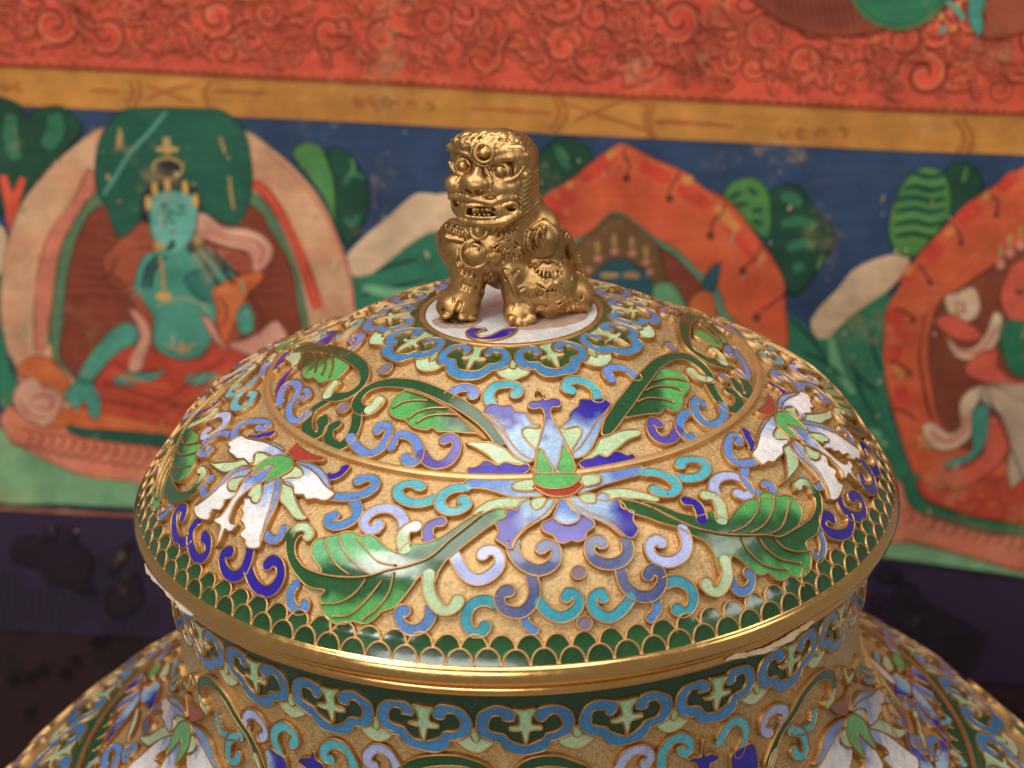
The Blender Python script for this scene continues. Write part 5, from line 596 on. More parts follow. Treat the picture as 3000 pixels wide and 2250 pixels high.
('brocade','p',[(-1.844,-1.585),(-1.817,-1.567),(-1.792,-1.582),(-1.81,-1.629),(-1.841,-1.631)],'brocdark',2,0),
('brocade','p',[(-1.768,-1.604),(-1.731,-1.579),(-1.717,-1.612),(-1.744,-1.648)],'brocdark',2,0),
('brocade','p',[(-1.59,-1.79),(-1.551,-1.706),(-1.507,-1.635),(-1.492,-1.645),(-1.531,-1.728),(-1.574,-1.789)],'brocdark',2,0),
('brocade','s',[(-1.722,-1.592),(-1.711,-1.595)],'cloud',4,0.008),
('brocade','p',[(1.582,-1.702),(1.627,-1.699),(1.618,-1.752),(1.593,-1.806)],'brocdark',2,0),
('brocade','p',[(1.602,-1.562),(1.675,-1.581),(1.688,-1.603),(1.63,-1.635),(1.595,-1.632)],'brocdark',2,0),
('brocade','s',[(1.684,-1.655),(1.667,-1.778),(1.635,-1.862)],'brocdark',2,0.034),
('brocade','s',[(1.71,-1.669),(1.693,-1.789),(1.662,-1.875)],'brocdark',2,0.034),
('brocade','s',[(1.736,-1.682),(1.719,-1.801),(1.688,-1.887)],'brocdark',2,0.034),
('brocade','s',[(1.762,-1.696),(1.745,-1.812),(1.714,-1.9)],'brocdark',2,0.034),
('brocade','s',[(1.788,-1.709),(1.77,-1.823),(1.74,-1.912)],'brocdark',2,0.034),
('brocade','s',[(1.814,-1.723),(1.796,-1.835),(1.766,-1.925)],'brocdark',2,0.034),
('brocade','s',[(1.84,-1.736),(1.822,-1.846),(1.792,-1.938)],'brocdark',2,0.034),
('brocade','s',[(1.866,-1.75),(1.848,-1.858),(1.818,-1.95)],'brocdark',2,0.034),
('brocade','s',[(1.892,-1.764),(1.874,-1.869),(1.845,-1.963)],'brocdark',2,0.034),
('brocade','s',[(1.918,-1.777),(1.9,-1.88),(1.871,-1.976)],'brocdark',2,0.034),
('brocade','s',[(1.945,-1.791),(1.926,-1.892),(1.897,-1.988)],'brocdark',2,0.034),
('brocade','s',[(1.971,-1.804),(1.953,-1.903),(1.924,-2.001)],'brocdark',2,0.034),
('brocade','s',[(1.997,-1.818),(1.979,-1.915),(1.95,-2.014)],'brocdark',2,0.034),
('brocade','s',[(2.023,-1.832),(2.005,-1.926),(1.976,-2.027)],'brocdark',2,0.034),
('brocade','s',[(2.05,-1.845),(2.031,-1.938),(2.003,-2.039)],'brocdark',2,0.034),
('brocade','p',[(1.677,-1.644),(1.733,-1.641),(1.787,-1.713),(1.797,-1.753),(1.735,-1.745),(1.688,-1.69)],'brocdark',2,0),
('brocade','p',[(-1.974,-2.308),(-1.946,-2.282),(-1.918,-2.304),(-1.949,-2.334)],'dreddark',2,0),
('brocade','p',[(-1.819,-2.28),(-1.792,-2.254),(-1.764,-2.277),(-1.794,-2.306)],'dreddark',2,0),
('brocade','p',[(-1.686,-2.121),(-1.659,-2.095),(-1.631,-2.117),(-1.661,-2.146)],'dreddark',2,0),
('brocade','p',[(-1.654,-2.107),(-1.627,-2.081),(-1.599,-2.103),(-1.628,-2.132)],'dreddark',2,0),
('brocade','p',[(-1.919,-2.268),(-1.891,-2.242),(-1.863,-2.264),(-1.894,-2.294)],'dreddark',2,0),
('brocade','p',[(-2.044,-2.33),(-2.017,-2.304),(-1.989,-2.327),(-2.019,-2.356)],'dreddark',2,0),
('brocade','p',[(-1.774,-2.21),(-1.746,-2.185),(-1.718,-2.207),(-1.749,-2.236)],'dreddark',2,0),
('brocade','p',[(-1.983,-2.481),(-1.955,-2.454),(-1.927,-2.477),(-1.958,-2.507)],'dreddark',2,0),
('brocade','p',[(2.156,-2.189),(2.173,-2.164),(2.2,-2.186),(2.18,-2.212)],'dreddark',2,0),
('brocade','p',[(2.223,-2.221),(2.24,-2.196),(2.267,-2.219),(2.247,-2.244)],'dreddark',2,0),
('upper_figure','p',[(0.757,0.929),(0.838,0.77),(0.911,0.706),(0.984,0.66),(1.089,0.625),(1.193,0.618),(1.28,0.629),(1.353,0.651),(1.382,0.756),(1.359,0.957)],'maroon',2,0),
('upper_figure','s',[(0.948,0.755),(0.98,0.695)],'maroondark',3,0.006),
('upper_figure','s',[(0.972,0.756),(1.006,0.688)],'maroondark',3,0.006),
('upper_figure','s',[(0.996,0.758),(1.031,0.681)],'maroondark',3,0.006),
('upper_figure','s',[(1.021,0.759),(1.056,0.674)],'maroondark',3,0.006),
('upper_figure','s',[(1.045,0.76),(1.081,0.667)],'maroondark',3,0.006),
('upper_figure','s',[(1.069,0.761),(1.106,0.66)],'maroondark',3,0.006),
('upper_figure','s',[(1.094,0.762),(1.132,0.653)],'maroondark',3,0.006),
('upper_figure','s',[(1.118,0.763),(1.157,0.646)],'maroondark',3,0.006),
('upper_figure','s',[(1.142,0.765),(1.182,0.639)],'maroondark',3,0.006),
('upper_figure','s',[(1.166,0.766),(1.207,0.64)],'maroondark',3,0.006),
('upper_figure','s',[(1.191,0.767),(1.231,0.641)],'maroondark',3,0.006),
('upper_figure','s',[(1.215,0.768),(1.255,0.642)],'maroondark',3,0.006),
('upper_figure','s',[(1.239,0.769),(1.28,0.644)],'maroondark',3,0.006),
('upper_figure','s',[(1.264,0.77),(1.304,0.645)],'maroondark',3,0.006),
('upper_figure','p',[(1.159,0.948),(1.202,0.788),(1.233,0.748),(1.272,0.701),(1.345,0.661),(1.421,0.651),(1.487,0.668),(1.543,0.712),(1.577,0.765),(1.609,0.835),(1.592,0.968)],'greenrim',3,0),
('upper_figure','p',[(1.179,0.949),(1.222,0.789),(1.25,0.749),(1.285,0.71),(1.35,0.677),(1.419,0.668),(1.478,0.683),(1.528,0.722),(1.56,0.764),(1.589,0.834),(1.572,0.967)],'halo2',4,0),
('upper_figure','s',[(1.554,0.709),(1.573,0.706)],'amber',4,0.035),
('upper_figure','s',[(1.586,0.724),(1.605,0.721)],'coral',4,0.035),
('upper_figure','s',[(1.567,0.662),(1.586,0.658)],'teal',4,0.035),
('upper_figure','s',[(1.606,0.67),(1.626,0.667)],'amber',4,0.035),
('upper_figure','s',[(1.61,0.753),(1.629,0.75)],'ochre',4,0.035),
('upper_figure','s',[(1.545,0.674),(1.564,0.671)],'coral',4,0.035),
('upper_figure','s',[(1.577,0.765),(1.622,0.733),(1.646,0.7)],'teal',5,0.02),
('upper_figure','p',[(1.659,0.81),(1.72,0.813),(1.71,0.73),(1.723,0.683),(1.708,0.641),(1.666,0.701),(1.66,0.728)],'teal',5,0),
('upper_figure','p',[(1.718,0.772),(1.857,0.806),(2.048,0.828),(2.068,0.693),(1.877,0.663),(1.777,0.637),(1.722,0.641),(1.727,0.704)],'rust',4,0),
('gold_band','s',[(0.528,0.337),(0.506,0.293),(0.513,0.236),(0.544,0.194)],'bandred',2,0.009),
('gold_band','s',[(0.546,0.327),(0.527,0.287),(0.531,0.23),(0.558,0.195)],'bandred',2,0.009),
('gold_band','s',[(1.663,0.322),(1.699,0.281),(1.709,0.231),(1.682,0.194)],'bandred',2,0.009),
('gold_band','s',[(1.694,0.324),(1.73,0.283),(1.741,0.226),(1.718,0.188)],'bandred',2,0.009),
('gold_band','s',[(0.145,0.35),(0.178,0.313),(0.181,0.263),(0.152,0.211)],'bandred',2,0.009),
('gold_band','s',[(0.17,0.351),(0.207,0.307),(0.209,0.25),(0.173,0.204)],'bandred',2,0.009),
('gold_band','s',[(0.217,0.314),(0.316,0.284),(0.422,0.253),(0.515,0.229)],'bandred',2,0.009),
('gold_band','s',[(0.241,0.251),(0.322,0.291),(0.431,0.339),(0.508,0.322)],'bandred',2,0.009),
('gold_band','s',[(-0.151,0.275),(-0.012,0.278),(0.156,0.276)],'bandred',2,0.009),
('gold_band','s',[(0.547,0.259),(0.659,0.261),(0.779,0.26)],'bandred',2,0.009),
('gold_band','s',[(0.543,0.263),(0.672,0.266),(0.84,0.256)],'bandred',2,0.009),
('gold_band','s',[(-1.445,0.318),(-1.426,0.269),(-1.455,0.224)],'bandred',2,0.009),
('gold_band','s',[(-1.41,0.319),(-1.398,0.27),(-1.427,0.218)],'bandred',2,0.009),
('gold_band','s',[(-1.13,0.326),(-1.159,0.282),(-1.139,0.233)],'bandred',2,0.009),
('gold_band','s',[(-1.376,0.3),(-1.285,0.268),(-1.195,0.244)],'bandred',2,0.009),
('gold_band','s',[(-1.384,0.242),(-1.299,0.282),(-1.193,0.316)],'bandred',2,0.009),
('gold_band','s',[(-1.124,0.291),(-1.018,0.292),(-0.927,0.293)],'bandred',2,0.009),
('gold_band','s',[(-1.594,0.267),(-1.482,0.269)],'bandred',2,0.009),
('gold_band','s',[(-0.549,0.273),(-0.553,0.261),(-0.563,0.255),(-0.573,0.254),(-0.58,0.259),(-0.583,0.266),(-0.582,0.273),(-0.578,0.278),(-0.573,0.279)],'bandred',3,0.007),
('gold_band','s',[(-0.492,0.252),(-0.504,0.25),(-0.514,0.254),(-0.519,0.262),(-0.519,0.271),(-0.515,0.278),(-0.509,0.281),(-0.503,0.28),(-0.499,0.276)],'bandred',3,0.007),
('gold_band','s',[(-0.447,0.248),(-0.455,0.257),(-0.457,0.268),(-0.453,0.278),(-0.445,0.283),(-0.437,0.283),(-0.431,0.279),(-0.429,0.274),(-0.431,0.269)],'bandred',3,0.007),
('gold_band','s',[(-0.394,0.264),(-0.39,0.276),(-0.382,0.284),(-0.372,0.286),(-0.364,0.282),(-0.36,0.276),(-0.36,0.268),(-0.364,0.263),(-0.369,0.262)],'bandred',3,0.007),
('gold_band','s',[(-0.32,0.284),(-0.309,0.288),(-0.298,0.286),(-0.292,0.278),(-0.29,0.269),(-0.293,0.262),(-0.299,0.258),(-0.305,0.258),(-0.309,0.261)],'bandred',3,0.007),
('gold_band','s',[(1.047,0.248),(1.042,0.236),(1.033,0.228),(1.022,0.228),(1.013,0.233),(1.009,0.241),(1.009,0.249),(1.014,0.254),(1.019,0.255)],'bandred',3,0.007),
('gold_band','s',[(1.107,0.224),(1.094,0.225),(1.084,0.233),(1.08,0.244),(1.082,0.254),(1.089,0.26),(1.096,0.261),(1.102,0.258),(1.105,0.253)],'bandred',3,0.007),
('gold_band','s',[(1.155,0.235),(1.152,0.248),(1.156,0.26),(1.165,0.266),(1.175,0.266),(1.183,0.261),(1.186,0.254),(1.185,0.247),(1.181,0.243)],'bandred',3,0.007),
('gold_band','s',[(1.231,0.267),(1.243,0.273),(1.255,0.271),(1.264,0.263),(1.267,0.253),(1.265,0.245),(1.259,0.24),(1.253,0.239),(1.248,0.242)],'bandred',3,0.007),
('gold_band','s',[(-0.555,0.29),(-0.56,0.279),(-0.569,0.272),(-0.579,0.272),(-0.587,0.277),(-0.59,0.284),(-0.588,0.291),(-0.584,0.296),(-0.579,0.297)],'bandred',3,0.007),
('gold_band','s',[(-0.509,0.269),(-0.521,0.267),(-0.531,0.271),(-0.536,0.279),(-0.536,0.288),(-0.532,0.295),(-0.526,0.298),(-0.52,0.297),(-0.516,0.294)],'bandred',3,0.007),
('gold_band','s',[(-0.475,0.265),(-0.482,0.274),(-0.484,0.285),(-0.48,0.294),(-0.473,0.299),(-0.465,0.3),(-0.459,0.296),(-0.457,0.29),(-0.458,0.285)],'bandred',3,0.007),
('gold_band','s',[(-1.888,0.274),(-1.894,0.263),(-1.903,0.256),(-1.913,0.256),(-1.921,0.261),(-1.923,0.268),(-1.922,0.275),(-1.917,0.28),(-1.912,0.281)],'bandred',3,0.007),
('gold_band','s',[(-1.847,0.257),(-1.859,0.255),(-1.868,0.259),(-1.873,0.267),(-1.873,0.277),(-1.868,0.283),(-1.861,0.286),(-1.855,0.285),(-1.852,0.282)],'bandred',3,0.007),
]
# ------------------------------------------------------------------ helpers
def srgb(r, g, b):
    f = lambda c: c/12.92 if c <= .04045 else ((c+.055)/1.055)**2.4
    return (f(r/255), f(g/255), f(b/255))
def tagset(o, label=None, cat=None, group=None, kind=None):
    if label: o['label'] = label
    if cat: o['category'] = cat
    if group: o['group'] = group
    if kind: o['kind'] = kind
    return o
def empty(name, loc):
    o = bpy.data.objects.new(name, None); col.objects.link(o); o.location = loc; o.empty_display_size = .2; return o
def link(name, me, parent=None, rz=0, loc=None):
    """an object whose mesh is written about the jar axis; parent may sit anywhere"""
    o = bpy.data.objects.new(name, me); col.objects.link(o)
    if parent is not None:
        o.parent = parent
        if loc is None:
            p = parent; off = Vector((0, 0, 0))
            while p is not None: off += p.location; p = p.parent
            loc = -off
    o.location = loc if loc is not None else (0, 0, 0)
    o.rotation_euler = (0, 0, rz); return o
def mesh(name, V, F, mats, fm=None, cols=None, smooth=True, flat_faces=None):
    me = bpy.data.meshes.new(name); me.from_pydata([tuple(map(float, v)) for v in V], [], [tuple(map(int, f)) for f in F])
    for m in mats: me.materials.append(m)
    if fm is not None: me.polygons.foreach_set('material_index', np.asarray(fm, dtype=np.int32))
    me.polygons.foreach_set('use_smooth', np.full(len(F), smooth, dtype=bool) if flat_faces is None else ~np.asarray(flat_faces, dtype=bool))
    if cols is not None:
        a = me.color_attributes.new('tint', 'FLOAT_COLOR', 'POINT'); c = np.ones((len(V), 4), np.float32); c[:, :3] = cols
        a.data.foreach_set('color', c.ravel())
    me.update(); return me

# ------------------------------------------------------------------ materials
def newmat(name):
    m = bpy.data.materials.new(name); m.use_nodes = True; nt = m.node_tree; b = nt.nodes['Principled BSDF']
    return m, nt, b
def N(nt, t, **k):
    n = nt.nodes.new(t)
    for a, v in k.items(): setattr(n, a, v)
    return n
def noise(nt, scale, detail=4, rough=.6):
    t = nt.nodes.get('coords') or N(nt, 'ShaderNodeTexCoord', name='coords')
    n = N(nt, 'ShaderNodeTexNoise'); n.inputs['Scale'].default_value = scale; n.inputs['Detail'].default_value = detail; n.inputs['Roughness'].default_value = rough
    nt.links.new(t.outputs['Object'], n.inputs['Vector']); return n
def ramp(nt, src, stops):
    r = N(nt, 'ShaderNodeValToRGB'); e = r.color_ramp.elements
    while len(e) < len(stops): e.new(.5)
    for i, (p, c) in enumerate(stops):
        e[i].position = p; e[i].color = (c[0], c[1], c[2], 1) if hasattr(c, '__len__') else (c, c, c, 1)
    nt.links.new(src, r.inputs[0]); return r
def mix(nt, fac, a, b, mode='MIX'):
    m = N(nt, 'ShaderNodeMix', data_type='RGBA', blend_type=mode)
    for s, v in ((m.inputs[0], fac), (m.inputs[6], a), (m.inputs[7], b)):
        if hasattr(v, 'is_output') or isinstance(v, bpy.types.NodeSocket): nt.links.new(v, s)
        elif hasattr(v, '__len__'): s.default_value = (v[0], v[1], v[2], 1)
        else: s.default_value = v
    return m.outputs[2]
def bump(nt, b, src, strength, dist):
    n = N(nt, 'ShaderNodeBump'); n.inputs['Strength'].default_value = strength; n.inputs['Distance'].default_value = dist
    nt.links.new(src, n.inputs['Height']); nt.links.new(n.outputs[0], b.inputs['Normal']); return n

def mat_enamel():
    m, nt, b = newmat('enamel'); a = N(nt, 'ShaderNodeAttribute', attribute_name='tint')
    n1 = noise(nt, 28, 5, .7); r1 = ramp(nt, n1.outputs[0], [(.3, .80), (.7, 1.16)])
    c = mix(nt, 1.0, a.outputs['Color'], r1.outputs[0], 'MULTIPLY')
    # ground-glass grain: fine light and dark grit, and a few pits
    n2 = noise(nt, 170, 2, .5); r2 = ramp(nt, n2.outputs[0], [(.35, .62), (.65, 1.28)])
    c = mix(nt, .38, c, mix(nt, 1.0, c, r2.outputs[0], 'MULTIPLY'))
    v = N(nt, 'ShaderNodeTexVoronoi'); v.inputs['Scale'].default_value = 34; nt.links.new(nt.nodes['coords'].outputs['Object'], v.inputs['Vector'])
    pit = ramp(nt, v.outputs['Distance'], [(.05, 1.), (.085, 0.)]); n3 = noise(nt, 6, 2); gate = ramp(nt, n3.outputs[0], [(.5, 0.), (.56, 1.)])
    f = N(nt, 'ShaderNodeMath', operation='MULTIPLY'); nt.links.new(pit.outputs[0], f.inputs[0]); nt.links.new(gate.outputs[0], f.inputs[1])
    c = mix(nt, f.outputs[0], c, srgb(40, 38, 60))
    nt.links.new(c, b.inputs['Base Color'])
    n4 = noise(nt, 60, 4, .7); rr = ramp(nt, n4.outputs[0], [(.3, .12), (.75, .27)]); nt.links.new(rr.outputs[0], b.inputs['Roughness'])
    b.inputs['Specular IOR Level'].default_value = .5
    b.inputs['Coat Weight'].default_value = .3; b.inputs['Coat Roughness'].default_value = .12
    bump(nt, b, n2.outputs[0], .05, .003); return m
def mat_gold(name, base, dull, rough, grain=60, bmp=.15, met=1., dist=.004, amount=.5):
    m, nt, b = newmat(name); n1 = noise(nt, 9, 6, .7); f = ramp(nt, n1.outputs[0], [(.42, 0.), (.68, amount)])
    c = mix(nt, f.outputs[0], base, dull); nt.links.new(c, b.inputs['Base Color'])
    b.inputs['Metallic'].default_value = met
    n2 = noise(nt, grain, 4, .65); rr = ramp(nt, n2.outputs[0], [(.3, max(.05, rough-.08)), (.7, rough+.1)]); nt.links.new(rr.outputs[0], b.inputs['Roughness'])
    bump(nt, b, n2.outputs[0], bmp, dist); return m
def mat_ground():
    # matt gilded ground: stippled gilding dulled by a sandy film, bare and brighter here and there
    m, nt, b = newmat('stippled_gold_ground')
    n1 = noise(nt, 7, 6, .75); film = ramp(nt, n1.outputs[0], [(.36, .35), (.62, .95)])
    n2 = noise(nt, 130, 4, .7)
    gold = srgb(222, 184, 120); sand = srgb(198, 168, 124)
    c = mix(nt, film.outputs[0], gold, sand)
    n3 = noise(nt, 24, 6, .8); dirt = ramp(nt, n3.outputs[0], [(.56, 0.), (.78, .55)]); c = mix(nt, dirt.outputs[0], c, srgb(120, 102, 84))
    sp = ramp(nt, n2.outputs[0], [(.36, .62), (.5, 1.), (.64, 1.3)]); c = mix(nt, .8, c, mix(nt, 1., c, sp.outputs[0], 'MULTIPLY'))
    nt.links.new(c, b.inputs['Base Color'])
    mm = ramp(nt, film.outputs[0], [(0., .95), (1., .5)]); nt.links.new(mm.outputs[0], b.inputs['Metallic'])
    rr = ramp(nt, n2.outputs[0], [(.3, .30), (.7, .58)]); nt.links.new(rr.outputs[0], b.inputs['Roughness'])
    bump(nt, b, n2.outputs[0], .55, .006); return m
GOLD = srgb(226, 168, 88)
M_EN = mat_enamel()
M_WIRE = mat_gold('gilt_wire', srgb(200, 158, 102), srgb(144, 108, 72), .50, 90, .06)
M_GROUND = mat_ground()
M_RIM = mat_gold('satin_gold', srgb(234, 184, 116), srgb(200, 150, 94), .20, 30, .0, amount=.3)
M_SEAM = mat_gold('dull_gold', srgb(222, 178, 120), srgb(182, 140, 96), .42, 60, .03, met=.75, amount=.4)
M_LION = mat_gold('cast_brass', srgb(204, 162, 106), srgb(120, 90, 58), .43, 70, .15, dist=.004, amount=.7)

C = dict(deep=(50, 36, 168), deep2=(72, 50, 192), purple=(96, 78, 182), peri=(112, 146, 220), peri2=(150, 178, 232), sky=(172, 204, 236), blue=(70, 138, 196), blue2=(96, 146, 212),
    cyan=(94, 192, 208), cyan2=(70, 168, 188), pale=(198, 224, 178), pale2=(158, 214, 160), lgreen=(98, 182, 100), lgreen2=(124, 200, 140), dgreen=(38, 84, 46), vdgreen=(34, 66, 40),
    white=(240, 234, 234), lav=(176, 186, 232), greyblue=(112, 118, 158), greyblue2=(86, 98, 146), mauve=(140, 122, 142), red=(172, 60, 44), disc=(206, 208, 206), residue=(176, 146, 128), goldfill=(190, 130, 60), gold=(200, 150, 80))
C = {k: np.array(srgb(*v))*(.95 if k in ('white', 'disc', 'lav') else .82) for k, v in C.items()}
# ------------------------------------------------------------------ surfaces of revolution and relief cells
H_E = 0.0            # top of the enamel lies on the profile, the gilt ground 0.016 below it
DEPTH = 0.0095
def smoothline(P, n=8):
    P = np.array(P, float); Q = np.vstack([2*P[0]-P[1], P, 2*P[-1]-P[-2]]); out = []
    for i in range(1, len(Q)-2):
        a, b, c_, d = Q[i-1:i+3]
        for k in range(n):
            t = k/n; out.append(.5*((2*b)+(-a+c_)*t+(2*a-5*b+4*c_-d)*t*t+(-a+3*b-3*c_+d)*t**3))
    out.append(P[-1]); return np.array(out)
class Surf:
    def __init__(s, P):
        s.P = np.array(P, float); s.S = np.concatenate([[0], np.cumsum(np.hypot(*np.diff(s.P, axis=0).T))])
        d = np.gradient(s.P, axis=0); d /= np.hypot(d[:, 0], d[:, 1])[:, None]; s.N = np.stack([-d[:, 1], d[:, 0]], -1)
    def r(s, t): return np.interp(t, s.S, s.P[:, 0])
    def pos(s, ts, h):          # ts: (n,2) degrees, arc length -> xyz
        ts = np.asarray(ts, float); th = np.radians(ts[:, 0]); S = ts[:, 1]
        r = np.interp(S, s.S, s.P[:, 0])+h*np.interp(S, s.S, s.N[:, 0]); z = np.interp(S, s.S, s.P[:, 1])+h*np.interp(S, s.S, s.N[:, 1])
        return np.stack([r*np.sin(th), -r*np.cos(th), z], -1)
lidS = Surf(LID_PROFILE)
bodS = Surf(smoothline(BODY_PROFILE))
def resample(P, seg, closed):
    """Catmull-Rom through the traced points, in metric units"""
    P = np.asarray(P, float); n = len(P); out = []
    for i in range(n if closed else n-1):
        if closed: a, b, c_, d = P[(i-1) % n], P[i], P[(i+1) % n], P[(i+2) % n]
        else: a, b, c_, d = P[max(i-1, 0)], P[i], P[i+1], P[min(i+2, n-1)]
        k = max(1, min(8, int(math.ceil(np.linalg.norm(c_-b)/seg))))
        for j in range(k):
            t = j/k; out.append(.5*((2*b)+(-a+c_)*t+(2*a-5*b+4*c_-d)*t*t+(-a+3*b-3*c_+d)*t**3))
    if not closed: out.append(P[-1])
    return np.array(out)
def tometric(ts, surf, ref=None):
    ts = np.asarray(ts, float)
    tm, sm = ref if ref is not None else (ts[:, 0].mean(), ts[:, 1].mean())
    rm = max(.08, surf.r(sm)); return np.stack([np.radians(ts[:, 0]-tm)*rm, ts[:, 1]-sm], -1), (tm, sm, rm)
def fromm(uv, ref):
    uv = np.asarray(uv, float); return np.stack([np.degrees(uv[:, 0]/ref[2])+ref[0], uv[:, 1]+ref[1]], -1)
def normals2(P, closed):
    if closed: t = np.roll(P, -1, 0)-np.roll(P, 1, 0)
    else: t = np.gradient(P, axis=0)
    t /= np.maximum(1e-9, np.hypot(t[:, 0], t[:, 1]))[:, None]; return np.stack([t[:, 1], -t[:, 0]], -1)
def area2(P): x, y = P[:, 0], P[:, 1]; return .5*np.sum(x*np.roll(y, -1)-np.roll(x, -1)*y)
def stroke_outline(C, w, taper=None):
    """centre line (metric) -> closed outline with round ends; the first point is the root, the last the curled end"""
    C = resample(C, .011, False); n = len(C); nn = normals2(C, False)
    L = np.concatenate([[0], np.cumsum(np.hypot(*np.diff(C, axis=0).T))]); t = L/L[-1]
    hw = (w/2)*(1.0-.16*np.exp(-((t-.78)/.12)**2)+.10*np.exp(-((t-1)/.10)**2))
    A = C+nn*hw[:, None]; B = C-nn*hw[:, None]
    def cap(p, d, h):
        a0 = math.atan2(d[1], d[0]); return [p+h*np.array([math.cos(a0+a), math.sin(a0+a)]) for a in np.linspace(-math.pi/2, math.pi/2, 7)[1:-1]]
    d1 = C[-1]-C[-2]; d0 = C[0]-C[1]
    e1 = cap(C[-1], d1, hw[-1]); e0 = cap(C[0], d0, hw[0])
    # A side is to the right of the direction of travel
    return np.array(list(A)+e1+list(B[::-1])+e0)
class Buf:
    def __init__(s): s.V = []; s.F = []; s.fm = []; s.col = []; s.flat = []; s.n = 0
    def add(s, V, F, m, colr, flat=False):
        V = np.asarray(V); s.V.append(V); s.F += [tuple(i+s.n for i in f) for f in F]; s.fm += [m]*len(F); s.flat += [flat]*len(F)
        c = np.asarray(colr, float); s.col.append(np.tile(c, (len(V), 1)) if c.ndim == 1 else c); s.n += len(V)
    def mesh(s, name, mats): return mesh(name, np.vstack(s.V), s.F, mats, s.fm, np.vstack(s.col), True, s.flat)
def fill(buf, surf, uv, ref, h, colfn, grid=.016, closed_h=None):
    """enamel skin inside a closed outline, with interior points so that it follows the curved surface"""
    if area2(uv) < 0: uv = uv[::-1]
    n = len(uv); x0, y0 = uv.min(0); x1, y1 = uv.max(0); pts = []
    xs = np.arange(x0+grid/2, x1, grid); ys = np.arange(y0+grid/2, y1, grid)
    if len(xs) and len(ys):
        G = np.array([(x+(j % 2)*grid/2, y) for j, y in enumerate(ys) for x in xs])
        a = uv; b = np.roll(uv, -1, 0)
        inside = np.zeros(len(G), bool)
        for p, q in zip(a, b):
            c = ((p[1] > G[:, 1]) != (q[1] > G[:, 1])); 
            if c.any(): inside[c] ^= (G[c, 0] < (q[0]-p[0])*(G[c, 1]-p[1])/(q[1]-p[1])+p[0])
        G = G[inside]
        if len(G):
            d = np.sqrt(((G[:, None]-uv[None])**2).sum(-1)).min(1); pts = [tuple(g) for g in G[d > grid*.45]]
    co = [Vector((float(p[0]), float(p[1]))) for p in list(uv)+pts]
    V, E, F, *_ = delaunay_2d_cdt(co, [], [list(range(n))], 1, 1e-6)
    if not F: return
    V = np.array([(v[0], v[1]) for v in V]); F = [tuple(f) for f in F]
    ts = fromm(V, ref); hh = np.full(len(V), h)
    # orient outwards:  (theta right, s outwards) is seen mirrored from outside
    F = [f[::-1] for f in F]
    buf.add(surf.pos(ts, h), F, 0, colfn(ts, V))
WW = .0044
def wire(buf, surf, uv, ref, h, w=WW, closed=True, base=-DEPTH-.006, wall=True, side=1):
    P = np.asarray(uv); nn = normals2(P, closed)
    if closed and area2(P) < 0: nn = -nn
    if not closed: nn = nn*side
    hw = w/2; b = w*.22; top = h+.0022
    lo = (base if wall else h-.004)
    sec = [(hw*1.05, lo), (hw, top-b), (hw-b, top), (-hw+b, top), (-hw, top-b), (-hw, (h-.004 if closed else lo))]
    V = []; k = len(sec)
    for o, hh in sec: V.append(surf.pos(fromm(P+nn*o, ref), hh))
    V = np.stack(V, 1).reshape(-1, 3); n = len(P); F = []
    rev = (closed and area2(P) < 0) or (not closed and side < 0)
    for i in range(n if closed else n-1):
        j = (i+1) % n
        for q in range(k-1):
            f = (i*k+q, j*k+q, j*k+q+1, i*k+q+1); F.append(f if rev else f[::-1])
    if not closed:
        F.append(tuple(range(k))); F.append(tuple((n-1)*k+q for q in range(k))[::-1])
    buf.add(V, F, 1, C['gold'])
def colour_fn(spec, surf):
    if isinstance(spec, str):
        c = C[spec]
        def f(ts, V):
            j = RNG.uniform(.93, 1.07); return np.tile(c*j, (len(ts), 1))
        return f
    c0, c1, p0, p1 = spec; c0 = C[c0]; c1 = C[c1]
    if isinstance(p0, list):       # dark along the midrib, light towards the lobes
        def f(ts, V):
            rm = surf.r(np.mean([q[1] for q in p0])); a = np.stack([np.radians(ts[:, 0])*rm, ts[:, 1]], -1); L = np.array([(math.radians(q[0])*rm, q[1]) for q in p0]); dm = np.full(len(a), 9.)
            for u, v in zip(L[:-1], L[1:]): w_ = v-u; t = np.clip(((a-u)@w_)/(w_@w_), 0, 1); dm = np.minimum(dm, np.hypot(*(a-u-t[:, None]*w_).T))
            t = (dm/p1-.38)/.5+.30*np.sin(a[:, 0]*90+1.3*np.sin(a[:, 1]*110))*.6+RNG.normal(0, .10, len(dm)); t = np.clip(t, 0, 1)[:, None]; t = t*t*(3-2*t)
            return c0*1.25*(1-t)+c1*t
        return f
    def f(ts, V):
        rm = surf.r((p0[1]+p1[1])/2); a = np.stack([np.radians(ts[:, 0])*rm, ts[:, 1]], -1); q0 = np.array([math.radians(p0[0])*rm, p0[1]]); q1 = np.array([math.radians(p1[0])*rm, p1[1]])
        d = q1-q0; t = ((a-q0)@d)/(d@d); t = t+.35*np.sin(a[:, 0]*95+1.3*np.sin(a[:, 1]*120))*.5+RNG.normal(0, .09, len(t)); t = np.clip((t-.12)/.76, 0, 1)[:, None]; t = t*t*(3-2*t)
        return c0*(1-t)+c1*t
    return f
LEVEL = .0016; ORDER = [0]
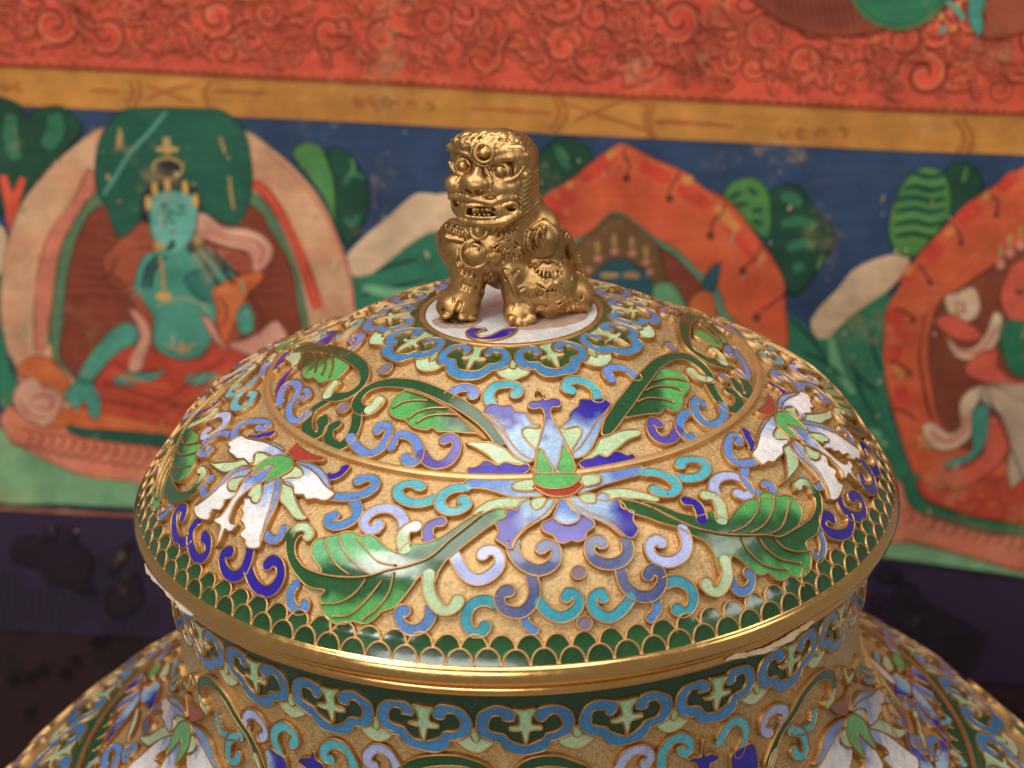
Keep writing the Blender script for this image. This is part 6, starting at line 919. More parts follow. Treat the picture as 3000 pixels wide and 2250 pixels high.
def cell(buf, surf, kind, pts, spec, lvl, w, wires=True):
    ORDER[0] += 1; h = H_E+lvl*LEVEL+(ORDER[0] % 29)*.00004
    uv, ref = tometric(pts, surf)
    if kind == 'p': out = resample(uv, .012, True)
    elif kind == 's': out = stroke_outline(uv, w)
    elif kind == 'd': a = np.linspace(0, 2*np.pi, 18)[:-1]; out = np.stack([w*1.1*np.cos(a), w*np.sin(a)], -1)
    elif kind == 'v':
        wire(buf, surf, resample(uv, .012, False), ref, h+.0004, .0046, False, wall=False); return
    if spec == 'goldfill': wire(buf, surf, resample(uv, .01, False), ref, h, .006, False); return
    fill(buf, surf, out, ref, h, colour_fn(spec, surf))
    if kind == 's': wire(buf, surf, out, ref, h-.0034, .0012, True)
    if wires and kind == 's': wire(buf, surf, out[:-5], ref, h, WW, False, side=-1)
    elif wires: wire(buf, surf, out, ref, h)
def rot(pts, d): return [(a+d, s) for a, s in pts]
def revolve(name, prof, mats, n=240, cols=None, fm=None, close=False):
    P = np.array(prof); th = np.linspace(0, 2*np.pi, n, endpoint=False); V = np.stack([P[:, 0][None]*np.sin(th)[:, None], -P[:, 0][None]*np.cos(th)[:, None], np.tile(P[:, 1], (n, 1))], -1).reshape(-1, 3)
    k = len(P); F = [(i*k+j, i*k+j+1, ((i+1) % n)*k+j+1, ((i+1) % n)*k+j)[::-1] for i in range(n) for j in range(k-1)]
    return mesh(name, V, F, mats, fm, None if cols is None else np.tile(np.array(cols), (n, 1)))
def band(surf, s0, s1, h, name, mats, colr, n=240, k=6, cap=True):
    S = np.linspace(s0, s1, k); R = [surf.pos([(0, s)], h)[0] for s in S]; prof = [(-p[1], p[2]) for p in R]
    if cap:
        a = surf.pos([(0, s0)], -DEPTH-.005)[0]; b = surf.pos([(0, s1)], -DEPTH-.005)[0]; prof = [(-a[1], a[2])]+prof+[(-b[1], b[2])]
    return revolve(name, prof, mats, n, [colr]*len(prof))

MATS = [M_EN, M_WIRE]
# ------------------------------------------------------------------ the jar and its lid
jar = tagset(empty('jar', (0, 0, -3.9)), 'round gilt cloisonne enamel jar body with blue cloud collar under the lid', 'jar')
lid = tagset(empty('domed_lid', (0, 0, -.1)), 'domed gilt enamel lid with scrolling lotus relief, gold rim and seated lion knob', 'lid')
fine = np.linspace(0, lidS.S[-1], 90)
g = [lidS.pos([(0, s)], -DEPTH)[0] for s in fine]
prof = [(max(0, -p[1]), p[2]) for p in g]
link('dome', revolve('dome', prof, [M_GROUND], 300), lid)
RIM = [(.966, -.02), (.9795, -.0062), (.9845, -.0085), (.989, -.0125), (.9945, -.0165), (.9985, -.0225), (1.0015, -.031), (1.002, -.040), (1.000, -.0495), (.9945, -.0575), (.984, -.0625), (.973, -.0645), (.9695, -.067), (.971, -.070), (.976, -.0735), (.979, -.080), (.979, -.088), (.975, -.093), (.966, -.096), (.94, -.098), (.90, -.098)]
RIM = [tuple(p) for p in smoothline(RIM, 4)]
link('rim', revolve('rim', RIM, [M_RIM], 360), lid)
def ringprof(surf, s0, s1, h0, h1):
    out = []
    for s, h in ((s0, h0), (s0+.002, h1-.002), (s0+.005, h1), (s1-.005, h1), (s1-.002, h1-.002), (s1, h0)):
        p = surf.pos([(0, s)], h)[0]; out.append((-p[1], p[2]))
    return out
link('seam_ring', revolve('seam_ring', ringprof(lidS, .6600, .6820, -.02, .0060), [M_SEAM], 360), lid)
link('collar_ring', revolve('collar_ring', ringprof(lidS, .219, .2385, -.02, .0045), [M_WIRE], 200), lid)
# pale enamel disc under the lion
prof = [(0.0, .4502), (.05, .4496), (.1, .449), (.15, .4484), (.2, .448), (.2195, .4475)]
link('disc', revolve('disc', prof, [M_EN], 120, [C['disc']]*6), lid)

GROUPNAME = dict(s='scroll')
def build_cells(cells, surf, parent, copies, pref=''):
    heads = {}; heads0 = {}
    for (grp, nm, kind, pts, spec, lvl, w, cp) in cells:
        for ci, tf in enumerate(copies.get(cp, [])):
            P = [tf(p) for p in pts]; sp = spec
            if not isinstance(spec, str): sp = (spec[0], spec[1], [tf(q) for q in spec[2]], spec[3]) if isinstance(spec[2], list) else (spec[0], spec[1], tf(spec[2]), tf(spec[3]))
            b = Buf(); cell(b, surf, kind, P, sp, lvl, w)
            if not b.V: continue
            me = b.mesh(nm, MATS)
            if grp in ('s', 'disc'): link(nm, me, parent); continue
            key = (grp, cp, ci)
            gname = 'leaf' if grp.startswith('leaf') else grp.replace('body_', '')
            if key not in heads: heads0[key] = 1; heads[key] = link(gname, b.mesh(gname, MATS), parent)   # the first piece carries the rest
            else: link(nm, me, heads[key])
R_ = lambda d: (lambda p: (p[0]+d, p[1]))
build_cells(LID_CELLS, lidS, lid, {'M': [R_(0), R_(-119.5), R_(119.5)], 'W': [R_(0), R_(118.4), R_(238.5)], '0': [R_(0)], 'L': [R_(0)], 'R': [R_(0)], 'I': [R_(0), R_(238.5)], 'D': [R_(0)], 'X': []})

# ---- cloud collar: one unit, drawn once and turned round the axis
half_band = [(0, 425), (100, 415), (165, 390), (205, 345), (215, 312), (290, 308), (365, 270), (405, 210), (415, 140), (385, 60), (320, 8), (240, -15), (160, -8), (100, 22), (80, 68), (95, 110), (140, 128), (185, 105),
             (190, 78), (245, 62), (290, 90), (312, 150), (298, 200), (250, 228), (172, 235), (140, 280), (85, 318), (0, 335)]
starL = [(0, 15), (100, 12), (62, 60), (46, 110), (60, 158), (135, 172), (132, 198), (70, 206), (38, 204), (20, 280), (0, 335)]
hullR = [(0, -45), (200, -45), (430, -45), (430, 150), (432, 225), (400, 280), (290, 312), (218, 318), (208, 345), (165, 392), (100, 417), (0, 427)]
fanR = [(430, 185), (470, 232), (520, 280), (592, 300), (552, 355), (500, 392), (430, 408)]
fanI = [(430, 192), (466, 232), (463, 275), (430, 300)]
def mirror(h, c=0): return h+[(2*c-x, y) for x, y in h[::-1] if abs(x-c) > 1e-6]
JIT = [None]; BLUE = [None]
def cloud_meshes(surf, dth, s0, ds, blue, dark, flip=1, hull_top=-45):
    def T(P, j=False): return [((x+(JIT[0][i % 40][0] if j else 0))/860*dth, s0+(y+(JIT[0][i % 40][1] if j else 0))/425*ds) for i, (x, y) in enumerate(P)]
    def one(P, name, spec, lvl, wires=True, top=True):
        b = Buf(); ORDER[0] += 1; h = H_E+lvl*LEVEL+(ORDER[0] % 29)*.00004; uv, ref = tometric(T(P, True), surf); out = resample(uv, .011, True)
        fill(b, surf, out, ref, h, colour_fn(spec, surf), .013)
        if wires: wire(b, surf, out, ref, h)
        return b
    hb = [(x, hull_top if y == -45 else y) for x, y in hullR]
    uvh, refh = tometric(T(mirror(hb)), surf)
    b = one(mirror(half_band), 'cloud_lappet', blue, 2)
    b2 = Buf(); dens = [];  n = len(uvh)
    for i in range(n):
        p, q = uvh[i], uvh[(i+1) % n]; k = max(1, int(np.linalg.norm(q-p)/.012))
        for j in range(k): dens.append(p+(q-p)*j/k)
    fill(b2, surf, np.array(dens), refh, H_E-.0006, colour_fn(dark, surf), .015)
    return b.mesh('cloud_lappet', MATS), b2.mesh('lappet_field', MATS), one(mirror(starL), 'sprig', ('pale2', 'pale', (0, s0), (0, s0+ds*.7)), 3).mesh('sprig', MATS), \
        one(mirror(fanR, 430), 'fan', 'pale', 1).mesh('fan', MATS), one(mirror(fanI, 430), 'fan_heart', 'pale2', 3).mesh('fan_heart', MATS)
def collar(parent, surf, n, centre, s0, ds, blue, dark, keep=None, hull_top=-45):
    dth = 360/n; sets = []
    for _ in range(5):       # drawn by hand: no two quite alike
        JIT[0] = [RNG.normal(0, 5, 2) for _ in range(40)]; BLUE[0] = C[blue]*RNG.uniform(.85, 1.12); C['_blue'] = BLUE[0]*np.array([RNG.uniform(.85, 1.15), 1, 1]); sets.append(cloud_meshes(surf, dth, s0, ds, '_blue', dark, hull_top=hull_top))
    for k in range(n):
        A, B, S_, Fn, Fh = sets[(k*3+k//5) % 5]
        a = (centre+k*dth+180) % 360-180
        if keep and not keep(a): continue
        rz = math.radians(a)
        o = link('cloud_lappet', A, parent, rz); 
        for nm, me in (('lappet_field', B), ('sprig', S_), ('fan', Fn), ('fan_heart', Fh)): link(nm, me, o, 0, (0, 0, 0))
collar(lid, lidS, 10, -17.9, .252, .135, 'blue', 'dgreen')

# ---- two rows of fish scales along the lid edge
def scale_mesh(s0, dth, lvl, smax):
    hwid = dth/2*.97; P = []
    for a in np.linspace(-90, 90, 15): P.append((hwid*math.sin(math.radians(a)), s0+.036*(1-math.cos(math.radians(a)))))
    P = P+[(hwid*.8, min(smax, s0+.046)), (0, min(smax, s0+.052)), (-hwid*.8, min(smax, s0+.046))]
    b = Buf(); uv, ref = tometric(P, lidS); h = H_E+lvl*LEVEL
    tone = RNG.uniform(.8, 1.4)
    def cf(ts, V):
        t = np.clip((ts[:, 1]-s0)/.045, 0, 1)[:, None]; return (C['dgreen']*.52+(C['lgreen']*.10)*t)*tone
    fill(b, lidS, uv, ref, h, cf, .014); wire(b, lidS, uv[:15], ref, h, .0052, False); return b.mesh('scale', MATS)
ns = 99; dth = 360/ns
up = [scale_mesh(1.0735+RNG.normal(0, .0012), dth*RNG.uniform(.95, 1.03), 1, 1.15) for _ in range(14)]; lo = [scale_mesh(1.105+RNG.normal(0, .0012), dth*RNG.uniform(.95, 1.03), 2, 1.15) for _ in range(14)]
link('scale_bed', band(lidS, 1.098, 1.150, -.001, 'scale_bed', [M_EN], C['dgreen']*.5, 240, 4, False), lid)
for k in range(ns):
    link('scale', up[random.randrange(14)], lid, math.radians(-2.42+k*dth)); link('scale', lo[random.randrange(14)], lid, math.radians(-2.42+(k+.5)*dth))

# ---- crumbs of white filler left on the edge of the lid
M_WAX, nt, bb = newmat('white_filler'); nn_ = noise(nt, 14, 3); rr_ = ramp(nt, nn_.outputs[0], [(.45, srgb(226, 216, 204)), (.66, srgb(226, 190, 112))]); nt.links.new(rr_.outputs[0], bb.inputs['Base Color']); bb.inputs['Roughness'].default_value = .8
n9 = noise(nt, 80, 5, .7); bump(nt, bb, n9.outputs[0], .6, .01)
def filler(a0, a1, zc, wz, rr):
    n = 60; m = 9; V = []; F = []; ph = random.uniform(0, 9)
    for i in range(n+1):
        t = i/n; a = math.radians(a0+(a1-a0)*t); env = min(1, 6*t, 6*(1-t))**.5
        for j in range(m):
            q = j/(m-1)*2-1
            wv = wz*env*(.8+.2*math.sin(9*t+ph)+.10*math.sin(31*t+ph*2)+.08*math.sin(77*t))
            z = zc+.010*math.sin(5*t+ph)*env+q*wv; b_ = rr+(1-q*q)*.009*env*(1+.3*math.sin(23*t+4*q)+.25*math.sin(61*t+7*q))-.004
            V.append((b_*math.sin(a), -b_*math.cos(a), z))
    for i in range(n):
        for j in range(m-1): F.append((i*m+j, (i+1)*m+j, (i+1)*m+j+1, i*m+j+1))
    return mesh('filler', V, F, [M_WAX])
tagset(link('filler', filler(-70.5, -51.5, -.066, .0125, .994), lid), 'crust of white filler on the left side of the rim')
tagset(link('filler', filler(28, 44.5, -.080, .0105, .989), lid), 'crust of white filler under the right side of the rim')

# ---- jar body
BP = [tuple(p) for p in bodS.P]; g = [bodS.pos([(0, s)], -DEPTH)[0] for s in np.linspace(0, bodS.S[-1], 120)]
prof = [(-p[1], p[2]) for p in g]+[tuple(p) for p in smoothline([(1.985, -2.1), (1.93, -2.5), (1.72, -3.0), (1.4, -3.42), (1.16, -3.66), (1.14, -3.78), (1.2, -3.9)], 4)]+[(0, -3.9)]
prof = [(.86, -.06), (.90, -.075)]+prof
link('body', revolve('body', prof, [M_GROUND], 240), jar)
sring = float(np.interp(1.243, bodS.P[50:, 0], bodS.S[50:]))
link('shoulder_ring', revolve('shoulder_ring', ringprof(bodS, sring-.010, sring+.010, -.02, .006), [M_WIRE], 300), jar)
link('neck_field', band(bodS, -.0, .03, -.0012, 'neck_field', [M_EN], C['vdgreen'], 240, 4, False), jar)
collar(jar, bodS, 25, .4, .036, .128, 'blue', 'vdgreen', lambda a: True, hull_top=-110)
collar(jar, bodS, 26, 3.0, sring+.035, .17, 'blue', 'dgreen', lambda a: abs(a) > 40, hull_top=-60)
mirr = lambda d: (lambda p: (-3.6-p[0]+d, p[1]))
build_cells(BODY_CELLS, bodS, jar, {'mir': [R_(0), mirr(0), R_(180)], '0': [R_(0)]})
# scales row inside the shoulder ring
def scale2(s0, dth):
    hw_ = dth/2*.97; P = [(hw_*math.sin(math.radians(a)), s0+.030*(1-math.cos(math.radians(a)))) for a in np.linspace(-90, 90, 9)]+[(hw_*.8, s0+.05), (-hw_*.8, s0+.05)]
    b = Buf(); uv, ref = tometric(P, bodS); fill(b, bodS, uv, ref, H_E, colour_fn('dgreen', bodS), .02); wire(b, bodS, uv[:9], ref, H_E, .0052, False); return b.mesh('scale', MATS)
m2 = scale2(sring-.062, 360/120)
for k in range(120):
    a = (k*3+180) % 360-180
    if abs(a) > 30: link('scale', m2, jar, math.radians(a))
# outermost ornament of the shoulder, beyond the second cloud collar
for k in range(24):
    a = k*15+4
    if abs((a+180) % 360-180) < 45: continue
    s0 = sring+.27
    pat = [([(a-3, s0+.02), (a-4.5, s0+.07), (a-2.5, s0+.11), (a, s0+.09), (a+.3, s0+.05), (a-1.4, s0+.04)], 'lav'), ([(a+3, s0+.16), (a+5, s0+.11), (a+3, s0+.06), (a+1.6, s0+.1)], 'cyan'), ([(a-4, s0+.2), (a-1, s0+.25), (a+2, s0+.22), (a+4, s0+.27)], 'deep')]
    for P, cl in pat:
        b = Buf(); cell(b, bodS, 's', P, cl, 1, .03); link('scroll', b.mesh('scroll', MATS), jar)
    if k % 3 == 0:
        P = [(a+6, s0-.005), (a+4.5, s0+.03), (a+4, s0+.09), (a+5, s0+.15), (a+6.5, s0+.2), (a+8, s0+.15), (a+9, s0+.08), (a+8, s0+.03)]
        b = Buf(); cell(b, bodS, 'p', P, ('lgreen', 'dgreen', (a+6.5, s0+.05), (a+6.5, s0+.2)), 1, 0); link('leaf', b.mesh('leaf', MATS), jar)
# ------------------------------------------------------------------ the painted hanging
TC = dict(sky=(44, 70, 104), hill=(44, 122, 92), hilldark=(24, 64, 58), hilllight=(112, 176, 128), cloud=(218, 186, 148), tdark=(28, 74, 56), tmid=(48, 118, 84), tlight=(84, 140, 66), flame=(222, 78, 50),
    beige=(214, 168, 124), salmon=(212, 120, 90), greenband=(92, 128, 92), maroon=(136, 60, 38), maroon2=(140, 66, 44), maroondark=(100, 44, 30), halo=(30, 94, 74), halo2=(40, 118, 82), greenrim=(92, 126, 76), teal=(78, 160, 136), teallight=(100, 176, 158), tealdark=(48, 122, 108),
    teal2=(92, 150, 122), ink=(40, 48, 52), ochre=(188, 150, 82), gold=(224, 172, 76), rust=(166, 78, 48), orange=(218, 96, 48), orange2=(214, 98, 42), redor=(212, 62, 40), amber=(216, 134, 66), pink=(216, 140, 116), red=(206, 62, 38), salmon2=(222, 134, 98),
    brown=(100, 48, 46), meadow=(126, 176, 128), olive=(122, 88, 50), slate=(40, 92, 104), cream=(230, 198, 160), coral=(224, 96, 70), fur=(196, 166, 140), bandred=(176, 92, 40), redfield=(208, 74, 48), swirl=(138, 46, 32), swirlo=(212, 100, 60), band=(196, 130, 48), brocdark=(38, 27, 43), dreddark=(28, 15, 20), purple=(52, 34, 66), dred=(44, 22, 28))
def fade(v): a = np.array(srgb(*v)); g_ = a.mean(); return (a*.92+g_*.08)*1.08+np.array([.006, .004, .002])      # pigments gone chalky with age
TC = {k: fade(v) for k, v in TC.items()}
ROT = math.radians(3.75); PSI = math.radians(-2.5)
ex = np.array([math.cos(PSI), math.sin(PSI), 0]); nrm = np.array([math.sin(PSI), -math.cos(PSI), 0.]); ez = np.array([0, 0, 1.])
TU = ex*math.cos(-ROT)+ez*math.sin(-ROT); TV = -ex*math.sin(-ROT)+ez*math.cos(-ROT); TO = np.array([0, 2.6, 0.])
def cloth(uv, h):
    uv = np.asarray(uv, float); u, v = uv[:, 0], uv[:, 1]
    w = .012*np.sin(1.7*u+.6*v)+.006*np.sin(5.1*u-1.2*v+1)+.004*np.sin(3.3*v+2*np.sin(u))
    return TO+u[:, None]*TU+v[:, None]*TV+(w+h)[:, None]*nrm
def mat_paint():
    m, nt, b = newmat('gouache_on_cotton'); a = N(nt, 'ShaderNodeAttribute', attribute_name='tint')
    n1 = noise(nt, 5, 6, .7); r1 = ramp(nt, n1.outputs[0], [(.3, .70), (.7, 1.22)]); c = mix(nt, 1, a.outputs['Color'], r1.outputs[0], 'MULTIPLY')
    t = N(nt, 'ShaderNodeMapping'); t.inputs['Scale'].default_value = (1, 1, 14); nt.links.new(nt.nodes['coords'].outputs['Object'], t.inputs[0])
    n2 = N(nt, 'ShaderNodeTexNoise'); n2.inputs['Scale'].default_value = 3.5; n2.inputs['Detail'].default_value = 5; nt.links.new(t.outputs[0], n2.inputs['Vector'])
    r2 = ramp(nt, n2.outputs[0], [(.35, .93), (.65, 1.05)]); c = mix(nt, 1, c, r2.outputs[0], 'MULTIPLY')
    n3 = noise(nt, 3.1, 8, .75); r3 = ramp(nt, n3.outputs[0], [(.58, 0.), (.67, .42)]); c = mix(nt, r3.outputs[0], c, srgb(196, 160, 112))
    nt.links.new(c, b.inputs['Base Color']); b.inputs['Roughness'].default_value = .75; b.inputs['Specular IOR Level'].default_value = .25
    n4 = noise(nt, 90, 2); bump(nt, b, n4.outputs[0], .2, .004); return m
def mat_brocade(name, a_, b_):
    m, nt, b = newmat(name); tc = N(nt, 'ShaderNodeTexCoord', name='coords')
    w = noise(nt, 3.0, 2, .5); v = N(nt, 'ShaderNodeTexVoronoi', feature='SMOOTH_F1'); v.inputs['Scale'].default_value = 3.2
    mx = N(nt, 'ShaderNodeMix', data_type='VECTOR'); mx.inputs[0].default_value = .35; nt.links.new(tc.outputs['Object'], mx.inputs[4]); nt.links.new(w.outputs[1], mx.inputs[5]); nt.links.new(mx.outputs[1], v.inputs['Vector'])
    f = ramp(nt, v.outputs['Distance'], [(.30, 1.), (.36, 0.)]); ww = N(nt, 'ShaderNodeTexWave'); ww.inputs['Scale'].default_value = 9; ww.inputs['Distortion'].default_value = 6; nt.links.new(tc.outputs['Object'], ww.inputs['Vector'])
    g_ = ramp(nt, ww.outputs[1], [(.3, .35), (.6, 1.)]); f2 = mix(nt, 1, f.outputs[0], g_.outputs[0], 'MULTIPLY')
    nt.links.new(mix(nt, f2, a_, b_), b.inputs['Base Color']); b.inputs['Roughness'].default_value = .6
    w2 = N(nt, 'ShaderNodeTexWave', bands_direction='Z'); w2.inputs['Scale'].default_value = 26; w2.inputs['Distortion'].default_value = 1.; nt.links.new(tc.outputs['Object'], w2.inputs['Vector']); bump(nt, b, w2.outputs[1], .25, .004); return m
M_PAINT = mat_paint(); M_PUR = mat_brocade('purple_brocade', srgb(54, 36, 68), srgb(38, 27, 46)); M_DRED = mat_brocade('maroon_brocade', srgb(52, 26, 32), srgb(28, 14, 20))
hang = tagset(empty('wall_hanging', tuple(TO+np.array([0, 0, -3.9]))), 'old painted cloth hanging with seated deities, red cloud border and dark brocade below', 'wall hanging')
def sheet(name, u0, u1, v0, v1, h, mat, colr, th=.02, edge=None):
    nu = int((u1-u0)/.08)+2; nv = max(2, int((v1-v0)/.08)+1); U = np.linspace(u0, u1, nu); Vv = np.linspace(v0, v1, nv); uv = np.array([(u, v) for v in Vv for u in U])
    if edge: 
        uv[:nu, 1] += edge(U)
    P = cloth(uv, h); F = [(j*nu+i, j*nu+i+1, (j+1)*nu+i+1, (j+1)*nu+i) for j in range(nv-1) for i in range(nu-1)]
    B = cloth(uv, h-th); n = len(P); F += [tuple(n+k for k in f[::-1]) for f in F]
    per = [i for i in range(nu)]+[j*nu+nu-1 for j in range(1, nv)]+[(nv-1)*nu+i for i in range(nu-2, -1, -1)]+[j*nu for j in range(nv-2, 0, -1)]
    F += [(2*n+per[(k+1) % len(per)], 2*n+per[k], 2*n+per[k]+n, 2*n+per[(k+1) % len(per)]+n) for k in range(len(per))]
    front = (nu-1)*(nv-1); flat = [False]*front+[True]*(len(F)-front)
    return link(name, mesh(name, np.vstack([P, B, P, B]), F, [mat], None, np.tile(np.asarray(colr), (4*n, 1)), True, flat), hang)
sheet('brocade_panel', -3.4, 3.4, -3.7, -2.085, -.010, M_DRED, TC['dred'])['label'] = 'dark maroon brocade lowest panel'
sheet('brocade_panel', -3.4, 3.4, -2.09, -1.49, .000, M_PUR, TC['purple'])['label'] = 'dark purple brocade strip under the painting'
sheet('painted_panel', -3.1, 3.1, -1.51, .27, .0, M_PAINT, TC['sky'], .012)['label'] = 'blue painted sky field behind the deities'
sheet('edge_piping', -3.1, 3.1, -1.522, -1.508, .006, M_PAINT, TC['salmon']*.6, .008)
sheet('gold_band', -3.1, 3.1, .193, .347, .004, M_PAINT, TC['band'], .003)
sheet('red_panel', -3.1, 3.1, .345, 1.45, .006, M_PAINT, TC['redfield'], .012)['label'] = 'red field painted all over with curling clouds'
# painted shapes: thin films of colour one over the other
RN = np.random.default_rng(3)
def painting(groups, name, label, base=.0045, split=False):
    b = Buf(); made = []
    for k, (g_, kind, P, cl, lvl, w) in enumerate([x for x in PAINTING if x[0] in groups]):
        if split and b.V and (kind == 'p' or split == 2): made.append(b); b = Buf()
        P = np.array(P, float); h = base+lvl*.0008+k*.000008
        if kind == 's':
            if len(P) < 2: continue
            Cn = resample(P, .03, False); nn = normals2(Cn, False); L = np.linspace(0, 1, len(Cn)); hw = (w/2)*(.75+.35*np.sin(L*math.pi))[:, None]
            out = np.vstack([Cn+nn*hw, (Cn-nn*hw)[::-1]])
        else: out = resample(P, .04, True)
        if area2(out) < 0: out = out[::-1]
        x0, y0 = out.min(0); x1, y1 = out.max(0); pts = []
        if kind == 'p':
            G = np.array([(x, y) for x in np.arange(x0+.05, x1, .1) for y in np.arange(y0+.05, y1, .1)]).reshape(-1, 2)
            ins = np.zeros(len(G), bool)
            for p, q in zip(out, np.roll(out, -1, 0)):
                c_ = ((p[1] > G[:, 1]) != (q[1] > G[:, 1]))
                if c_.any(): ins[c_] ^= (G[c_, 0] < (q[0]-p[0])*(G[c_, 1]-p[1])/(q[1]-p[1])+p[0])
            pts = [tuple(q) for q in G[ins]]
        V, E_, F, *_ = delaunay_2d_cdt([Vector(tuple(map(float, p))) for p in list(out)+pts], [], [list(range(len(out)))], 1, 1e-6)
        if not F: continue
        V = np.array([(v[0], v[1]) for v in V]); tone = TC[cl]*RN.uniform(.92, 1.08, (len(V), 1))
        if kind == 'p' and cl in ('beige', 'orange', 'pink', 'cream', 'red', 'teal', 'coral', 'cloud', 'tlight', 'salmon2', 'orange2'):
            other = TC[dict(beige='salmon', orange='redor', pink='cream', cream='pink', red='rust', teal='tealdark', coral='red', cloud='beige', tlight='tmid', salmon2='coral', orange2='amber')[cl]]
            q = np.clip(.45+.35*np.sin(V[:, 0]*17+3*np.sin(V[:, 1]*11))+.3*np.sin(V[:, 1]*23+V[:, 0]*5), 0, 1)[:, None]*.5; tone = tone*(1-q)+other*q
        b.add(cloth(V, h), [tuple(f) for f in F], 0, tone)
        if kind == 'p' and g_ not in ('hills',):      # brushed outline
            Q = np.vstack([out, out[:1]]); nn = normals2(Q, False); hw = .0028*(1+.5*np.sin(np.arange(len(Q))*.7))[:, None]; n = len(Q)
            b.add(cloth(np.vstack([Q+nn*hw, Q-nn*hw]), h+.0003), [(i, i+1, n+i+1, n+i) for i in range(n-1)], 0, TC[cl]*.42)
    for q in made+[b]:
        o = link(name, q.mesh(name, [M_PAINT]), hang)
        if label: o['label'] = label
painting(['hills'], 'painted_hill', None, split=True)
painting(['tree'], 'painted_tree', None, .006, split=True)
painting(['left_shrine'], 'painted_shrine', 'green skinned seated figure in a beige arch with green halo', .009)
painting(['centre_shrine'], 'painted_shrine', 'blue faced figure in an orange flame arch', .009)
painting(['right_shrine'], 'painted_shrine', 'red figure on a red seat in an orange flame arch', .009)
painting(['brocade'], 'woven_motif', None, .012, split=2)
painting(['upper_figure'], 'painted_throne', 'green disc and fluted maroon cloth at the top edge', .014)
painting(['gold_band'], 'ornament_line', None, .006, split=2)
# curling clouds on the red field
b = Buf(); rr = random.Random(11); placed = []
def film(cen, w, cl, h):
    Cn = resample(np.array(cen), .02, False); nn = normals2(Cn, False); L = np.linspace(0, 1, len(Cn)); hw = (w/2)*(.55+.6*np.sin(L*math.pi))[:, None]
    A_, B_ = Cn+nn*hw, Cn-nn*hw; n = len(Cn); V = np.vstack([A_, B_]); F = [(i, i+1, n+i+1, n+i) for i in range(n-1)]; b.add(cloth(V, h), F, 0, TC[cl]*rr.uniform(.85, 1.12))
def spiral(x, y, r, turns, sgn, ph): return [(x+sgn*r*(1-k/(turns*9+1.5))*math.cos(ph+k*.7), y+r*(1-k/(turns*9+1.5))*math.sin(ph+k*.7)) for k in range(int(turns*9))]
tries = 0; hh = .0072
while len(placed) < 900 and tries < 30000:
    tries += 1; r = rr.choice([.10, .075, .06, .05, .04, .032, .026, .022]); r = rr.choice([.105, .09, .08, .065]) if len(placed) < 46 else r; x = rr.uniform(-3, 3); y = rr.uniform(.39+r*.8, .86 if rr.random() < .75 else 1.3)
    if all((x-a)**2+(y-b_)**2 > ((r+c_)*.72)**2 for a, b_, c_ in placed): placed.append((x, y, r))
for x, y, r in placed:
    s = rr.choice([-1, 1]); ph = rr.uniform(0, 6.28); hh += .000006
    film(spiral(x, y, r*1.06, 1.7, s, ph), r*.22, 'swirl', hh); film(spiral(x, y, r*.90, 1.5, s, ph+.2), r*.15, 'swirlo', hh+.0003)
    if r > .06: film(spiral(x, y, r*.72, 1.6, s, ph+1.2), r*.12, 'swirl', hh+.0001); film(spiral(x, y, r*.62, 1.2, s, ph+2), r*.3, 'redor', hh-.0003)
    # tail of the cloud
    a = ph+rr.uniform(2, 4); tx, ty = x+s*r*math.cos(ph), y+r*math.sin(ph); q = [(tx, ty)]
    for k in range(2): a += rr.uniform(-.9, .9); tx += .04*math.cos(a); ty = max(.385, ty+.04*math.sin(a)); q.append((tx, ty))
    film(q, .014, 'swirl', hh); film([(u+.006, v+.008) for u, v in q], .007, 'swirlo', hh+.0003)
for k in range(420):      # small brush marks between the clouds
    a = rr.uniform(0, 6.28); px_, py_ = rr.uniform(-3, 3), rr.uniform(.39, 1.3); q = [(px_, py_)]; tn = rr.choice([-1, 1])*rr.uniform(.5, 1.1)
    for j in range(4): a += tn; px_ += .022*math.cos(a); py_ = max(.375, py_+.022*math.sin(a)); q.append((px_, py_))
    film(q, rr.uniform(.006, .013), rr.choice(['swirl', 'swirlo', 'swirl', 'redor']), .0068+k*.0000004)
x = -3.0
while x < 3.0:
    w = rr.uniform(.03, .055); hh += .000004; film([(x, .357), (x+w*.2, .372+rr.uniform(0, .012)), (x+w*.7, .372+rr.uniform(0, .012)), (x+w, .357)], .008, 'swirlo', hh); film([(x-.008, .352), (x+w, .352)], .010, 'swirl', hh+.0001); x += w
o = link('painted_clouds', b.mesh('painted_clouds', [M_PAINT]), hang); o['label'] = 'curling red clouds outlined in dark red and orange'; o['kind'] = 'stuff'
# flaked paint, scratches and creases
b = Buf()
for k in range(170):
    x0_, y0_ = rr.uniform(-2.9, 2.9), rr.uniform(-1.45, .17); a = rr.uniform(0, 6.28); q = [(x0_, y0_)]; L = rr.choice([.003, .004, .006, .009, .016])
    for j in range(4): a += rr.uniform(-.7, .7); q.append((q[-1][0]+L*math.cos(a)*.6, q[-1][1]+L*math.sin(a)))
    film(q, rr.uniform(.003, .009), rr.choice(['cream', 'ochre', 'cloud', 'hilllight']), .0195)
o = link('flaking', b.mesh('flaking', [M_PAINT]), hang); o['label'] = 'scratches and flakes of lost paint'; o['kind'] = 'stuff'
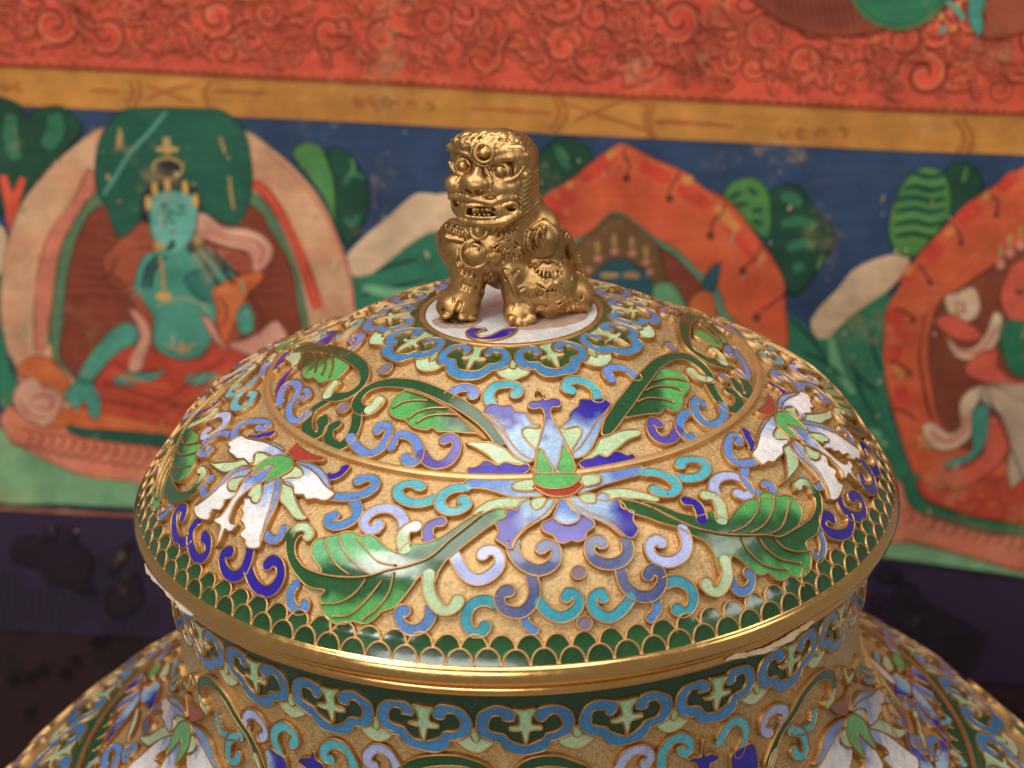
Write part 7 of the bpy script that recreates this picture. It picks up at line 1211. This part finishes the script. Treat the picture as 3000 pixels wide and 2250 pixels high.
# table the jar stands on
M_T, nt, bb = newmat('dark_wood'); n_ = noise(nt, 2, 6); r_ = ramp(nt, n_.outputs[0], [(.3, srgb(52, 30, 22)), (.7, srgb(78, 48, 32))]); nt.links.new(r_.outputs[0], bb.inputs['Base Color']); bb.inputs['Roughness'].default_value = .45
V = [(x, y, z) for x in (-4, 4) for y in (-3.2, 2.4) for z in (-4.1, -3.9)]
tagset(link('tabletop', mesh('tabletop', V, [(0, 1, 3, 2), (4, 6, 7, 5), (0, 4, 5, 1), (2, 3, 7, 6), (0, 2, 6, 4), (1, 5, 7, 3)], [M_T], smooth=False)), kind='structure')
# ------------------------------------------------------------------ the lion on the lid: one cast body, grown from a distance field
def cray(px, py):
    d = fw+RX*(px-1500)/CAM_F-UY*(py-1125)/CAM_F; return d/np.linalg.norm(d)
def at(px, py, Y):
    d = cray(px, py); return CAM_C+d*((Y-CAM_C[1])/d[1])
def a1(x, y, Y): return at(1200+.27125*x, 350+.27125*y, Y)
def a2(x, y, Y): return at(1200+.27125*x, 700+.27125*y, Y)
Z0 = .4465
def onz(px, py, z=Z0): d = cray(px, py); return CAM_C+d*((z-CAM_C[2])/d[2])
yaw = math.radians(20); FD = np.array([-math.sin(yaw), -math.cos(yaw), .10]); FD /= np.linalg.norm(FD)
FR = np.cross(FD, [0, 0, 1.]); FR /= np.linalg.norm(FR)
if FR[0] < 0: FR = -FR
FU = np.cross(FR, FD); FU = FU if FU[2] > 0 else -FU
HC = at(1447, 520, -.015)
def face(x, y, d):      # point of the face plane seen at detail-picture position x, y, d in front of the head centre
    r = cray(1200+.27125*x, 350+.27125*y); t = (d-(CAM_C-HC)@FD)/(r@FD); return CAM_C+r*t
def smin(a, b, k): h = np.clip(.5+.5*(b-a)/k, 0, 1); return b*(1-h)+a*h-k*h*(1-h)
def d_cap(P, a, b, ra, rb):
    a = np.asarray(a); b = np.asarray(b); ab = b-a; t = np.clip(((P-a)@ab)/max(1e-9, ab@ab), 0, 1); return np.linalg.norm(P-a-t[..., None]*ab, axis=-1)-(ra+(rb-ra)*t)
def d_ell(P, c, r, fr=None):
    q = P-np.asarray(c); 
    if fr is not None: q = np.stack([q@fr[0], q@fr[1], q@fr[2]], -1)
    r = np.asarray(r); k0 = np.linalg.norm(q/r, axis=-1); k1 = np.linalg.norm(q/(r*r), axis=-1); return np.where(k1 > 1e-9, k0*(k0-1)/np.maximum(k1, 1e-9), -r.min())
def d_box(P, c, hs, rd, fr):
    q = P-np.asarray(c); q = np.abs(np.stack([q@fr[0], q@fr[1], q@fr[2]], -1))-(np.asarray(hs)-rd); return np.linalg.norm(np.maximum(q, 0), axis=-1)+np.minimum(q.max(-1), 0)-rd
def d_tor(P, c, n, R, r):
    q = P-np.asarray(c); n = np.asarray(n)/np.linalg.norm(n); z = q@n; p = np.linalg.norm(q-z[..., None]*n, axis=-1); return np.hypot(p-R, z)-r
FR3 = (FR, FD, FU)
BASE = []   # (function, smooth k)
def B(fn, k=.02): BASE.append((fn, k))
B(lambda P: d_cap(P, at(1450, 700, .0), at(1474, 772, .01), .094, .066))
B(lambda P: d_cap(P, at(1520, 700, .03), at(1610, 850, .03), .080, .082), .03)
B(lambda P: d_cap(P, at(1500, 620, .01), at(1490, 680, .01), .085, .09), .02)
B(lambda P: d_ell(P, at(1588, 828, -.015), (.088, .078, .080)), .02)
B(lambda P: d_cap(P, np.array([.095, -.036, Z0+.036]), np.array([.168, .008, Z0+.042]), .038, .042), .018)
B(lambda P: d_ell(P, at(1690, 872, .01), (.044, .05, .045)), .02)
B(lambda P: d_cap(P, at(1500, 790, -.045), at(1513, 895, -.065), .040, .029), .014)
B(lambda P: d_ell(P, np.array([.019, -.068, Z0+.024]), (.041, .042, .032)), .012)
B(lambda P: d_cap(P, at(1378, 750, -.02), at(1370, 850, -.03), .058, .044), .014)
B(lambda P: d_ell(P, np.array([-.134, -.030, Z0+.034]), (.057, .052, .044)), .015)
B(lambda P: d_cap(P, at(1335, 690, .0), at(1330, 730, .0), .044, .04), .02)
B(lambda P: d_ell(P, at(1296, 700, .02), (.020, .022, .026)), .006)
B(lambda P: d_ell(P, at(1303, 735, .01), (.018, .02, .02)), .006)
B(lambda P: d_cap(P, at(1585, 660, .0), at(1600, 720, .0), .048, .05), .02)
B(lambda P: d_box(P, HC+FU*.002, (.098, .088, .104), .052, FR3), .012)
B(lambda P: d_ell(P, HC+FU*.045-FD*.01+FR*.004, (.1, .09, .075), FR3), .02)
B(lambda P: d_ell(P, face(800, 950, .070), (.082, .034, .050), FR3), .012)
B(lambda P: d_ell(P, face(860, 1085, .058), (.066, .034, .024), FR3), .012)
B(lambda P: d_ell(P, face(850, 270, .054), (.094, .052, .040), FR3), .010)
def base_sdf(P):
    d = None
    for fn, k in BASE:
        e = fn(P); d = e if d is None else smin(d, e, k)
    return d
def surf_at(px, py):
    d = cray(px, py); t = 4.6
    for _ in range(90):
        e = float(base_sdf((CAM_C+d*t)[None])[0])
        if e < .0006: break
        t += max(e*.8, .0004)
        if t > 5.6: return None
    return CAM_C+d*t
def s1(x, y): return surf_at(1200+.27125*x, 350+.27125*y)
def s2(x, y): return surf_at(1200+.27125*x, 700+.27125*y)
DET = []   # (op, fn, bbox centre list, radius, k)
def add(fn, pts, rad, k=.004): DET.append((1, fn, np.array(pts), rad, k))
def cut(fn, pts, rad, k=.001): DET.append((-1, fn, np.array(pts), rad, k))
def ridge(pts, r0_, r1_=None, k=.004, lift=0.):
    pts = [p for p in pts if p is not None]
    if len(pts) < 2: return
    pts = [p-cray(1500, 700)*lift for p in pts]; Q = resample(np.array(pts), .012, False); r1_ = r0_ if r1_ is None else r1_
    for i in range(len(Q)-1):
        ra = r0_+(r1_-r0_)*i/len(Q); rb = r0_+(r1_-r0_)*(i+1)/len(Q); a, b_ = Q[i], Q[i+1]
        add((lambda P, a=a, b_=b_, ra=ra, rb=rb: d_cap(P, a, b_, ra, rb)), [a, b_], max(r0_, r1_)+.01, k)
def groove(pts, r, k=.0009, taper=True):
    pts = [p+cray(1500, 700)*.0022 for p in pts if p is not None]; r = r*1.12
    if len(pts) < 2: return
    Q = resample(np.array(pts), .014, False); n = len(Q)
    for i in range(n-1):
        f = lambda j: r*((.35+.65*math.sin(math.pi*j/(n-1))) if taper and n > 2 else 1.)
        a, b_, ra, rb = Q[i], Q[i+1], f(i), f(i+1)
        cut((lambda P, a=a, b_=b_, ra=ra, rb=rb: d_cap(P, a, b_, ra, rb)), [a, b_], r+.01, k)
def blob(c, r, k=.004): add((lambda P, c=c, r=r: np.linalg.norm(P-c, axis=-1)-r), [c], r+.012, k)
def ell(c, r, k=.004): add((lambda P, c=c, r=r: d_ell(P, c, r, FR3)), [c], max(r)+.012, k)
def pit(c, r, k=.002): cut((lambda P, c=c, r=r: d_ell(P, c, r, FR3)), [c], max(r)+.01, k)
def ring(c, R, r, n=None, k=.002): n = FD if n is None else n; add((lambda P, c=c, n=n: d_tor(P, c, n, R, r)), [c], R+r+.01, k)
F_ = .088
# eye sockets first, then brows, bosses, nose and lips
pit(face(575, 490, F_+.006), (.034, .020, .024)); pit(face(1030, 530, F_+.004), (.048, .022, .026))
ridge([face(445, 300, F_-.012), face(540, 330, F_+.002), (face(630, 370, F_+.006)), face(700, 430, F_+.004)], .0115, .008)
ridge([face(900, 455, F_+.004), face(990, 410, F_+.009), face(1120, 395, F_+.008), face(1255, 390, F_-.008)], .0115, .0105)
ridge([face(520, 270, F_-.002), face(600, 285, F_+.004), face(700, 320, F_+.002)], .012); ridge([face(930, 345, F_+.004), face(1060, 330, F_+.004), face(1200, 330, F_-.006)], .015)
BO = s1(806, 358); bd = cray(1418, 447); BN = (FD*.7-bd*.5); ring(BO-bd*.005, .0225, .0070, BN, .001); blob(BO-bd*.006, .0150, .0008); ring(BO-bd*.0005, .032, .0040, BN, .002)
EYES = []
for (x, y, R) in ((577, 500, .0185), (985, 556, .0205)):
    ring(face(x, y, F_+.001), R, .0042, k=.0015); ell(face(x, y, F_-.006), (R+.008, .008, R+.006), .003); blob(face(x, y, F_+.003), .0145 if x < 700 else .0162, .001)
ridge([face(440, 470, F_-.004), face(490, 560, F_-.001), face(590, 605, F_+.003), face(680, 560, F_+.005), face(705, 480, F_+.004)], .005, k=.002)
ridge([face(880, 560, F_+.005), face(930, 635, F_+.005), face(1050, 660, F_+.003), face(1170, 610, F_-.004), face(1235, 500, F_-.008)], .006, .005, k=.002)
for i in range(5): groove([face(1085+i*28, 520-i*6, F_+.002), face(1075+i*30, 590-i*12, F_+.002)], .0035)
ridge([face(742, 470, F_+.006), face(742, 560, F_+.011), face(715, 640, F_+.020)], .010, .018)
ell(face(705, 685, F_+.014), (.040, .030, .027), .003); ell(face(600, 740, F_+.010), (.015, .016, .013)); ell(face(800, 745, F_+.010), (.016, .016, .014)); ell(face(690, 790, F_+.016), (.010, .012, .010))
pit(face(630, 772, F_+.030), (.0095, .020, .0075)); pit(face(752, 780, F_+.030), (.0098, .020, .0078))
ell(face(490, 700, F_-.006), (.026, .020, .024), .006); ell(face(960, 720, F_-.004), (.034, .020, .024), .006); ell(face(1110, 700, F_-.016), (.024, .020, .026), .006)
ridge([face(855, 600, F_+.012), face(885, 680, F_+.014), face(870, 790, F_+.012)], .0055, k=.002); ridge([face(900, 640, F_+.008), face(935, 720, F_+.010), face(915, 790, F_+.008)], .0045, k=.002)
ridge([face(540, 640, F_+.006), face(505, 700, F_+.010), face(530, 780, F_+.008)], .0045, k=.002)
ridge([face(970, 650, F_+.006), face(1010, 740, F_+.008), face(1080, 750, F_)], .0045, k=.002)
ridge([face(430, 790, F_-.006), face(520, 815, F_+.002), face(620, 830, F_+.012), face(760, 830, F_+.014), face(880, 800, F_+.008), face(1020, 800, F_+.002), face(1150, 790, F_-.012)], .0062, k=.002)
ridge([face(450, 835, F_-.006), face(545, 850, F_+.004), face(680, 850, F_+.012), face(790, 880, F_+.014), face(890, 900, F_+.010), face(1000, 850, F_+.004), face(1140, 840, F_-.010)], .0085, k=.003)
# mouth
def boxcut(c, hs): cut((lambda P, c=c: d_box(P, c, hs, .004, FR3)), [c], max(hs)+.012, .0015)
MC = face(785, 995, F_+.004)
boxcut(MC, (.040, .030, .0145)); boxcut(face(1100, 950, F_-.006), (.016, .022, .0095)); boxcut(face(505, 900, F_-.006), (.008, .020, .009))
ridge([face(620, 935, F_+.010), face(780, 930, F_+.013), face(930, 945, F_+.008), face(940, 1050, F_+.006), face(780, 1062, F_+.012), face(610, 1040, F_+.008), face(615, 935, F_+.010)], .0052, k=.002)
ridge([face(1010, 930, F_+.002), face(1100, 905, F_-.002), face(1170, 930, F_-.012), face(1150, 1000, F_-.012), face(1050, 1010, F_-.002), face(1010, 930, F_+.002)], .0045, k=.002)
ridge([face(965, 930, F_+.006), face(985, 1000, F_+.004), face(965, 1060, F_+.002)], .006, k=.002); ridge([face(570, 900, F_+.004), face(575, 980, F_+.004), face(600, 1060, F_+.002)], .006, k=.002)
for x in (700, 745, 792, 838, 880): c_ = face(x, 972, F_-.004); add((lambda P, c_=c_: d_box(P, c_, (.0048, .008, .0058), .002, FR3)), [c_], .02, .001)
for x in (710, 765, 815, 865): c_ = face(x, 1030, F_-.004); add((lambda P, c_=c_: d_box(P, c_, (.005, .008, .0045), .002, FR3)), [c_], .02, .001)
ridge([face(560, 1080, F_-.006), face(700, 1110, F_+.004), face(880, 1115, F_+.004), face(1050, 1085, F_-.004), face(1180, 1010, F_-.018)], .010, k=.004)
# collar, bell, chest tufts
for x, y in ((412, 1172), (462, 1195), (525, 1220), (592, 1238)):
    p = s1(x, y); 
    if p is not None: ell(p, (.011, .012, .014), .001); pit(p-cray(1400, 670)*.012, (.003, .006, .008), .001)
ridge([s1(400, 1120), s1(450, 1140), s1(540, 1165), s1(640, 1175)], .006, k=.002); ridge([s1(410, 1270), s1(480, 1290), s1(590, 1310)], .008, k=.002)
BELL = s1(745, 1200)-cray(1400, 670)*.022; ring(BELL+cray(1400, 670)*.004, .020, .0055, -cray(1400, 670)); blob(BELL, .0165, .001)
def fan(sf, x, y, r0_, r1_, a0, a1_, n, w=.0044, sq=1.):
    for i in range(n):
        a = math.radians(a0+(a1_-a0)*i/(n-1)); P_ = [sf(x+q*math.cos(a), y+q*sq*math.sin(a)) for q in (r0_, (r0_+r1_)/2, r1_)]
        if None not in [None if p is None else 1 for p in P_]: P_[1] = P_[1]+.002*vd0; groove(P_, w)
        a += math.radians((a1_-a0)/(n-1)/2); P_ = [sf(x+q*math.cos(a), y+q*sq*math.sin(a)) for q in (r0_, (r0_+r1_)/2, r1_*1.03)]
        if None not in [None if p is None else 1 for p in P_]: ridge(P_, .0046, .0026, .0015, .0006)
vd0 = cray(1450, 700)
fan(s1, 990, 1060, 90, 200, 30, 150, 8); fan(s1, 1060, 1270, 60, 190, 40, 140, 7); fan(s2, 1500, 220, 70, 190, 40, 130, 7); fan(s2, 1330, 470, 50, 150, 30, 150, 7)
fan(s2, 1560, 440, 50, 130, 40, 120, 5); fan(s2, 1720, 610, 50, 160, 50, 140, 6); fan(s2, 1150, 60, 60, 150, 50, 130, 5); fan(s2, 960, 130, 50, 130, 60, 130, 5)
# left shoulder boss
c0 = s1(700, 1450); vd = cray(1390, 740); ell(c0, (.034, .022, .036), .004); ring(c0-vd*.008, .035, .0044, -vd)
ridge([s1(640, 1390), s1(700, 1350), s1(760, 1370)], .006, .003, .002, .016); ridge([s1(600, 1440), s1(660, 1400), s1(690, 1430)], .006, .004, .002, .018); 
for i in range(6): groove([s1(650+i*8, 1440+i*18)-vd*.018, s1(790-i*4, 1400+i*26)-vd*.014], .0036) if s1(650, 1440) is not None else None
ridge([s1(620, 1530), s1(700, 1570), s1(800, 1560), s1(850, 1480)], .008, .004, .003, .002)
# right shoulder scroll
vr = cray(1590, 700)
def q1(L, lift=.0): return [None if s1(x, y) is None else s1(x, y)-vr*lift for x, y in L]
ell(s1(1435, 1290), (.044, .022, .050), .006)
ridge(q1([(1290, 1230), (1285, 1340), (1340, 1430), (1450, 1470), (1540, 1430), (1585, 1330), (1570, 1220), (1500, 1140), (1420, 1120), (1340, 1170)], .006), .0085, .0070, .002)
ridge(q1([(1400, 1190), (1370, 1280), (1410, 1370), (1480, 1380), (1530, 1300), (1510, 1210)], .018), .0072, .006, .002)
ridge(q1([(1450, 1170), (1440, 1270), (1475, 1310)], .022), .008, .006, .002)
# mane on the right side of the head, hair above the brow
for i in range(8):
    y = 570+i*48; ridge(q1([(1378, y-20), (1300, y+50), (1200, y+140)], .0025), .0070, .0048, .0015)
ridge(q1([(1240, 610), (1280, 570), (1340, 590), (1380, 640)], .002), .0065, .005, .002)
for i in range(11):
    x = 470+i*78; y = 258+16*math.sin(i*1.1)-max(0, 5-i)*3
    ridge([s1(x-34, y+36), s1(x-8, y-14), s1(x+30, y-4), s1(x+26, y+30), s1(x+2, y+30)], .0062, .0044, .0015, .003)
for i in range(10):
    x = 540+i*76; y = 196+14*math.sin(i*1.7); ridge([s1(x-40, y+20), s1(x-4, y-12), s1(x+38, y-4), s1(x+20, y+18)], .0060, .0042, .0015, .003)
for i in range(7):
    x = 640+i*84; y = 160+8*math.sin(i*2.3); ridge([s1(x-40, y+8), s1(x, y-8), s1(x+44, y+8)], .0060, .0040, .0015, .003)
for x in (470, 505, 540, 580, 620, 665): groove([s1(x, 300), s1(x-4, 335), s1(x-8, 370)], .0038)
for x in (960, 1000, 1045, 1085, 1130, 1175): groove([s1(x, 325), s1(x+4, 360), s1(x+10, 400)], .0038)
# ridge of the back and tail
bk = [at(1200+.27125*x, 350+.27125*y, Y) for x, y, Y in ((1480, 1120, .01), (1560, 1165, .02), (1650, 1250, .03), (1720, 1360, .04), (1780, 1490, .05), (1825, 1600, .05), (1850, 1680, .05))]
ridge(bk, .016, .014, .006)
for i in range(22):
    t = i/21*(len(bk)-1.001); j = int(t); p = bk[j]*(1-t+j)+bk[j+1]*(t-j); q_ = p-vr*.013
    groove([q_+np.array([-.012, 0, -.004]), q_+np.array([.010, 0, .006])], .0026, .001, False)
ridge([at(1693, 815, .03), at(1712, 822, .02), at(1700, 838, .01)], .012, .008, .003)
# chisel strokes in the fur
DASH2 = [(530, 240, 40), (568, 325, 36), (608, 360, 34), (650, 380, 36), (695, 410, 38), (740, 432, 34), (810, 435, 34), (850, 425, 30), (570, 490, 40), (612, 505, 40), (648, 525, 40), (710, 540, 42), (780, 560, 36), (850, 525, 24),
         (1250, 560, 34), (1310, 590, 40), (1372, 570, 38), (1415, 588, 40), (1215, 530, 20), (1440, 375, 40), (1480, 395, 40), (1520, 378, 44), (1575, 330, 46), (1610, 300, 40), (1640, 745, 40), (1700, 745, 44), (1755, 725, 40), (1805, 700, 36),
         (1500, 545, 34), (1545, 520, 34), (1900, 690, 34), (1860, 620, 30), (640, 130, 26), (1150, 110, 26), (950, 250, 26), (1000, 230, 26), (880, 380, 24), (1160, 560, 30), (1050, 420, 26), (1300, 280, 24), (1360, 290, 24)]
for x, y, L in DASH2:
    L *= 1.15; a, b_ = s2(x+4, y-L), s2(x-4, y+L)
    if a is not None and b_ is not None: m_ = (a+b_)/2+.0026*vr; groove([a, m_, b_], .0044)
rg = random.Random(5)
for i in range(24):
    x, y = rg.uniform(470, 1850), rg.uniform(20, 760)
    p = s2(x, y)
    if p is None or p[2] < .50: continue
    if abs(x-690) < 150 and y < 210: continue
    if abs(x-1440) < 210 and y < 190: continue
    L = rg.uniform(24, 42); dx = rg.uniform(-10, 10); a, b_ = s2(x+dx, y-L), s2(x-dx, y+L)
    if a is not None and b_ is not None and np.linalg.norm(a-b_) < .05:
        groove([a, p, b_], rg.uniform(.0024, .0036))
# feet: cleft toes and claws
p0, p1 = s2(540, 700), s2(478, 900)
groove([p0, s2(510, 790), p1, p1+np.array([0, .01, -.02]) if p1 is not None else None], .0062, .002, False)
for (x, y) in ((395, 830), (570, 850), (650, 850)): p = s2(x, y); ell(p, (.016, .014, .008), .003) if p is not None else None
groove([s2(370, 740), s2(345, 840)], .003); groove([s2(660, 820), s2(640, 900)], .003)
for (x, y) in ((1110, 870), (1180, 905), (1250, 905), (1310, 860)): p = s2(x, y); blob(p, .0145, .003) if p is not None else None
for (x, y) in ((1140, 850), (1215, 870), (1275, 850)): p = s2(x, y); q_ = s2(x-12, y+70); groove([p, q_], .0036)
p = s2(1425, 760); pit(p, (.018, .005, .016)) if p is not None else None
groove([s2(1180, 330), s2(1100, 420), s2(1130, 560)], .004)
ridge([s2(1040, 350), s2(1080, 420), s2(1120, 520), s2(1150, 620)], .008, .004, .003)

def lion_mesh(h=.0025):
    lo = np.array([-.245, -.215, .436]); hi = np.array([.265, .19, .965]); n = np.ceil((hi-lo)/h).astype(int)
    ax = [lo[i]+h*np.arange(n[i]) for i in range(3)]
    D = np.empty(n, np.float32)
    for i in range(0, n[0], 12):
        X = np.stack(np.meshgrid(ax[0][i:i+12], ax[1], ax[2], indexing='ij'), -1); D[i:i+12] = base_sdf(X)
    for op, fn, pts, rad, k in DET:
        a = np.maximum(0, np.floor((pts.min(0)-rad-lo)/h).astype(int)); b_ = np.minimum(n, np.ceil((pts.max(0)+rad-lo)/h).astype(int)+1)
        if (b_ <= a).any(): continue
        X = np.stack(np.meshgrid(ax[0][a[0]:b_[0]], ax[1][a[1]:b_[1]], ax[2][a[2]:b_[2]], indexing='ij'), -1); e = fn(X); S_ = D[a[0]:b_[0], a[1]:b_[1], a[2]:b_[2]]
        D[a[0]:b_[0], a[1]:b_[1], a[2]:b_[2]] = smin(S_, e, k) if op > 0 else -smin(-S_, e, k)
    # hand-cast unevenness
    X, Y, Z = np.meshgrid(*ax, indexing='ij', sparse=True)
    D += (.0014*np.sin(61*X+23*Z)*np.sin(47*Y-31*Z)+.0009*np.sin(113*X-71*Z+40*Y)*np.sin(97*Z+59*X)).astype(np.float32)
    D = np.maximum(D, (Z0-.003-Z).astype(np.float32))       # flat underside on the disc
    # naive surface nets
    s = D < 0; c8 = [(i, j, k) for i in (0, 1) for j in (0, 1) for k in (0, 1)]; m = np.array(n)-1
    sub = lambda A, o: A[o[0]:o[0]+m[0], o[1]:o[1]+m[1], o[2]:o[2]+m[2]]
    cnt = sum(sub(s, o).astype(np.int8) for o in c8); act = (cnt > 0) & (cnt < 8); idx = -np.ones(m, np.int64); ii = np.argwhere(act); idx[act] = np.arange(len(ii))
    acc = np.zeros((len(ii), 3)); w = np.zeros(len(ii))
    val = {o: D[ii[:, 0]+o[0], ii[:, 1]+o[1], ii[:, 2]+o[2]].astype(float) for o in c8}
    for o in c8:
        for d in range(3):
            if o[d] == 0:
                q = list(o); q[d] = 1; q = tuple(q); a, b_ = val[o], val[q]; cr = (a < 0) != (b_ < 0); t = np.where(cr, a/np.where(cr, a-b_, 1), 0)
                p = np.tile(np.array(o, float), (len(ii), 1)); p[:, d] += t; acc[cr] += p[cr]; w[cr] += 1
    V = lo+h*(ii+acc/w[:, None]); F = []
    for d in range(3):
        e1, e2 = [(1, 2), (2, 0), (0, 1)][d]; sl = [slice(1, m[0]), slice(1, m[1]), slice(1, m[2])]; sl[d] = slice(0, m[d]); a = s[tuple(sl)]; sl2 = list(sl); sl2[d] = slice(1, m[d]+1); b_ = s[tuple(sl2)]
        for flip, mask in ((False, a & ~b_), (True, ~a & b_)):
            q = np.argwhere(mask); off = np.array([sl[0].start, sl[1].start, sl[2].start]); q = q+off
            def g(o1, o2): r = q.copy(); r[:, e1] -= o1; r[:, e2] -= o2; return idx[r[:, 0], r[:, 1], r[:, 2]]
            f = np.stack([g(1, 1), g(0, 1), g(0, 0), g(1, 0)], 1); F.append(f[:, ::-1] if flip else f)
    F = np.vstack(F); F = F[(F >= 0).all(1)]
    return V, F
V, F = lion_mesh()
lionme = mesh('lion', V, F, [M_LION])
lion = link('lion', lionme, lid); lion['label'] = 'seated gilt guardian lion knob with round eyes and bared teeth'

for nm, P in (('residue', [(250, 870), (330, 850), (420, 900), (560, 930), (700, 905), (760, 850), (800, 880), (700, 940), (560, 968), (400, 968), (300, 945), (250, 905)]),
              ('residue', [(1060, 900), (1180, 900), (1400, 890), (1700, 860), (1900, 790), (1930, 830), (1860, 885), (1650, 945), (1400, 978), (1240, 985), (1120, 975), (1060, 945)])):
    uvp = [onz(1200+.27125*x, 700+.27125*y, .449) for x, y in P]; uvp = np.array([(p[0], p[1]) for p in uvp]); out = resample(uvp, .01, True)
    if area2(out) < 0: out = out[::-1]
    c_ = out.mean(0); V = [(c_[0], c_[1], .4536)]+[(c_[0]+(x-c_[0])*.82, c_[1]+(y-c_[1])*.82, .4532+.0006*math.sin(i*1.7)) for i, (x, y) in enumerate(out)]+[(x, y, .4480) for x, y in out]; n = len(out)
    F = [(0, 1+i, 1+(i+1) % n) for i in range(n)]+[(1+i, 1+n+i, 1+n+(i+1) % n, 1+(i+1) % n) for i in range(n)]
    o = link(nm, mesh(nm, V, F, [M_EN], None, np.tile(C['residue'], (len(V), 1))), lid); o['label'] = 'thin brownish residue of glue round the feet of the lion'
bpy.context.view_layer.update()
